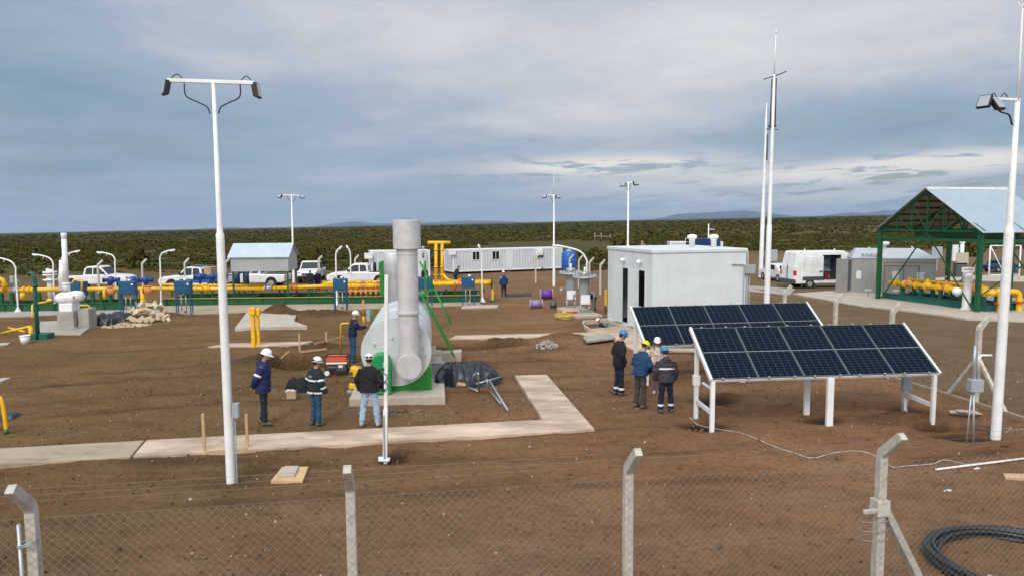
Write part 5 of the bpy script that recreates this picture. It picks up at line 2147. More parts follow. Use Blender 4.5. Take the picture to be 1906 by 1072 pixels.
for px, lab in ((442, 'dark blue drum under the hut, left one of two'), (459, 'dark teal drum under the hut, right one of two')):
    b = G(px, 545)
    zt, zb = P(px, 509, b.y).z, P(px, 528, b.y).z
    t = thing('drum', lab, 'drum', (b.x, b.y, 0), 0, 'drums on stands under the hut')
    MB().lathe([(.20, zb), (.22, zb + .02), (.22, zt - .02), (.2, zt)], 18).build('barrel', M_dkblue, t)
    mb = MB()
    for s in (-.14, .14):
        mb.box(s - .02, s + .02, -.03, .03, -.1, zb)
    mb.build('stand', M_green, t)

# ------------------------------------------------------------------ grey sheet metal hut on legs
hb0, hb1 = K(430, 506, .5), K(537, 506, .5)
hut = thing('sheet_metal_hut', 'grey corrugated hut with a pale gable roof standing high on green legs', 'hut', SK.matrix_world.translation, 0)
hut.location = (s0.x, s0.y, 0)
hut.rotation_euler = (0, 0, kang)
x0, x1 = hb0.x, hb1.x
zb, ze = hb0.z, K(430, 477, .5).z
zr = K(437, 454, 1.6).z
y0, y1 = .5, 2.7
mb = MB()
mb.extrude_x([(y0, zb), (y1, zb), (y1, ze), ((y0 + y1) / 2, zr - .05), (y0, ze)], x0, x1)
mb.build('wall', M_hutwall, hut)
mb = MB()
ym = (y0 + y1) / 2
sl_y = (zr - ze) / (ym - y0)
for s in (-1, 1):
    ye_ = ym + s * (ym - y0 + .14)
    zz = zr - (ym - y0 + .14) * sl_y
    a_, b_ = Vector((x0 - .16, ym, zr + .02)), Vector((x1 + .10, ym, zr + .02))
    c_, d_ = Vector((x1 + .10, ye_, zz + .02)), Vector((x0 - .16, ye_, zz + .02))
    dn = Vector((0, 0, -.035))
    mb.add([a_, b_, c_, d_, a_ + dn, b_ + dn, c_ + dn, d_ + dn], [(0, 1, 2, 3), (7, 6, 5, 4), (0, 4, 5, 1), (1, 5, 6, 2), (2, 6, 7, 3), (3, 7, 4, 0)])
mb.build('roof', M_hutroof, hut)
for x in (x0 + .10, x1 - .08):
    for y in (y0 + .06, y1 - .06):
        MB().box(x - .05, x + .05, y - .05, y + .05, .3, zb + .02).build('leg', M_green, hut)

# ------------------------------------------------------------------ left skid, vent and vessels
l0, l1 = G(-60, 582), G(232, 578)
lang = math.atan2(l1.y - l0.y, l1.x - l0.x)
LS = thing('pipe_skid', 'green skid with yellow pipes at the left edge, running behind the white vessel', 'pipe skid', (l0.x, l0.y, 0), lang)
Ki = Matrix.Rotation(-lang, 4, 'Z') @ Matrix.Translation((-l0.x, -l0.y, 0))
LL = (l1 - l0).length
mb = MB()
for y in (0, 2.2):
    mb.box(0, LL, y, y + .05, .05, .44)
    mb.box(0, LL, y - .06, y + .11, .44, .47)
    for k in range(10):
        mb.box(k * LL / 9.5 + .2, k * LL / 9.5 + .24, y - .06, y, .05, .44)
for px in (2, 22, 72, 172, 188, 205, 224):
    p = K(px, 545, 1.4)
    mb.box(p.x - .09, p.x + .09, 1.3, 1.5, .3, 1.0)
mb.build('frame', M_green, LS)
mb = MB()
MB().tube([K(-60, 540, 1.4), K(24, 540, 1.4)], .13, 16).build('pipe', M_yellow, LS)
MB().tube([K(34, 540, 1.4), K(116, 538.5, 1.4)], .13, 16).build('pipe', M_yellow, LS)
MB().tube([K(-30, 519, 1.0), K(0, 519, 1.0), K(5, 521, 1.0), K(8, 528, 1.0), K(8, 540, 1.2)], .12, 14).build('pipe', M_yellow, LS)
MB().tube([K(164, 538, 1.4), K(228, 537, 1.4)], .115, 16).build('pipe', M_yellow, LS)
MB().tube([K(195, 538, 1.4), K(195, 556, 1.4)], .12, 14).build('pipe', M_yellow, LS)
MB().tube([K(255, 537, 1.4), K(300, 537, 1.4)], .10, 14).build('pipe', M_yellow, LS)
MB().tube([K(265, 538, 1.4), K(267, 576, 1.4)], .13, 14).build('pipe', M_yellow, LS)
MB().tube([K(42, 545, 1.0), K(42, 556, 1.0)], .13, 12).build('pipe', M_yellow, LS)
mb = MB()
for px in (45, 55, 63):
    flange(mb, K(px, 539, 1.4), X_, .20, .08)
for py in (560, 566):
    flange(mb, K(266.5, py, 1.4), Z_, .18, .06)
flange(mb, K(8, 530, 1.1), Z_, .17, .06)
mb.build('flange', M_yellow, LS)
mb = MB()
p = K(29, 540, 1.4)
mb.ell(p, (.2, .2, .2), 12, 8)
flange(mb, p - X_ * .17, X_, .2)
flange(mb, p + X_ * .17, X_, .2)
mb.tube([p, p + Z_ * .7], .05, 8)
mb.box(p.x - .22, p.x - .02, p.y - .12, p.y + .12, p.z + .45, p.z + .85)
mb.tube([p + Z_ * .5, p + Z_ * .9 + X_ * .02], .03, 8)
mb.tube([p + Z_ * .75 + X_ * .03, p + Z_ * .35 + X_ * .35], .02, 8)
mb.build('valve', M_grey, LS)
for px, py in ((207, 541), (276, 540)):
    p = K(px, py, 1.4)
    mb = MB()
    mb.ell(p, (.28, .24, .27), 14, 10)
    flange(mb, p + Z_ * .24, Z_, .22, .05)
    flange(mb, p - X_ * .26, X_, .22, .05)
    mb.build('valve', M_orange, LS)
for px, w in ((207, 28), (248, 16), (271, 26)):
    a_, b_ = K(px - w / 2, 522, 1.7), K(px + w / 2, 521, 1.7)
    mb = MB()
    mb.tube([a_, b_], .12, 14)
    mb.ell((a_ + b_) / 2, (.22, .2, .24), 12, 8)
    flange(mb, a_, X_, .15)
    flange(mb, b_, X_, .15)
    mb.cyl((a_ + b_) / 2, (a_ + b_) / 2 - Z_ * .5, .06, None, 10)
    mb.build('valve_actuator', M_actuator, LS)
mb = MB()
mb.tube([K(134, 528, 1.2), K(138, 521, 1.2), K(152, 520.5, 1.2), K(152, 541, 1.2)], .06, 10)
mb.build('small_pipework', M_yellow, LS)

# white flanged column behind
b = G(97, 569)
t = thing('flanged_column', 'white vertical vessel with two wide flanges behind the yellow pipe', 'vessel', b)
MB().lathe([(.20, 0), (.20, 2.2), (.14, 2.25)], 20).build('column', M_white, t)
mb = MB()
for py in (507, 511.5, 521):
    z = P(97, py, b.y).z
    flange(mb, Vector((0, 0, z)), Z_, .40, .09)
mb.build('flange', M_white, t)
mb = MB()
z = P(97, 500, b.y).z
mb.cyl((-.12, 0, 2.0), (-.12, 0, z), .10, None, 12)
mb.cyl((.12, 0, 2.0), (.12, 0, z - .05), .07, None, 12)
mb.build('nozzle', M_white, t)

# white scraper vessel with the tall vent stack on its plinth
b = G(124, 614)
t = thing('valve_vessel', 'white rounded valve vessel with a tall vent stack on a concrete plinth', 'vessel', b)
Yv = b.y + .3
pz = lambda x, y: P(x, y, Yv) - b
mb = MB()
mb.box(-.42, .36, 0.0, .8, -.1, pz(124, 580).z)
mb.box(.42, .95, .25, .9, -.1, pz(124, 575).z)
mb.box(-.75, .55, -.35, 1.2, -.1, .12)
mb.build('plinth', M_conc, t, .012)
mb = MB()
mb.box(-.36, .30, .04, .7, pz(124, 580).z, pz(124, 563).z)
mb.build('base_block', M_white, t, .06)
c = pz(120, 555)
mb = MB()
mb.ell(c, (.42, .36, .30), 24, 14)
c2 = pz(144, 551)
mb.tube([c, c2, c2 + Vector((.2, .05, 0)), c2 + Vector((.29, .05, 0))], [.30, .27, .24, .10], 20)
mb.build('vessel_body', M_white, t)
mb = MB()
s_ = pz(124, 541)
e_ = pz(118.5, 434)
mb.tube([s_, s_.lerp(e_, .14)], [.17, .15], 16)
flange(mb, s_.lerp(e_, .12), Z_, .20, .05)
mb.tube([s_.lerp(e_, .1), s_.lerp(e_, .90)], [.125, .115], 16)
mb.tube([s_.lerp(e_, .90), s_.lerp(e_, .935), s_.lerp(e_, .95), e_], [.115, .115, .13, .13], 16)
mb.build('vent_stack', M_white, t)
mb = MB()
mb.tube([pz(113, 485), pz(112, 540)], .07, 8)
mb.tube([pz(116.5, 485), pz(115.5, 540)], .05, 8)
mb.build('side_pipe', M_white, t)
mb = MB()
mb.box(c2.x - .02, c2.x + .02, c2.y - .29, c2.y - .24, c2.z - .08, c2.z + .03)
mb.build('plate', M_black, t)

# yellow inverted pipe next to the plinth
b = G(168, 604)
mb = MB()
mb.tube([P(138, 568, b.y), P(163, 568, b.y), P(167, 571, b.y), G(168, 606)], .05, 10)
single('pipe_bend', mb, M_yellow, 'yellow pipe coming off the plinth and bending down to the ground', 'pipe')
b = G(60, 590)
mb = MB()
mb.tube([P(95, 560, b.y), P(72, 564, b.y), P(64, 565, b.y), P(60, 568, b.y), G(60, 592)], .05, 10)
mb.ell(P(92, 559, b.y), (.18, .1, .1), 10, 6)
single('pipe_bend', mb, M_yellow, 'thin yellow pipe with a valve bending down behind the green vent pipe', 'pipe')

# green vent pipe
b = G(71, 632)
t = thing('vent_pipe', 'dark green vent pipe with a hooked top standing in a green box', 'vent pipe', b)
pts = [Vector((0, 0, 0)), P(66, 560, b.y) - b, P(64.5, 520, b.y) - b, P(62, 511, b.y) - b, P(57, 508, b.y) - b, P(53, 512, b.y) - b]
MB().tube(pts, [.085, .08, .08, .08, .08, .08], 14).build('pipe', M_teal, t)
mb = MB()
p = P(65, 532, b.y) - b
flange(mb, p, Z_, .13, .10)
mb.build('flange', M_teal, t)
MB().box(-.3, .42, -.05, .5, -.1, .26).build('box', M_teal, t, .01)
b = G(58, 628)
mb = MB()
mb.tube([(0, 0, -.1), (0, 0, .48)], .085, 14)
single('pipe_stub', mb, M_yellow, 'short yellow pipe stub beside the green vent pipe', 'pipe', loc=b)
for a_, b_, lab in (((3, 620, .05), (57, 607, .5), 'long yellow pipe leaning with one end raised near the bucket'), ((16, 610, .05), (45, 617, .05), 'shorter yellow pipe crossing under the leaning one')):
    mb = MB()
    mb.tube([G(*a_), G(*b_)], .055, 10)
    single('loose_pipe', mb, M_yellow, lab, 'pipe', 'loose yellow pipes')
b = G(47, 640)
t = thing('bucket', 'white plastic bucket on the dirt beside the green vent pipe', 'bucket', b)
MB().lathe([(.14, 0), (.19, .36), (.17, .36), (.15, .1)], 18).build('pail', M_white, t)
mb = MB()
mb.tube([(.195 * cos(a), .195 * sin(a), .36) for a in [2 * pi * j / 18 for j in range(18)]], .018, 6, 0, False, True, True)
mb.build('rim', M_white, t)
# yellow guard at the left edge
b = G(12, 806)
t = thing('guard_rail', 'yellow tubular guard with a green foot cut by the left edge', 'guard rail', b)
mb = MB()
mb.tube(smooth_path([(0, 0, .08), (-.02, 0, .5), (-.06, 0, .80), (-.14, 0, .90), (-.30, 0, .86), (-.36, .1, .6), (-.40, .2, 0)], 5), .045, 12)
mb.build('tube', M_yellow, t)
MB().tube([(0, 0, -.05), (0, 0, .10)], .055, 12).build('foot', M_green, t)
g = G(18, 775)
single('rubber_mat', heap(g.x, g.y, .22, .2, .16, 5, 16, 10, 0, .06), M_tarp, 'small dark crumpled sheet right behind the yellow guard at the left edge', 'sheet')

# tarp and rocks on the left
g = G(192, 606)
single('tarpaulin', heap(g.x, g.y, .8, .45, .62, 9, 40, 24, 0, .16), M_tarp, 'black tarpaulin bundle between the white vessel and the heap of stones', 'tarpaulin')
g = G(215, 596)
single('tarpaulin', heap(g.x, g.y, .8, .4, .5, 19, 30, 20, 0, .16), M_tarp, 'flat dark tarpaulin spread in front of the heap of stones', 'tarpaulin')
rocks = []
for v in range(5):
    mb = MB()
    mb.box(-.8, .8, -.6, .6, -.5, .5)
    mb.v = [(x * rng.uniform(.6, 1.15), y * rng.uniform(.6, 1.2), z * rng.uniform(.55, 1.2)) for x, y, z in mb.v]
    mb.sm = [False] * len(mb.sm)
    rocks.append(mb)
rk = None
rlab = 'pale rough stone in the heap in front of the blue control box'
protos = [m_.build('rock', M_rock, None, .06) for m_ in rocks]
RP = [(233, 590, .2, .1), (246, 588, .26, .25), (255, 592, .3, .3), (262, 585, .24, .55), (270, 590, .34, .2), (279, 586, .3, .5), (284, 592, .32, .2), (292, 587, .26, .55), (298, 592, .3, .2), (305, 589, .2, .2), (311, 592, .22, .1), (240, 596, .22, .1), (251, 598, .28, .05), (262, 600, .3, .1), (274, 599, .34, .1), (286, 599, .26, .1), (296, 598, .22, .1), (303, 597, .2, .05), (256, 578, .2, .4), (268, 579, .28, .35), (287, 577, .26, .4), (300, 581, .22, .3), (314, 597, .16, .05), (228, 597, .16, .05), (275, 594, .25, .45), (265, 594, .22, .45)]
for i, (px, py, s, z) in enumerate(RP):
    g = G(px, py)
    o = protos[i] if i < 5 else protos[i % 5].copy()
    if i >= 5:
        C.objects.link(o)
    o.location = (g.x, g.y, z)
    o.scale = (s, s * .9, s * .8)
    o.rotation_euler = (rng.uniform(-.7, .7), rng.uniform(-.7, .7), rng.uniform(0, 6))
    tag(o, rlab, 'stone', 'pale stones heaped beside the skid')
# gravel skirts and scattered pebbles
def pebbles(name, cx, cy, lx, ly, n, s0_, s1_, m, label, pile=0.0):
    vs, fs = [], []
    base = [(1, 0, 0), (-1, 0, 0), (0, 1, 0), (0, -1, 0), (0, 0, .7), (0, 0, -.7)]
    bf = [(0, 2, 4), (2, 1, 4), (1, 3, 4), (3, 0, 4), (2, 0, 5), (1, 2, 5), (3, 1, 5), (0, 3, 5)]
    for i in range(n):
        a, q = rng.uniform(0, 2 * pi), math.sqrt(rng.random())
        x, y = (cx + lx * q * cos(a), cy + ly * q * sin(a)) if lx < 12 else (cx + rng.uniform(-lx, lx), cy + ly * (rng.random() ** 1.3 * 2 - 1))
        z = gz(x, y) + pile * (1 - q) if lx < 12 else gz(x, y)
        s = rng.uniform(s0_, s1_) * (1 if rng.random() < .9 else 1.7)
        r3 = Euler((rng.uniform(0, 3), rng.uniform(0, 3), rng.uniform(0, 6))).to_matrix()
        o = len(vs)
        for p in base:
            v = r3 @ Vector((p[0] * s * rng.uniform(.6, 1.3), p[1] * s * rng.uniform(.5, 1), p[2] * s * .8))
            vs.append((x + v.x, y + v.y, z + v.z + s * .2))
        fs += [tuple(k + o for k in f) for f in bf]
    mb = MB()
    mb.add(vs, fs)
    o = mb.build(name, m, None, fix=False)
    return tag(o, label, 'gravel', kind='stuff')


M_gravel = mat('yard_gravel', (.24, .18, .13), .95, 0, .3, 6)
g = G(225, 607)
pebbles('gravel', g.x, g.y, 1.5, .5, 900, .02, .06, M_rock, 'pale gravel spilling at the foot of the heap of stones', .15)
g = G(1018, 648)
pebbles('rubble', g.x, g.y, .45, .7, 240, .03, .08, M_conc, 'small grey rubble heap in the middle of the yard', .25)
g = G(730, 768)
pebbles('gravel', g.x, g.y, 1.7, .35, 700, .010, .03, M_gravel, 'crushed stone at the foot of the tank pad', .04)
g = G(955, 748)
pebbles('gravel', g.x, g.y, .8, .6, 300, .010, .025, M_gravel, 'pale crumbs of mortar beside the loose pipes', .02)
g = G(1870, 800)
pebbles('gravel', g.x, g.y, .8, .3, 300, .012, .035, M_gravel, 'dark crushed stone round the foot of the right pole', .04)
pebbles('gravel', 2, 20, 15, 11, 700, .012, .030, M_palepath, 'small pale stones scattered over the dirt')
pebbles('gravel', 2, 19, 15, 10, 900, .012, .035, M_bark, 'small dark clods scattered over the dirt')
pebbles('clods', 2, 18, 14, 9, 5000, .012, .05, M_dirt, 'crumbs and clods of dirt scattered over the yard')

# ------------------------------------------------------------------ double yellow post and pegs
b = G(474, 645)
t = thing('marker_post', 'pair of stout yellow square posts with caps standing close together', 'post', b)
h = P(474, 572, b.y).z
for x, y, w, hh in ((-.03, 0, .15, h), (.14, .09, .11, h - .05)):
    MB().box(x - w / 2, x + w / 2, y - w / 2, y + w / 2, -.2, hh).build('post', M_yellow, t, .008)
    MB().box(x - w / 2 - .05, x + w / 2 + .05, y - w / 2 - .05, y + w / 2 + .05, hh - .28, hh - .02).build('cap', M_yellow, t, .01)
b = G(677, 606)
t = thing('marker_post', 'slim yellow post with orange top and grey box, left of the tank', 'post', b)
z = P(677, 588, b.y).z
MB().tube([(0, 0, 0), (0, 0, z)], .045, 10).build('pole', M_yellow, t)
MB().tube([(0, 0, z), (0, 0, P(677, 558, b.y).z)], .05, 10).build('top', M_orange, t)
b2 = P(686, 597, b.y - 1) - b
z0_ = P(686, 577, b.y - 1) - b
MB().box(b2.x - .09, b2.x + .09, b2.y - .06, b2.y + .06, b2.z, z0_.z).build('meter_box', M_grey, t, .01)
mb = MB()
mb.tube([(b2.x + .13, b2.y, 0), (b2.x + .13, b2.y, z0_.z + .05), (b2.x + .2, b2.y, z0_.z + .05), (b2.x + .2, b2.y, 0)], .022, 8)
mb.build('bracket', M_lgreen, t)
b = G(634, 668)
mb = MB()
mb.tube([G(634, 668, -.1), P(634.5, 604, b.y), P(636, 602, b.y), P(655, 601.5, b.y)], .035, 10)
single('gas_pipe', mb, M_yellow, 'yellow pipe rising behind the generator and turning right', 'pipe')


def pegs(name, pts, rail, label):
    b = G(*pts[0][:2])
    t = thing(name, label, 'wooden pegs', b)
    for px, yb, yt in pts:
        g = G(px, yb) - b
        z = P(px, yt, g.y + b.y).z
        MB().box(g.x - .03, g.x + .03, g.y - .02, g.y + .02, -.2, z).build('peg', M_wood, t, .004)
    mb = MB()
    for a_, c_ in rail:
        mb.beam(G(*a_) - b, G(*c_) - b, .03, .07)
    mb.build('rail', M_wood, t, .003)


pegs('batter_board', [(381, 846, 769), (461, 838, 770)], [((382, 842, .16), (461, 835, .16))], 'two pale wooden pegs with a low rail beside the concrete path')
pegs('batter_board', [(558, 656, 621), (608, 648, 617)], [((560, 655, .10), (608, 649, .10)), ((585, 640, .3), (640, 626, .3))], 'wooden pegs and rails round the dug pit behind the man in the black coat')
mb = MB()
mb.beam(G(523, 666, .1), G(538, 653, .35), .04, .05)
single('wooden_peg', mb, M_wood, 'single short stick leaning in the spoil right of the man in the navy coat', 'stick')

# cover boards
t = thing('cover_board', 'square plywood board with a smaller pale lid, lying on the dirt', 'board', G(540, 884))
b = G(540, 884)
mb = MB()
mb.prism([(G(*q, .06) - b).to_2d() for q in ((504, 894), (525, 868), (574, 867.5), (563, 894))], .0, .06)
mb.build('board', M_ply, t, .004)
mb = MB()
mb.prism([(G(*q, .11) - b).to_2d() for q in ((517, 884), (530, 866), (556, 866), (548, 883))], .062, .11)
mb.build('lid', M_palepath, t, .006)
mb = MB()
mb.prism([G(*q, .05).to_2d() for q in ((1867, 880), (1872, 888), (1960, 892), (1960, 882))], .0, .05)
single('plank', mb, M_wood, 'short wooden plank on the dirt cut by the right edge', 'plank', bevel=.004)
mb = MB()
mb.tube([G(1742, 873, .04), G(1960, 846, .04)], .022, 8)
single('plastic_pipe', mb, M_white, 'thin white plastic pipe lying on the dirt at the right edge', 'pipe')
mb = MB()
pts = [(1284, 778), (1300, 790), (1330, 797), (1372, 806), (1400, 815), (1440, 830), (1480, 843), (1512, 853), (1555, 843), (1600, 842), (1640, 854), (1660, 868), (1690, 866), (1735, 864), (1760, 856), (1802, 866)]
sp_ = [G(x, y) + Vector((0, 0, .02)) for x, y in pts]
sp_ = smooth_path([Vector((p.x, p.y, max(gz(p.x, p.y), -.02) + .02)) for p in sp_], 5)
for i in range(len(sp_) - 1):
    mb.beam(sp_[i], sp_[i + 1], .016 + .009 * sin(i * 2.1), .006)
single('barrier_tape', mb, M_tape, 'crumpled white tape snaking over the dirt below the solar panels', 'tape')
for px, py, lab in ((1764, 912, 'crumpled white plastic scrap before the white plastic pipe'), (1818, 872, 'small white scrap under the white plastic pipe'), (667, 944, 'thin white scrap beside the ridged front post')):
    g = G(px, py)
    single('plastic_scrap', heap(g.x, g.y, .09, .04, .06, px % 17, 14, 10, .4, .16), M_tape, lab, 'scrap', 'white scraps on the dirt')

# coil of black hose
b = G(1893, 1058)
coil = thing('hose_coil', 'big coil of black hose lying on the dirt in the front right corner', 'hose', (b.x, b.y, 0))
mb = MB()
for k in range(11):
    R_ = 1.20 - .055 * (k % 4) + .02 * rng.random()
    z = .04 + .055 * (k // 4) + .01 * rng.random()
    ph = rng.random() * 6
    mb.tube([(R_ * cos(a) * (1 + .015 * sin(3 * a + ph)) + .05, R_ * .92 * sin(a) * (1 + .015 * cos(2 * a + ph)), z + .012 * sin(2 * a + ph)) for a in [2 * pi * j / 48 for j in range(48)]], .03, 8, 0, False, True, True)
mb.build('loops', M_hose, coil)
mb = MB()
a0_ = R(222)
cb = Vector((1.13 * cos(a0_), 1.13 * .92 * sin(a0_), .10))
rd = Vector((cos(a0_), sin(a0_), 0))
td = Vector((-rd.y, rd.x, 0))
for k in range(4):
    mb.tube([cb + td * (.03 * k - .05) + rd * (.17 * cos(a)) + Vector((0, 0, .13 * sin(a))) for a in [2 * pi * j / 16 for j in range(16)]], .018, 8, 0, False, True, True)
mb.build('binding', M_tape, coil)

# ------------------------------------------------------------------ generator, rammer, box and bag
b = G(629, 697)
t = thing('generator', 'portable generator with an orange top and white rimmed wheels beside the pit', 'generator', b, R(4))
mb = MB()
for x in (-.36, .36):
    for y in (-.22, .22):
        mb.tube([(x, y, .08), (x, y, .66)], .018, 8)
for z in (.14, .66):
    for y in (-.22, .22):
        mb.tube([(-.36, y, z), (.36, y, z)], .018, 8)
    for x in (-.36, .36):
        mb.tube([(x, -.22, z), (x, .22, z)], .018, 8)
mb.build('frame', M_black, t)
MB().box(-.34, .34, -.21, .21, .46, .64).build('fuel_tank', mat('orange_paint', (.70, .11, .03), .4, 0, .08, 4), t, .03)
MB().box(-.345, .345, -.215, .215, .40, .455).build('band', M_white, t, .004)
mb = MB()
mb.box(-.02, .30, -.18, .18, .15, .38)
mb.cyl((-.32, 0, .26), (-.02, 0, .26), .14, None, 16)
mb.build('engine', M_dgrey, t, .02)
MB().box(.06, .2, -.20, -.185, .28, .36).build('panel', M_white, t)
for y in (-.27, .27):
    w = MB().cyl((-.30, y - .03, .12), (-.30, y + .03, .12), .125, None, 20).build('wheel', M_rubber, t)
    MB().cyl((-.30, y - .036, .12), (-.30, y + .036, .12), .085, None, 16).build('rim', M_white, w)

b = G(662, 729)
t = thing('rammer', 'yellow trench rammer standing beside the man in the black jacket', 'rammer', b, R(-8))
MB().obox((.02, 0, .62), (.30, .30, .30), (0, .2, 0)).build('engine', M_yellow, t, .05)
MB().tube([(.0, 0, .45), (-.04, 0, .18)], [.10, .09], 12).build('bellows', M_dgrey, t)
MB().obox((-.05, -.02, .20), (.22, .26, .16), (0, .1, 0)).build('lower_leg', M_yellow, t, .03)
MB().obox((-.04, -.05, .05), (.30, .36, .07), (.08, 0, 0)).build('foot_plate', M_steel, t, .01)
mb = MB()
mb.tube([(-.16, .1, .70), (.0, .25, .80), (.25, .25, .80), (.30, .0, .78)], .02, 8)
mb.ell((-.07, -.17, .60), (.06, .05, .06), 10, 8)
mb.build('handle', M_dgrey, t)
b = G(655, 733)
b = G(543, 741)
t = thing('cardboard_box', 'open brown cardboard box with a white rag on it beside the dark bag', 'box', b, R(8))
mb = MB()
mb.box(-.13, .13, -.10, .10, 0, .22)
mb.build('box', M_card, t, .004)
mb = MB()
mb.obox((-.02, -.02, .235), (.20, .16, .03), (.1, .1, .3))
mb.obox((-.15, .02, .20), (.06, .05, .05), (.3, .3, .3))
mb.build('rag', M_tape, t, .008)
g = G(556, 727)
single('bag', heap(g.x, g.y, .38, .27, .44, 27, 40, 28, -.1, .06), M_black_cloth, 'dark bulging work bag on the dirt behind the cardboard box', 'bag')

# ------------------------------------------------------------------ right corner box on thin legs
b = G(1812, 822)
t = thing('junction_box', 'grey junction box on thin pipe legs beside the corner post', 'junction box', b)
z0_, z1_ = P(1815, 728, b.y).z, P(1815, 705, b.y).z
x_ = (P(1815, 715, b.y) - b).x
MB().box(x_ - .14, x_ + .14, -.1, .08, z0_, z1_).build('box', M_grey, t, .012)
mb = MB()
mb.tube([(0, 0, -.1), (x_ - .02, 0, z0_)], .025, 8)
mb.tube([(-.15, .02, -.1), (x_ - .06, .02, z0_)], .018, 8)
mb.tube([(x_ - .05, .02, z1_), (x_ - .03, .02, z1_ + .75)], .03, 8)
mb.tube([(x_ + .05, .02, z1_), (x_ + .05, .02, z1_ + .6)], .022, 8)
mb.build('leg', M_steel, t)
mb = MB()
for k, q in enumerate(((1790, 767, .06), (1800, 765, .10), (1812, 768, .08))):
    g = G(*q)
    mb.obox(g, (.55, .16, .03), (.05, .08 * k, .4 * k - .3))
single('loose_boards', mb, M_palepath, 'small pile of pale boards at the foot of the corner post', 'boards', bevel=.003)

# ------------------------------------------------------------------ regulator columns
for i, (px, yb, yf_, yt, lab) in enumerate(((1063, 577, 509.5, 499, 'grey regulator column with a wide top flange, farther of the two, to the left'), (1089, 587, 516.5, 506, 'grey regulator column with a wide top flange, nearer of the two, to the right'))):
    b = G(px, yb)
    t = thing('regulator_column', lab, 'regulator', (b.x, b.y + .3, 0), 0, 'grey regulator columns')
    zf_ = P(px, yf_, b.y + .3).z
    zt = P(px, yt, b.y + .3).z
    MB().lathe([(.28, .55), (.30, .6), (.30, zf_ - .12), (.34, zf_ - .05), (.34, zf_)], 24).build('column', M_roofsteel, t)
    mb = MB()
    mb.lathe([(.66, zf_ - .03), (.68, zf_), (.68, zf_ + .05), (.60, zf_ + .07)], 32)
    for j in range(14):
        a = 2 * pi * j / 14
        mb.cyl((.60 * cos(a), .60 * sin(a), zf_ + .05), (.60 * cos(a), .60 * sin(a), zf_ + .15), .045, None, 8)
    mb.build('flange', M_steel, t)
    MB().lathe([(.28, zf_), (.28, zt - .03), (.24, zt)], 20).build('head', M_stainless, t)
    MB().cyl((0, 0, zt - .1), (0, 0, zt + .25), .05, None, 8).build('stem', M_white, t)
    for s in (-.22, .22):
        for y in (-.2, .2):
            MB().tube([(s, y, 0), (s, y, .6)], .04, 8).build('leg', M_steel, t)
    MB().box(-.24, .26, -.36, -.34, .62, 1.12).build('sign', M_white, t)
    mb = MB()
    mb.tube([(-.3, 0, zf_ - .9), (-.55, 0, zf_ - .85), (-.6, 0, zf_ - 1.3)], .05, 8)
    mb.ell((-.55, 0, zf_ - .95), (.09, .09, .10), 10, 8)
    mb.tube([(.3, 0, zf_ - .8), (.5, 0, zf_ - .8), (.5, 0, .1)], .035, 8)
    mb.build('small_pipework', M_steel, t)
slab('pavement', [(1036, 572), (1078, 568), (1122, 586.5), (1068, 589)], .12, M_palepath)
mb = MB()
mb.beam(G(1052, 581, .18), G(1076, 581, .18), .1, .09)
single('red_pipe', mb, M_red, 'short red pipe lying between the two grey regulator columns', 'pipe')
g = G(1051, 594)
mb = MB()
for k in range(7):
    R_ = rng.uniform(.3, .55)
    tz, ph = rng.uniform(.0, .5), rng.random() * 6
    mb.tube([Vector((g.x + R_ * cos(a) + rng.uniform(-.02, .02), g.y + R_ * .5 * sin(a), max(.03, .12 + (.30 if k < 3 else .05) * sin(a + ph) + .02 * k))) for a in [2 * pi * j / 22 for j in range(22)]], .022, 7, 0, False, True, True)
single('hose_coil', mb, M_yhose, 'loose loops of yellow hose on the dirt before the regulator columns', 'hose')
mb = MB()
mb.box(-.06, .06, -.06, .06, .42, 1.3)
o = mb.build('marker_post', M_yellow, None, .01)
g = G(1127, 583)
o.location = g
tag(o, 'short yellow and brown marker post at the corner of the white building', 'post')
MB().box(-.05, .05, -.05, .05, -.1, .42).build('base', M_bark, o)

# reels
for px, yb, r_, w, m, ang_, lab in ((1017, 558, .36, .72, M_purple, 4, 'reel of deep purple cable, standing behind the faded one'), (998, 574, .28, .66, M_lilac, 3, 'reel of faded lilac cable, nearer than the deep purple one')):
    b = G(px, yb)
    t = thing('cable_reel', lab, 'cable reel', b, R(ang_), 'purple cable reels')
    MB().cyl((-w / 2, 0, r_), (w / 2, 0, r_), r_ * .80, None, 24).build('cable', m, t)
    for s in (-1, 1):
        MB().cyl((s * (w / 2 + .02) - .02, 0, r_), (s * (w / 2 + .02) + .02, 0, r_), r_, None, 28).build('flange', M_flange, t)
b = G(1030, 574)
t = thing('drum', 'small dark drum standing by the cable reels', 'drum', b)
MB().lathe([(.19, 0), (.20, .02), (.20, .2), (.21, .21), (.21, .23), (.20, .24), (.20, .42), (.18, .44)], 18).build('barrel', M_dgrey, t)
mb = MB()
for k in range(3):
    mb.beam(G(945, 551 - k * 1.6, .06 + .02 * k), G(988, 549 - k * 1.6, .06), .16, .06)
single('plank_pile', mb, M_dgrey, 'few dark planks lying flat behind the purple reels', 'planks')

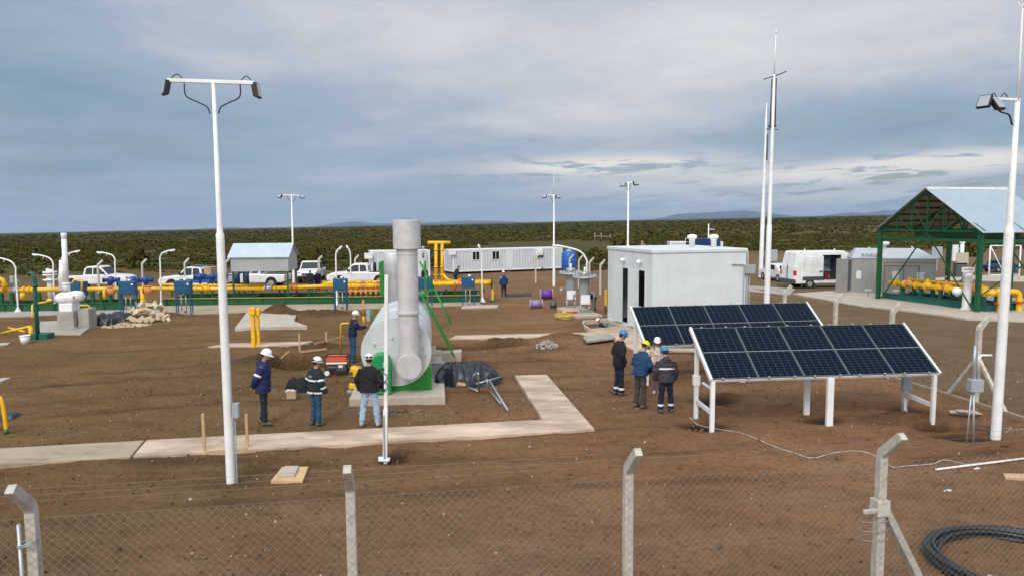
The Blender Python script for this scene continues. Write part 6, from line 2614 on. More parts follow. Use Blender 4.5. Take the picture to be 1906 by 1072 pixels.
# ------------------------------------------------------------------ vehicles
def pickup_parts(t, open_bed=True, stripe=None, cargo=False):
    """double cab pickup, front towards +x, wheels on z = 0"""
    mb = MB()
    low = [(-2.62, .52), (-2.62, 1.02), (-.62, 1.06), (.95, 1.10), (2.25, 1.02), (2.58, .88), (2.66, .70), (2.62, .42), (2.2, .36), (-2.4, .40)]
    mb.extrude_y(low, -.90, .90)
    body = mb.build('body', M_car, t, .07)
    mb = MB()
    cab = [(-.72, 1.04), (-.62, 1.60), (-.42, 1.74), (.42, 1.76), (.62, 1.70), (1.20, 1.09)]
    n = len(cab)
    vs = []
    for y, k in ((-.86, 0), (.86, 0)):
        for x, z in cab:
            q = (z - 1.04) / .72
            vs.append((x, y * (1 - .14 * q), z))
    mb.add(vs, [tuple(range(n)), tuple(range(n, 2 * n))[::-1]] + [((i + 1) % n, i, n + i, n + (i + 1) % n) for i in range(n)])
    mb.build('cab', M_car, t, .05)
    sw = lambda z: .86 * (1 - .14 * (z - 1.04) / .72) + .006
    for s in (-1, 1):
        for poly in ([(-.55, 1.14), (-.48, 1.56), (-.38, 1.64), (.0, 1.65), (.0, 1.13)], [(.08, 1.13), (.08, 1.65), (.45, 1.64), (.58, 1.58), (.98, 1.14)]):
            mb = MB()
            mb.add([(x, s * sw(z), z) for x, z in poly] + [(x, s * (sw(z) - .02), z) for x, z in poly], [tuple(range(5)), tuple(range(5, 10))] + [(i, (i + 1) % 5, 5 + (i + 1) % 5, 5 + i) for i in range(5)])
            mb.build('window', M_glass, t)
    mb = MB()
    mb.add([(.68, -.66, 1.66), (.68, .66, 1.66), (1.16, .76, 1.14), (1.16, -.76, 1.14)] + [(.66, -.66, 1.64), (.66, .66, 1.64), (1.14, .76, 1.12), (1.14, -.76, 1.12)], [(0, 1, 2, 3), (7, 6, 5, 4), (0, 4, 5, 1), (1, 5, 6, 2), (2, 6, 7, 3), (3, 7, 4, 0)])
    mb.build('windscreen', M_glass, t)
    mb = MB()
    mb.add([(-.672, -.62, 1.58), (-.672, .62, 1.58), (-.745, .70, 1.16), (-.745, -.70, 1.16), (-.65, -.62, 1.58), (-.65, .62, 1.58), (-.72, .70, 1.16), (-.72, -.70, 1.16)], [(0, 1, 2, 3), (7, 6, 5, 4), (0, 4, 5, 1), (1, 5, 6, 2), (2, 6, 7, 3), (3, 7, 4, 0)])
    mb.build('rear_window', M_glass, t)
    MB().box(-2.56, -.80, -.80, .80, 1.03, 1.066).build('bed_liner', M_black, t)
    for x in (1.62, -1.55):
        for s in (-1, 1):
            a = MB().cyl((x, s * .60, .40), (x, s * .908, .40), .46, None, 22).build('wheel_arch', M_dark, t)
            w = MB().cyl((x, s * .66, .38), (x, s * .925, .38), .38, None, 24).build('wheel', M_rubber, t)
            MB().cyl((x, s * .90, .38), (x, s * .932, .38), .21, None, 18).build('rim', M_steel, w)
    for s in (-1, 1):
        MB().box(2.50, 2.615, s * .72 - .15, s * .72 + .15, .78, .92).build('headlight', M_lens, t, .02)
        MB().box(-2.64, -2.60, s * .80 - .08, s * .80 + .08, .66, .98).build('tail_light', M_taillight, t)
        MB().box(.86, .98, s * 1.0 - .10, s * 1.0 + .10, 1.16, 1.34).build('mirror', M_black, t, .02)
    MB().box(2.60, 2.70, -.82, .82, .40, .62).build('front_bumper', M_black, t, .03)
    MB().box(2.62, 2.672, -.48, .48, .66, .84).build('grille', M_dgrey, t)
    MB().box(-2.74, -2.62, -.80, .80, .42, .56).build('rear_bumper', M_dgrey, t, .02)


def pickup(label, loc, rz):
    t = thing('parked_pickup', label, 'pickup', loc, rz, 'white pickups parked behind the pipes')
    pickup_parts(t)
    return t


pk = pickup('white double cab pickup seen side on, facing right', G(184, 536), R(2))
p2 = dup(pk, G(369, 538), R(180), 'white pickup with a blue flank, facing left, just left of the hut')
for s in (-1, 1):
    o = MB().box(-2.2, 1.0, s * .912 - .008, s * .912 + .008, .56, .84).build('side_stripe', M_bblue, p2)
MB().box(-1.3, -.75, -.6, .6, 1.1, 1.72).build('rear_box', M_card, p2, .01)
mb = MB()
mb.box(-.45, .3, -.6, .6, 1.80, 1.86)
mb.build('roof_rack', M_dgrey, p2)
dup(pk, G(476, 534), R(180), 'white pickup half hidden behind the legs of the sheet metal hut')
dup(pk, G(581, 523), R(-82), 'white pickup facing the camera, right of the sheet metal hut')
p5 = dup(pk, G(673, 530), R(184), 'white pickup facing left with spare wheels standing in its bed')
w = MB()
for k in range(2):
    w.tube([(-1.1 - .45 * k, .3 * cos(a), 1.42 + .34 * sin(a)) for a in [2 * pi * j / 18 for j in range(18)]], .10, 10, 0, False, True, True)
w.build('spare_wheel', M_rubber, p5)

# white van
v0 = G(1478, 538)
van = thing('delivery_van', 'white high roofed van with its side door open, parked behind the steel cabin', 'van', (v0.x, v0.y, 0), R(9))
mb = MB()
prof = [(0, .55), (.02, 1.5), (.22, 2.62), (.34, 2.74), (4.0, 2.74), (4.45, 2.55), (5.25, 1.45), (5.9, 1.12), (6.0, .5), (5.7, .36), (.1, .36)]
n = len(prof)


def vy(z):
    return 0 if z < 1.2 else .14 * (z - 1.2) / 1.5


dx0, dx1 = 2.30, 3.75
vs = []
for s in (0, 1):
    for x, z in prof:
        vs.append((x, vy(z) if s == 0 else 1.95 - vy(z), z))
mb.add(vs, [tuple(range(n)), tuple(range(n, 2 * n))[::-1]] + [((i + 1) % n, i, n + i, n + (i + 1) % n) for i in range(n)])
vb = mb.build('body', M_car, van, .06)
cut = MB().box(dx0, dx1, -.3, 1.6, .62, 2.45).build('cut', M_dark)
mdf = vb.modifiers.new('opening', 'BOOLEAN')
mdf.object = cut
mdf.operation = 'DIFFERENCE'
cut.parent = van
bpy.context.view_layer.update()
dg = bpy.context.evaluated_depsgraph_get()
me = bpy.data.meshes.new_from_object(vb.evaluated_get(dg))
vb.modifiers.clear()
vb.data = me
me.materials.append(M_dgrey)
for p_ in me.polygons:
    c_ = p_.center
    if dx0 - .02 < c_.x < dx1 + .02 and .13 < c_.y < 1.62 and .6 < c_.z < 2.47 and all(dx0 - .03 < me.vertices[i].co.x < dx1 + .03 for i in p_.vertices):
        p_.material_index = len(me.materials) - 1
bpy.data.objects.remove(cut)
mb = MB()
mb.box(dx0 + .02, dx1 - .02, 1.40, 1.55, .63, 2.4)
for z in (1.2, 1.7, 2.1):
    mb.box(dx0 + .1, dx1 - .1, 1.1, 1.4, z, z + .04)
mb.box(dx0 + .5, dx0 + .9, 1.0, 1.4, 1.75, 2.0)
mb.build('shelf', M_grey, van)
MB().box(dx0 + .65, dx0 + 1.0, .8, 1.2, .63, 1.05).build('cargo', mat('dull_red_plastic', (.22, .02, .02), .5), van, .03)
MB().box(dx0 + .05, dx1 - .05, .06, 1.4, .61, .635).build('load_floor', M_dgrey, van)
mb = MB()
mb.box(.65, dx0, -.035, -.012, .62, .86)
mb.box(dx1, 5.0, -.035, -.012, .62, .86)
mb.build('side_trim', M_dgrey, van)
MB().box(.75, dx0 - .03, -.05, -.012, .88, 2.35).build('sliding_door', M_car, van, .02)
mb = MB()
mb.box(dx0 - .32, dx0 - .12, -.08, -.05, 1.22, 1.30)
mb.box(.85, .9, -.03, -.0, 1.32, 1.42)
mb.build('handle', M_black, van)
for y in (.30, 1.06):
    mb = MB()
    mb.add([(.115, y, 1.72), (.115, y + .58, 1.72), (.215, y + .55, 2.38), (.215, y + .03, 2.38)] + [(.09, y, 1.72), (.09, y + .58, 1.72), (.19, y + .55, 2.38), (.19, y + .03, 2.38)], [(0, 1, 2, 3), (7, 6, 5, 4), (0, 4, 5, 1), (1, 5, 6, 2), (2, 6, 7, 3), (3, 7, 4, 0)])
    mb.build('rear_window', M_wall, van)
MB().box(-.05, .02, .96, .985, .62, 1.7).build('door_seam', M_dgrey, van)
MB().box(-.03, .0, 1.1, 1.62, .72, .86).build('number_plate', M_white, van)
for y in (-.015, 1.78):
    MB().box(-.02, .16, y, y + .18, .98, 1.34).build('tail_light', M_taillight, van, .02)
MB().box(-.16, .12, -.02, 1.97, .40, .70).build('rear_bumper', M_dgrey, van, .04)
for x in (1.25, 4.95):
    for s, y in ((-1, .02), (1, 1.93)):
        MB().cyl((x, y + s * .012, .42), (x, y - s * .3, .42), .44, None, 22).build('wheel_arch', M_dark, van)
        w = MB().cyl((x, y + s * .02, .36), (x, y - s * .24, .36), .36, None, 24).build('wheel', M_rubber, van)
        MB().cyl((x, y + s * .026, .36), (x, y, .36), .2, None, 18).build('rim', M_steel, w)
mb = MB()
for x in (.9, 3.3):
    mb.tube([(x, .25, 2.74), (x, .25, 2.9)], .05, 8)
mb.build('roof_bracket', M_white, van)
MB().extrude_y([(4.50, 2.42), (5.2, 1.5), (5.17, 1.48), (4.47, 2.40)], .2, 1.75).build('windscreen', M_glass, van)
# small white car half hidden beyond the van
cg = G(1450, 522)
car = thing('parked_car', 'white car mostly hidden behind the left end of the van', 'car', cg, R(98))
mb = MB()
mb.extrude_y([(-2.0, .3), (-2.05, .8), (-1.5, .9), (-.9, 1.4), (.5, 1.42), (1.1, .95), (1.95, .8), (2.0, .35)], -.82, .82)
mb.build('body', M_car, car, .06)
for x in (-1.25, 1.25):
    for s in (-1, 1):
        w = MB().cyl((x, s * .66, .31), (x, s * .84, .31), .31, None, 20).build('wheel', M_rubber, car)
        MB().cyl((x, s * .8, .31), (x, s * .845, .31), .18, None, 14).build('rim', M_steel, w)
for s in (-1, 1):
    MB().extrude_y([(-.75, .95), (-.65, 1.32), (.42, 1.34), (.8, .95)], s * .825 - .006, s * .825 + .006).build('window', M_glass, car)
MB().extrude_x([(-.65, 1.34), (.65, 1.34), (.72, .96), (-.72, .96)], -1.32, -1.26).build('rear_window', M_glass, car)
# dark car far right
cg = G(1864, 506)
car2 = dup(car, cg, R(10), 'dark car far behind the canopy on the right')
car2.scale = (.8, .8, .8)
for ch in car2.children:
    if ch.name.startswith('body'):
        ch.data = ch.data.copy()
        ch.data.materials[0] = M_dkblue

# ------------------------------------------------------------------ site cabins
def cabin(c0, c1, depth, hgt, label, wins, lift=.25, doors_=(), ac=None):
    ang_ = math.atan2(c1.y - c0.y, c1.x - c0.x)
    L_ = math.hypot(c1.x - c0.x, c1.y - c0.y)
    t = thing('site_cabin', label, 'cabin', (c0.x, c0.y, 0), ang_, 'white site cabins')
    MB().box(.03, L_ - .03, .03, depth - .03, lift, lift + hgt).build('wall', M_cont, t)
    mb = MB()
    for x in (0, L_ - .14):
        for y in (0, depth - .14):
            mb.box(x, x + .14, y, y + .14, lift - .02, lift + hgt + .02)
    for z in (lift - .03, lift + hgt - .09):
        mb.box(.14, L_ - .14, .0, .10, z, z + .13)
        mb.box(.14, L_ - .14, depth - .10, depth, z, z + .13)
        mb.box(0, .10, .14, depth - .14, z, z + .13)
        mb.box(L_ - .10, L_, .14, depth - .14, z, z + .13)
    mb.build('frame', M_white, t)
    MB().box(-.02, L_ + .02, -.02, depth + .02, lift + hgt + .02, lift + hgt + .06).build('roof', M_white, t)
    mb = MB()
    for x in (.3, L_ / 2, L_ - .3):
        for y in (.3, depth - .3):
            mb.box(x - .2, x + .2, y - .2, y + .2, -.2, lift - .03)
    mb.build('foot_block', M_dgrey, t)
    for x, w, z, hh in wins:
        f_ = MB()
        f_.box(x - w / 2 - .05, x + w / 2 + .05, -.03, .035, z - .05, z)
        f_.box(x - w / 2 - .05, x + w / 2 + .05, -.03, .035, z + hh, z + hh + .05)
        f_.box(x - w / 2 - .05, x - w / 2, -.03, .035, z, z + hh)
        f_.box(x + w / 2, x + w / 2 + .05, -.03, .035, z, z + hh)
        f_.box(x - .02, x + .02, -.03, .035, z, z + hh)
        fo = f_.build('window', M_white, t)
        MB().box(x - w / 2, x - .02, -.008, .02, z, z + hh).build('pane', M_glass, fo)
        MB().box(x + .02, x + w / 2, -.008, .02, z, z + hh).build('pane', M_glass, fo)
    for x, w in doors_:
        d_ = MB().box(x - w / 2, x + w / 2, -.02, .03, lift + .1, lift + 2.1).build('door', M_wall, t)
        MB().box(x + w / 2 - .12, x + w / 2 - .06, -.07, -.02, lift + 1.0, lift + 1.06).build('handle', M_steel, d_)
    if ac:
        for x, z in ac:
            MB().box(x - .35, x + .35, -.3, -.02, z, z + .5).build('air_conditioner', M_white, t, .02)
    return t


c0_, c1_ = G(843, 511), G(1047, 503)
Lc = (c1_ - c0_).length
hc = (P(843, 465, c0_.y).z + P(1046, 460, c1_.y).z) / 2 - .35
cabin(c0_, c1_, 2.5, hc, 'long white corrugated site cabin with small dark windows behind the yellow risers', [(Lc * .20, .72, 1.35, .78), (Lc * .375, .74, 1.35, .78), (Lc * .785, .74, 1.35, .78)], .25, [(Lc * .50, .85)], [(Lc * .77, 1.62), (-.1, 1.9)])
c0_, c1_ = G(691, 522), G(801, 519)
hc = P(691, 467, c0_.y).z - .35
cabin(c0_, c1_, 2.4, hc, 'small white container half hidden behind the silver chimneys', [], .25, [((c1_ - c0_).length * .8, .85)], [(-.2, 1.9)])
c0_, c1_ = G(1246, 497), G(1345, 497)
hc = P(1246, 450, c0_.y).z - .35
cabin(c0_, c1_, 2.4, hc, 'white container peeking over the roof of the white building', [((c1_ - c0_).length * .38, .9, 2.35, .75)], .25)
g = P(787, 462, 66)
b = G(800, 519)
mb = MB()
mb.tube([P(787.5, 480, 62), P(787.5, 461, 62)], .1, 10)
mb.ell(P(787.5, 461, 62), (.16, .16, .12), 10, 6)
mb.tube([P(787.5, 515, 62), P(787.5, 480, 62)], .05, 8)
single('vent_pole', mb, M_steel, 'grey vent pole with a small cap in front of the small white container', 'vent')

# blue water tank
b = G(1059, 511)
t = thing('water_tank', 'bright blue plastic water tank at the right end of the long cabin', 'water tank', b)
zt = P(1059, 467, b.y).z
mb = MB()
mb.lathe([(.70, .5), (.72, .55), (.72, zt - .25), (.60, zt - .08), (.3, zt), (.2, zt)], 28)
for z in (.9, 1.3, 1.7):
    mb.lathe([(.72, z - .03), (.74, z), (.72, z + .03)], 28)
mb.build('tank', M_bblue, t)
MB().lathe([(.26, zt - .02), (.26, zt + .05), (.05, zt + .07)], 18).build('lid', M_white, t)
mb = MB()
for s in (-.5, .5):
    for y in (-.5, .5):
        mb.box(s - .06, s + .06, y - .06, y + .06, -.1, .5)
mb.box(-.62, .62, -.62, .62, .44, .5)
mb.build('stand', M_dgrey, t)

# solar panel on a rack and mast behind the building
b = G(1316, 500)
t = thing('solar_rack', 'single blue solar panel on a rack rising behind the roof of the white building', 'solar panel', b)
a_, c_ = P(1292, 470, b.y) - b, P(1341, 444, b.y) - b
mb = MB()
mb.box(a_.x, c_.x, -.03, .03, a_.z - .4, c_.z)
mb.build('frame', M_frame, t)
m_ = mat('blue_cells', (.01, .035, .13), .2, 0, .15, 2)
MB().box(a_.x + .05, c_.x - .05, -.045, -.03, a_.z - .35, c_.z - .05).build('cells', m_, t)
MB().box(-.08, .08, .05, .15, -.1, c_.z - .2).build('post', M_steel, t)
mb = MB()
ms = P(1320, 417, b.y) - b
mb.tube([(ms.x, .2, 0), (ms.x, .2, ms.z)], .06, 8)
q = P(1320, 427, b.y) - b
mb.tube([(q.x, .2, q.z), (q.x + .65, .2, q.z - .05)], .035, 8)
mb.build('antenna', M_white, t)

# ------------------------------------------------------------------ steel cabin with an open door
k0 = G(1584, 546)
kb = thing('steel_cabin', 'low stainless steel equipment cabin with a sloping roof and one door swung open', 'cabin', (k0.x, k0.y, 0), R(-16))
ku = Vector((cos(R(-16)), sin(R(-16)), 0))
r_ = ray(1741, 520)
den = r_.x * ku.y - r_.y * ku.x
KW = (k0.x * r_.y - k0.y * r_.x) / (r_.x * ku.y - r_.y * ku.x)
KW = abs(KW)
hw = P(1584, 481, k0.y).z
hr = P(1600, 462, k0.y + 1).z
MB().box(0, KW, 0, 1.9, -.1, hw).build('wall', M_stainless, kb, .01)
mb = MB()
vs = [(-.08, -.08, hw), (KW + .08, -.08, hw), (KW + .08, 2.0, hw), (-.08, 2.0, hw), (.35, .75, hr), (KW - .9, .75, hr), (KW - .9, 1.4, hr), (.35, 1.4, hr)]
mb.add(vs, [(3, 2, 1, 0), (4, 5, 6, 7), (0, 1, 5, 4), (1, 2, 6, 5), (2, 3, 7, 6), (3, 0, 4, 7)])
rf = mb.build('roof', M_roofsteel, kb, .01)
mb = MB()
mb.lathe([(.14, -.3), (.14, .15), (.2, .2), (.32, .22), (.34, .42), (.1, .46)], 18, (KW * .42, 1.0, hr))
mb.build('roof_vent', M_white, rf)
mb = MB()
mb.box(1.95, KW, -.02, -.0, hw - .30, hw - .26)
mb.box(2.0, 2.03, -.02, 0, .2, hw - .3)
mb.box(KW * .62, KW * .62 + .03, -.02, 0, .2, hw - .5)
mb.box(KW * .80, KW * .80 + .04, -.03, 0, .4, hw - .5)
mb.box(2.0, KW * .8, -.03, -.01, hw - .52, hw - .48)
mb.build('trim', M_dgrey, kb)
dr = MB().box(-1.12, 0, -.05, .0, .05, hw - .02).build('door', M_stainless, kb, .012)
dr.rotation_euler = (0, 0, R(22))
dr.location = (-.03, -.03, 0)
mb = MB()
mb.box(-.28, -.06, -.065, -.05, .2, hw - .1)
mb.build('door_panel', M_dgrey, dr)
mb = MB()
for x, z, w, h in ((.28, 1.0, .3, .55), (.85, .18, .42, .14), (1.5, .18, .3, .14), (2.6, .18, .35, .14), (KW * .78, .9, .5, .6), (2.5, 1.05, .4, .5)):
    mb.box(x, x + w, -.03, -.012, z, z + h)
mb.build('label_plate', M_wall, kb)
mb = MB()
a_ = .62
Mx = Matrix.Translation((.98, .02, hw + .22)) @ Matrix.Rotation(R(52), 4, 'X')
text_bm(mb, 'KIND', .34, Mx, 0, .012)
Mx = Matrix.Translation((1.0, .28, hw + .18))
mb.build('lettering', M_dgrey, kb)
mb = MB()
mb.M = Matrix.Translation((1.58, .02, hw + .24)) @ Matrix.Rotation(R(52), 4, 'X')
mb.lathe([(.16, 0), (.16, .03)], 20)
mb.build('emblem', M_orange, kb)
t = thing('handrail', 'thin grey handrail standing in front of the steel cabin', 'handrail', G(1616, 553))
b = G(1616, 553)
mb = MB()
e_ = P(1640, 511, b.y) - b
mb.tube([(0, 0, -.1), (0, 0, P(1616, 510, b.y).z), (e_.x, 0, e_.z), (e_.x, 0, -.1)], .025, 8)
mb.build('rail', M_steel, t)

# ------------------------------------------------------------------ green canopy over the metering skid
n0, n1 = G(1818, 583), G(1634, 558)
cang = math.atan2(n1.y - n0.y, n1.x - n0.x) - pi / 2
CW = math.hypot(n1.x - n0.x, n1.y - n0.y)
cn = thing('canopy', 'open green steel canopy with a pale gable roof over yellow pipes', 'canopy', (n0.x, n0.y, 0), cang)
CL = 5.4
ze = P(1823, 431, n0.y).z
zr = ze + 2.28
mb = MB()
Ci = Matrix.Rotation(-cang, 4, 'Z') @ Matrix.Translation((-n0.x, -n0.y, 0))
for x in (0, CL):
    for y in (0, CW):
        MB().box(x - .11, x + .11, y - .11, y + .11, -.1, ze).build('post', M_lgreen if False else M_green, cn, .01)
MB().box(2.2 - .09, 2.2 + .09, -.09, .09, -.1, ze).build('post', M_green, cn, .01)
mb = MB()
for x in (0, CL / 2, CL):
    mb.beam((x, 0, ze), (x, CW, ze), .09, .10)
    mb.beam((x, -.2, ze - .02), (x, CW / 2, zr), .10, .13)
    mb.beam((x, CW + .2, ze - .02), (x, CW / 2, zr), .10, .13)
    mb.beam((x, CW / 2, ze), (x, CW / 2, zr), .07, .07)
    for q in (.18, .34):
        for s in (q, 1 - q):
            h = zr - ze
            zz = ze + h * (1 - abs(s - .5) * 2)
            mb.beam((x, CW * s, ze), (x, CW * s, zz), .05, .05)
    for s, e_ in ((.34, .5), (.66, .5), (.18, .34), (.82, .66)):
        zz = ze + (zr - ze) * (1 - abs(s - .5) * 2)
        mb.beam((x, CW * s, zz), (x, CW * e_, ze), .05, .05)
mb.build('truss', M_green, cn)
mb = MB()
for y in (0, CW):
    mb.beam((0, y, ze - .05), (CL, y, ze - .05), .12, .16)
    mb.beam((.11, y, ze - .55), (CL, y, ze - .55), .14, .2)
mb.beam((.0, .11, ze - .5), (.0, CW - .11, ze - .5), .13, .16)
mb.beam((CL, .11, ze - .5), (CL, CW - .11, ze - .5), .13, .16)
mb.beam((CL / 2, .0, ze - .25), (CL / 2, CW, ze - .25), .13, .3)
mb.build('beam', M_green, cn)
mb = MB()
h = zr - ze
for s in (0, 1):
    for k in range(6):
        q = (k + .35) / 6
        y = q * CW / 2 if s == 0 else CW - q * CW / 2
        z = ze + h * q + .06
        mb.beam((-.2, y, z), (CL + .2, y, z), .06, .12)
mb.build('purlin', M_green, cn)
mb = MB()
for s in (0, 1):
    ye_ = -.35 if s == 0 else CW + .35
    zz = ze - .35 * h / (CW / 2) + .17
    a_, b_ = Vector((-.28, CW / 2, zr + .17)), Vector((CL + .28, CW / 2, zr + .17))
    c_, d_ = Vector((CL + .28, ye_, zz)), Vector((-.28, ye_, zz))
    dn = Vector((0, 0, -.03))
    mb.add([a_, b_, c_, d_, a_ + dn, b_ + dn, c_ + dn, d_ + dn], [(0, 1, 2, 3), (7, 6, 5, 4), (0, 4, 5, 1), (1, 5, 6, 2), (2, 6, 7, 3), (3, 7, 4, 0)])
rf = mb.build('roof', M_roof, cn)
mb = MB()
for s in (0, 1):
    ye_ = -.25 if s == 0 else CW + .25
    zz = ze - .25 * h / (CW / 2) + .128
    a_, b_ = Vector((-.2, CW / 2, zr + .128)), Vector((CL + .2, CW / 2, zr + .128))
    c_, d_ = Vector((CL + .2, ye_, zz)), Vector((-.2, ye_, zz))
    dn = Vector((0, 0, -.012))
    mb.add([a_, b_, c_, d_, a_ + dn, b_ + dn, c_ + dn, d_ + dn], [(0, 1, 2, 3), (7, 6, 5, 4), (0, 4, 5, 1), (1, 5, 6, 2), (2, 6, 7, 3), (3, 7, 4, 0)])
mb.build('underside_shade', M_kerb, rf)  # added dark sheet, painting in the shade under the roof
mb = MB()
mb.beam((-.29, CW / 2 - .14, zr + .155), (CL + .29, CW / 2 - .14, zr + .155), .03, .14)
mb.beam((-.29, CW / 2, zr + .20), (CL + .29, CW / 2, zr + .20), .26, .04)
mb.build('ridge_cap', M_white, rf)
mb = MB()
for x in (0, CL):
    for y in (.25, CW - .25):
        mb.beam((x, CW / 2, ze - .1), (x, y, .15), .06, .06)
mb.beam((.12, 0, .9), (CL - .1, 0, ze - .6), .05, .05)
mb.build('brace', M_green, cn)
# metering skid under it
ms = thing('metering_skid', 'green skid with yellow and orange meter pipes under the canopy', 'pipe skid', (n0.x, n0.y, 0), cang)
mb = MB()
for x in (.5, 2.6):
    mb.box(x, x + .06, -.1, CW + .2, .09, .42)
    mb.box(x - .05, x + .11, -.1, CW + .2, .42, .45)
for k in range(7):
    y = -.08 + k * (CW + .1) / 6.2
    mb.box(.56, 2.6, y, y + .1, .12, .38)
for k in range(5):
    y = .5 + k * CW / 5
    for x in (1.0, 1.9):
        mb.box(x - .09, x + .09, y - .09, y + .09, .38, .92)
mb.build('frame', M_teal, ms)
mb = MB()
mb.tube([(1.0, -.4, 1.05), (1.0, CW + .2, 1.05)], .15, 16)
mb.tube([(1.9, -.2, 1.05), (1.9, CW - .3, 1.05)], .15, 16)
mb.tube([(1.45, 1.0, 1.30), (1.45, CW - 1, 1.30)], .10, 12)
mb.tube(smooth_path([(1.0, -.3, 1.05), (.9, -.55, 1.02), (.85, -.62, .85), (.85, -.62, .0)], 5), .15, 16)
mb.tube(smooth_path([(1.9, -.1, 1.08), (2.3, -.2, 1.1), (2.55, -.25, .9), (2.58, -.25, .0)], 5), .15, 16)
mb.tube([(.95, 2.2, 1.05), (1.9, 2.2, 1.05)], .12, 12)
mb.build('pipe', M_yellow, ms)
mb = MB()
for x in (1.0, 1.9):
    for k in range(9):
        y = .4 + k * (CW - .8) / 8
        mb = MB()
        flange(mb, Vector((x, y, 1.05)), Y_, .24, .07)
        if k % 2:
            flange(mb, Vector((x, y + .10, 1.05)), Y_, .24, .13)
        mb.build('flange', M_yellow, ms)
mb = MB()
flange(mb, Vector((.85, -.62, .55)), Z_, .30, .09)
flange(mb, Vector((2.58, -.25, .55)), Z_, .30, .09)
mb.build('red_flange', M_red, ms)
for y in (1.1, 2.9, 4.2, 5.6):
    mb = MB()
    mb.ell((1.0, y, 1.12), (.22, .28, .24), 12, 8)
    mb.cyl((1.0, y, 1.2), (1.0, y, 1.52), .06, None, 8)
    mb.build('valve', M_orange if y < 3 or y > 5 else M_yellow, ms)
mb = MB()
for y in (1.5, 3.4, 4.9):
    mb.tube([(1.45, y, 1.3), (1.45, y, 1.62), (1.2, y, 1.66)], .02, 6)
    mb.ell((1.45, y, 1.66), (.08, .08, .08), 8, 6)
mb.ell((.78, 1.55, .95), (.18, .16, .18), 12, 8)
mb.build('gauge', M_steel, ms)
# white column with a sign
b = Ci @ G(1798, 577)
t = thing('white_column', 'white square column carrying a small sign under the canopy', 'column', G(1798, 578))
b = G(1798, 578)
z = P(1798, 506, b.y).z
mb = MB()
mb.lathe([(.32, -.1), (.31, .06), (.22, .2), (.20, z - .3), (.24, z - .28), (.24, z)], 20)
mb.build('column', M_white, t)
a_, c_ = P(1785, 506, b.y) - b, P(1808, 497, b.y) - b
MB().box(a_.x, c_.x, -.28, -.22, a_.z, c_.z).build('sign', M_white, t)
mb = MB()
mx_ = (a_.x + c_.x) / 2
for i in range(8):
    x = a_.x + .07 + i * (c_.x - a_.x - .14) / 8
    w = (c_.x - a_.x - .14) / 8 * .7
    mb.box(x, x + w * .35, -.286, -.28, a_.z + .09, c_.z - .08)
    mb.box(x + w * .35, x + w, -.286, -.28, a_.z + .09 + .05 * (i % 2), a_.z + .14 + .05 * (i % 2))
mb.build('sign_lettering', M_black, t)
p = P(1776, 542, b.y) - b
MB().ell((p.x + .1, -.1, p.z), (.26, .2, .22), 14, 10).build('nozzle', M_white, t)

# ------------------------------------------------------------------ far right: gate frame, boards, poles
b = G(1840, 521)
t = thing('gate_frame', 'thin white gate frame with a diagonal far behind the canopy', 'gate', b)
mb = MB()
z = P(1840, 458, b.y).z
x1_ = (P(1900, 460, b.y) - b).x
for x in (0, x1_):
    mb.tube([(x, 0, -.1), (x, 0, z)], .06, 8)
mb.tube([(0, 0, z), (x1_, 0, z)], .05, 8)
mb.tube([(0, 0, z), (x1_ * .5, 0, .5)], .04, 8)
mb.tube([(0, 0, .4), (x1_, 0, .4)], .04, 8)
mb.build('frame', M_white, t)
b = G(1788, 516)
t = thing('sign_post', 'white post with a forked top and small boards seen behind the canopy', 'sign', b)
zt = P(1790, 455, b.y).z
MB().tube([(0, 0, -.1), (0, 0, zt)], .16, 8).build('post', M_white, t)
mb = MB()
mb.tube([(0, 0, zt), (-.3, 0, zt + .35)], .1, 8)
mb.tube([(0, 0, zt), (.3, 0, zt + .35)], .1, 8)
mb.build('fork', M_white, t)
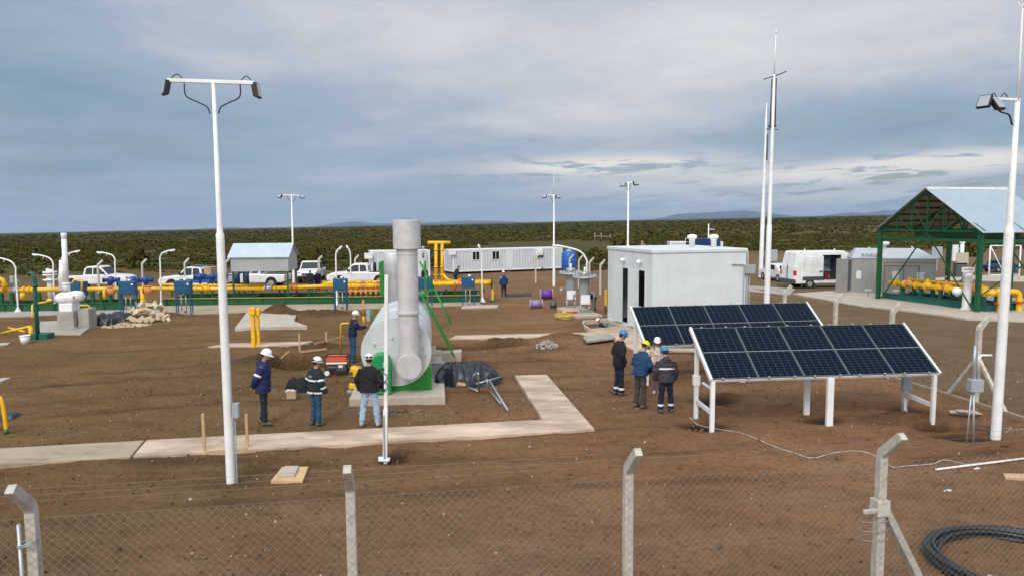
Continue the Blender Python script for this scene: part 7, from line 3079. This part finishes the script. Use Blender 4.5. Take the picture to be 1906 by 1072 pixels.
p = P(1788, 483, b.y) - b
MB().box(p.x - .5, p.x + .5, -.3, -.2, p.z - .4, p.z + .6).build('board', M_palepath, t)
p = P(1776, 471, b.y) - b
MB().box(p.x - .25, p.x + .25, -.2, -.1, p.z - .7, p.z + .7).build('notice', M_wall, t)
p = P(1786, 500, b.y) - b
MB().box(p.x - .45, p.x + .45, -.3, .2, -.1, p.z + .5).build('cabinet', M_dgrey, t)
b = G(1744, 505)
t = thing('notice_board', 'pale blue board on a post behind the right end of the steel cabin', 'board', b)
p = P(1744, 471, b.y) - b
MB().box(p.x - .5, p.x + .5, -.05, .05, p.z - .5, p.z + .6).build('board', M_roofsteel, t)
MB().box(-.06, .06, .06, .16, -.1, p.z).build('post', M_steel, t)
b = G(1438, 488)
t = thing('notice_board', 'pale grey board standing at the yard edge just left of the van', 'board', b)
p = P(1436, 476, b.y) - b
MB().box(p.x - .7, p.x + .7, -.05, .05, p.z - .7, p.z + .7).build('board', M_roofsteel, t)
MB().box(-.06, .06, .06, .16, -.1, p.z).build('post', M_steel, t)
# weathered yellow frames far out on the plain
for px, yb, w, h, lab in ((1122, 452, 30, 10, 'weathered pale yellow pipe frame far out on the sandy patch'), (1192, 466, 26, 17, 'ochre machine with a mast far out behind the white building')):
    b = G(px, yb)
    b.z = gz(b.x, b.y)
    t = thing('field_marker' if w > 28 else 'field_machine', lab, 'frame' if w > 28 else 'machine', b)
    s = b.y / FPX
    mb = MB()
    if w > 28:
        for k in (-.5, -.1, .45):
            mb.tube([(k * w * s, 0, -.3), (k * w * s, 0, h * s * (1.1 if k < 0 else .8))], .14, 8)
        mb.tube([(-.5 * w * s, 0, h * s * .5), (.5 * w * s, 0, h * s * .35)], .12, 8)
    else:
        mb.box(-.5 * w * s, .3 * w * s, -1, 1, 0, h * s * .45)
        mb.box(.0, .3 * w * s, -.8, .8, h * s * .45, h * s * .65)
        mb.tube([(.12 * w * s, 0, 0), (.12 * w * s, 0, h * s)], .2, 8)
    mb.build('frame', M_kerb, t)
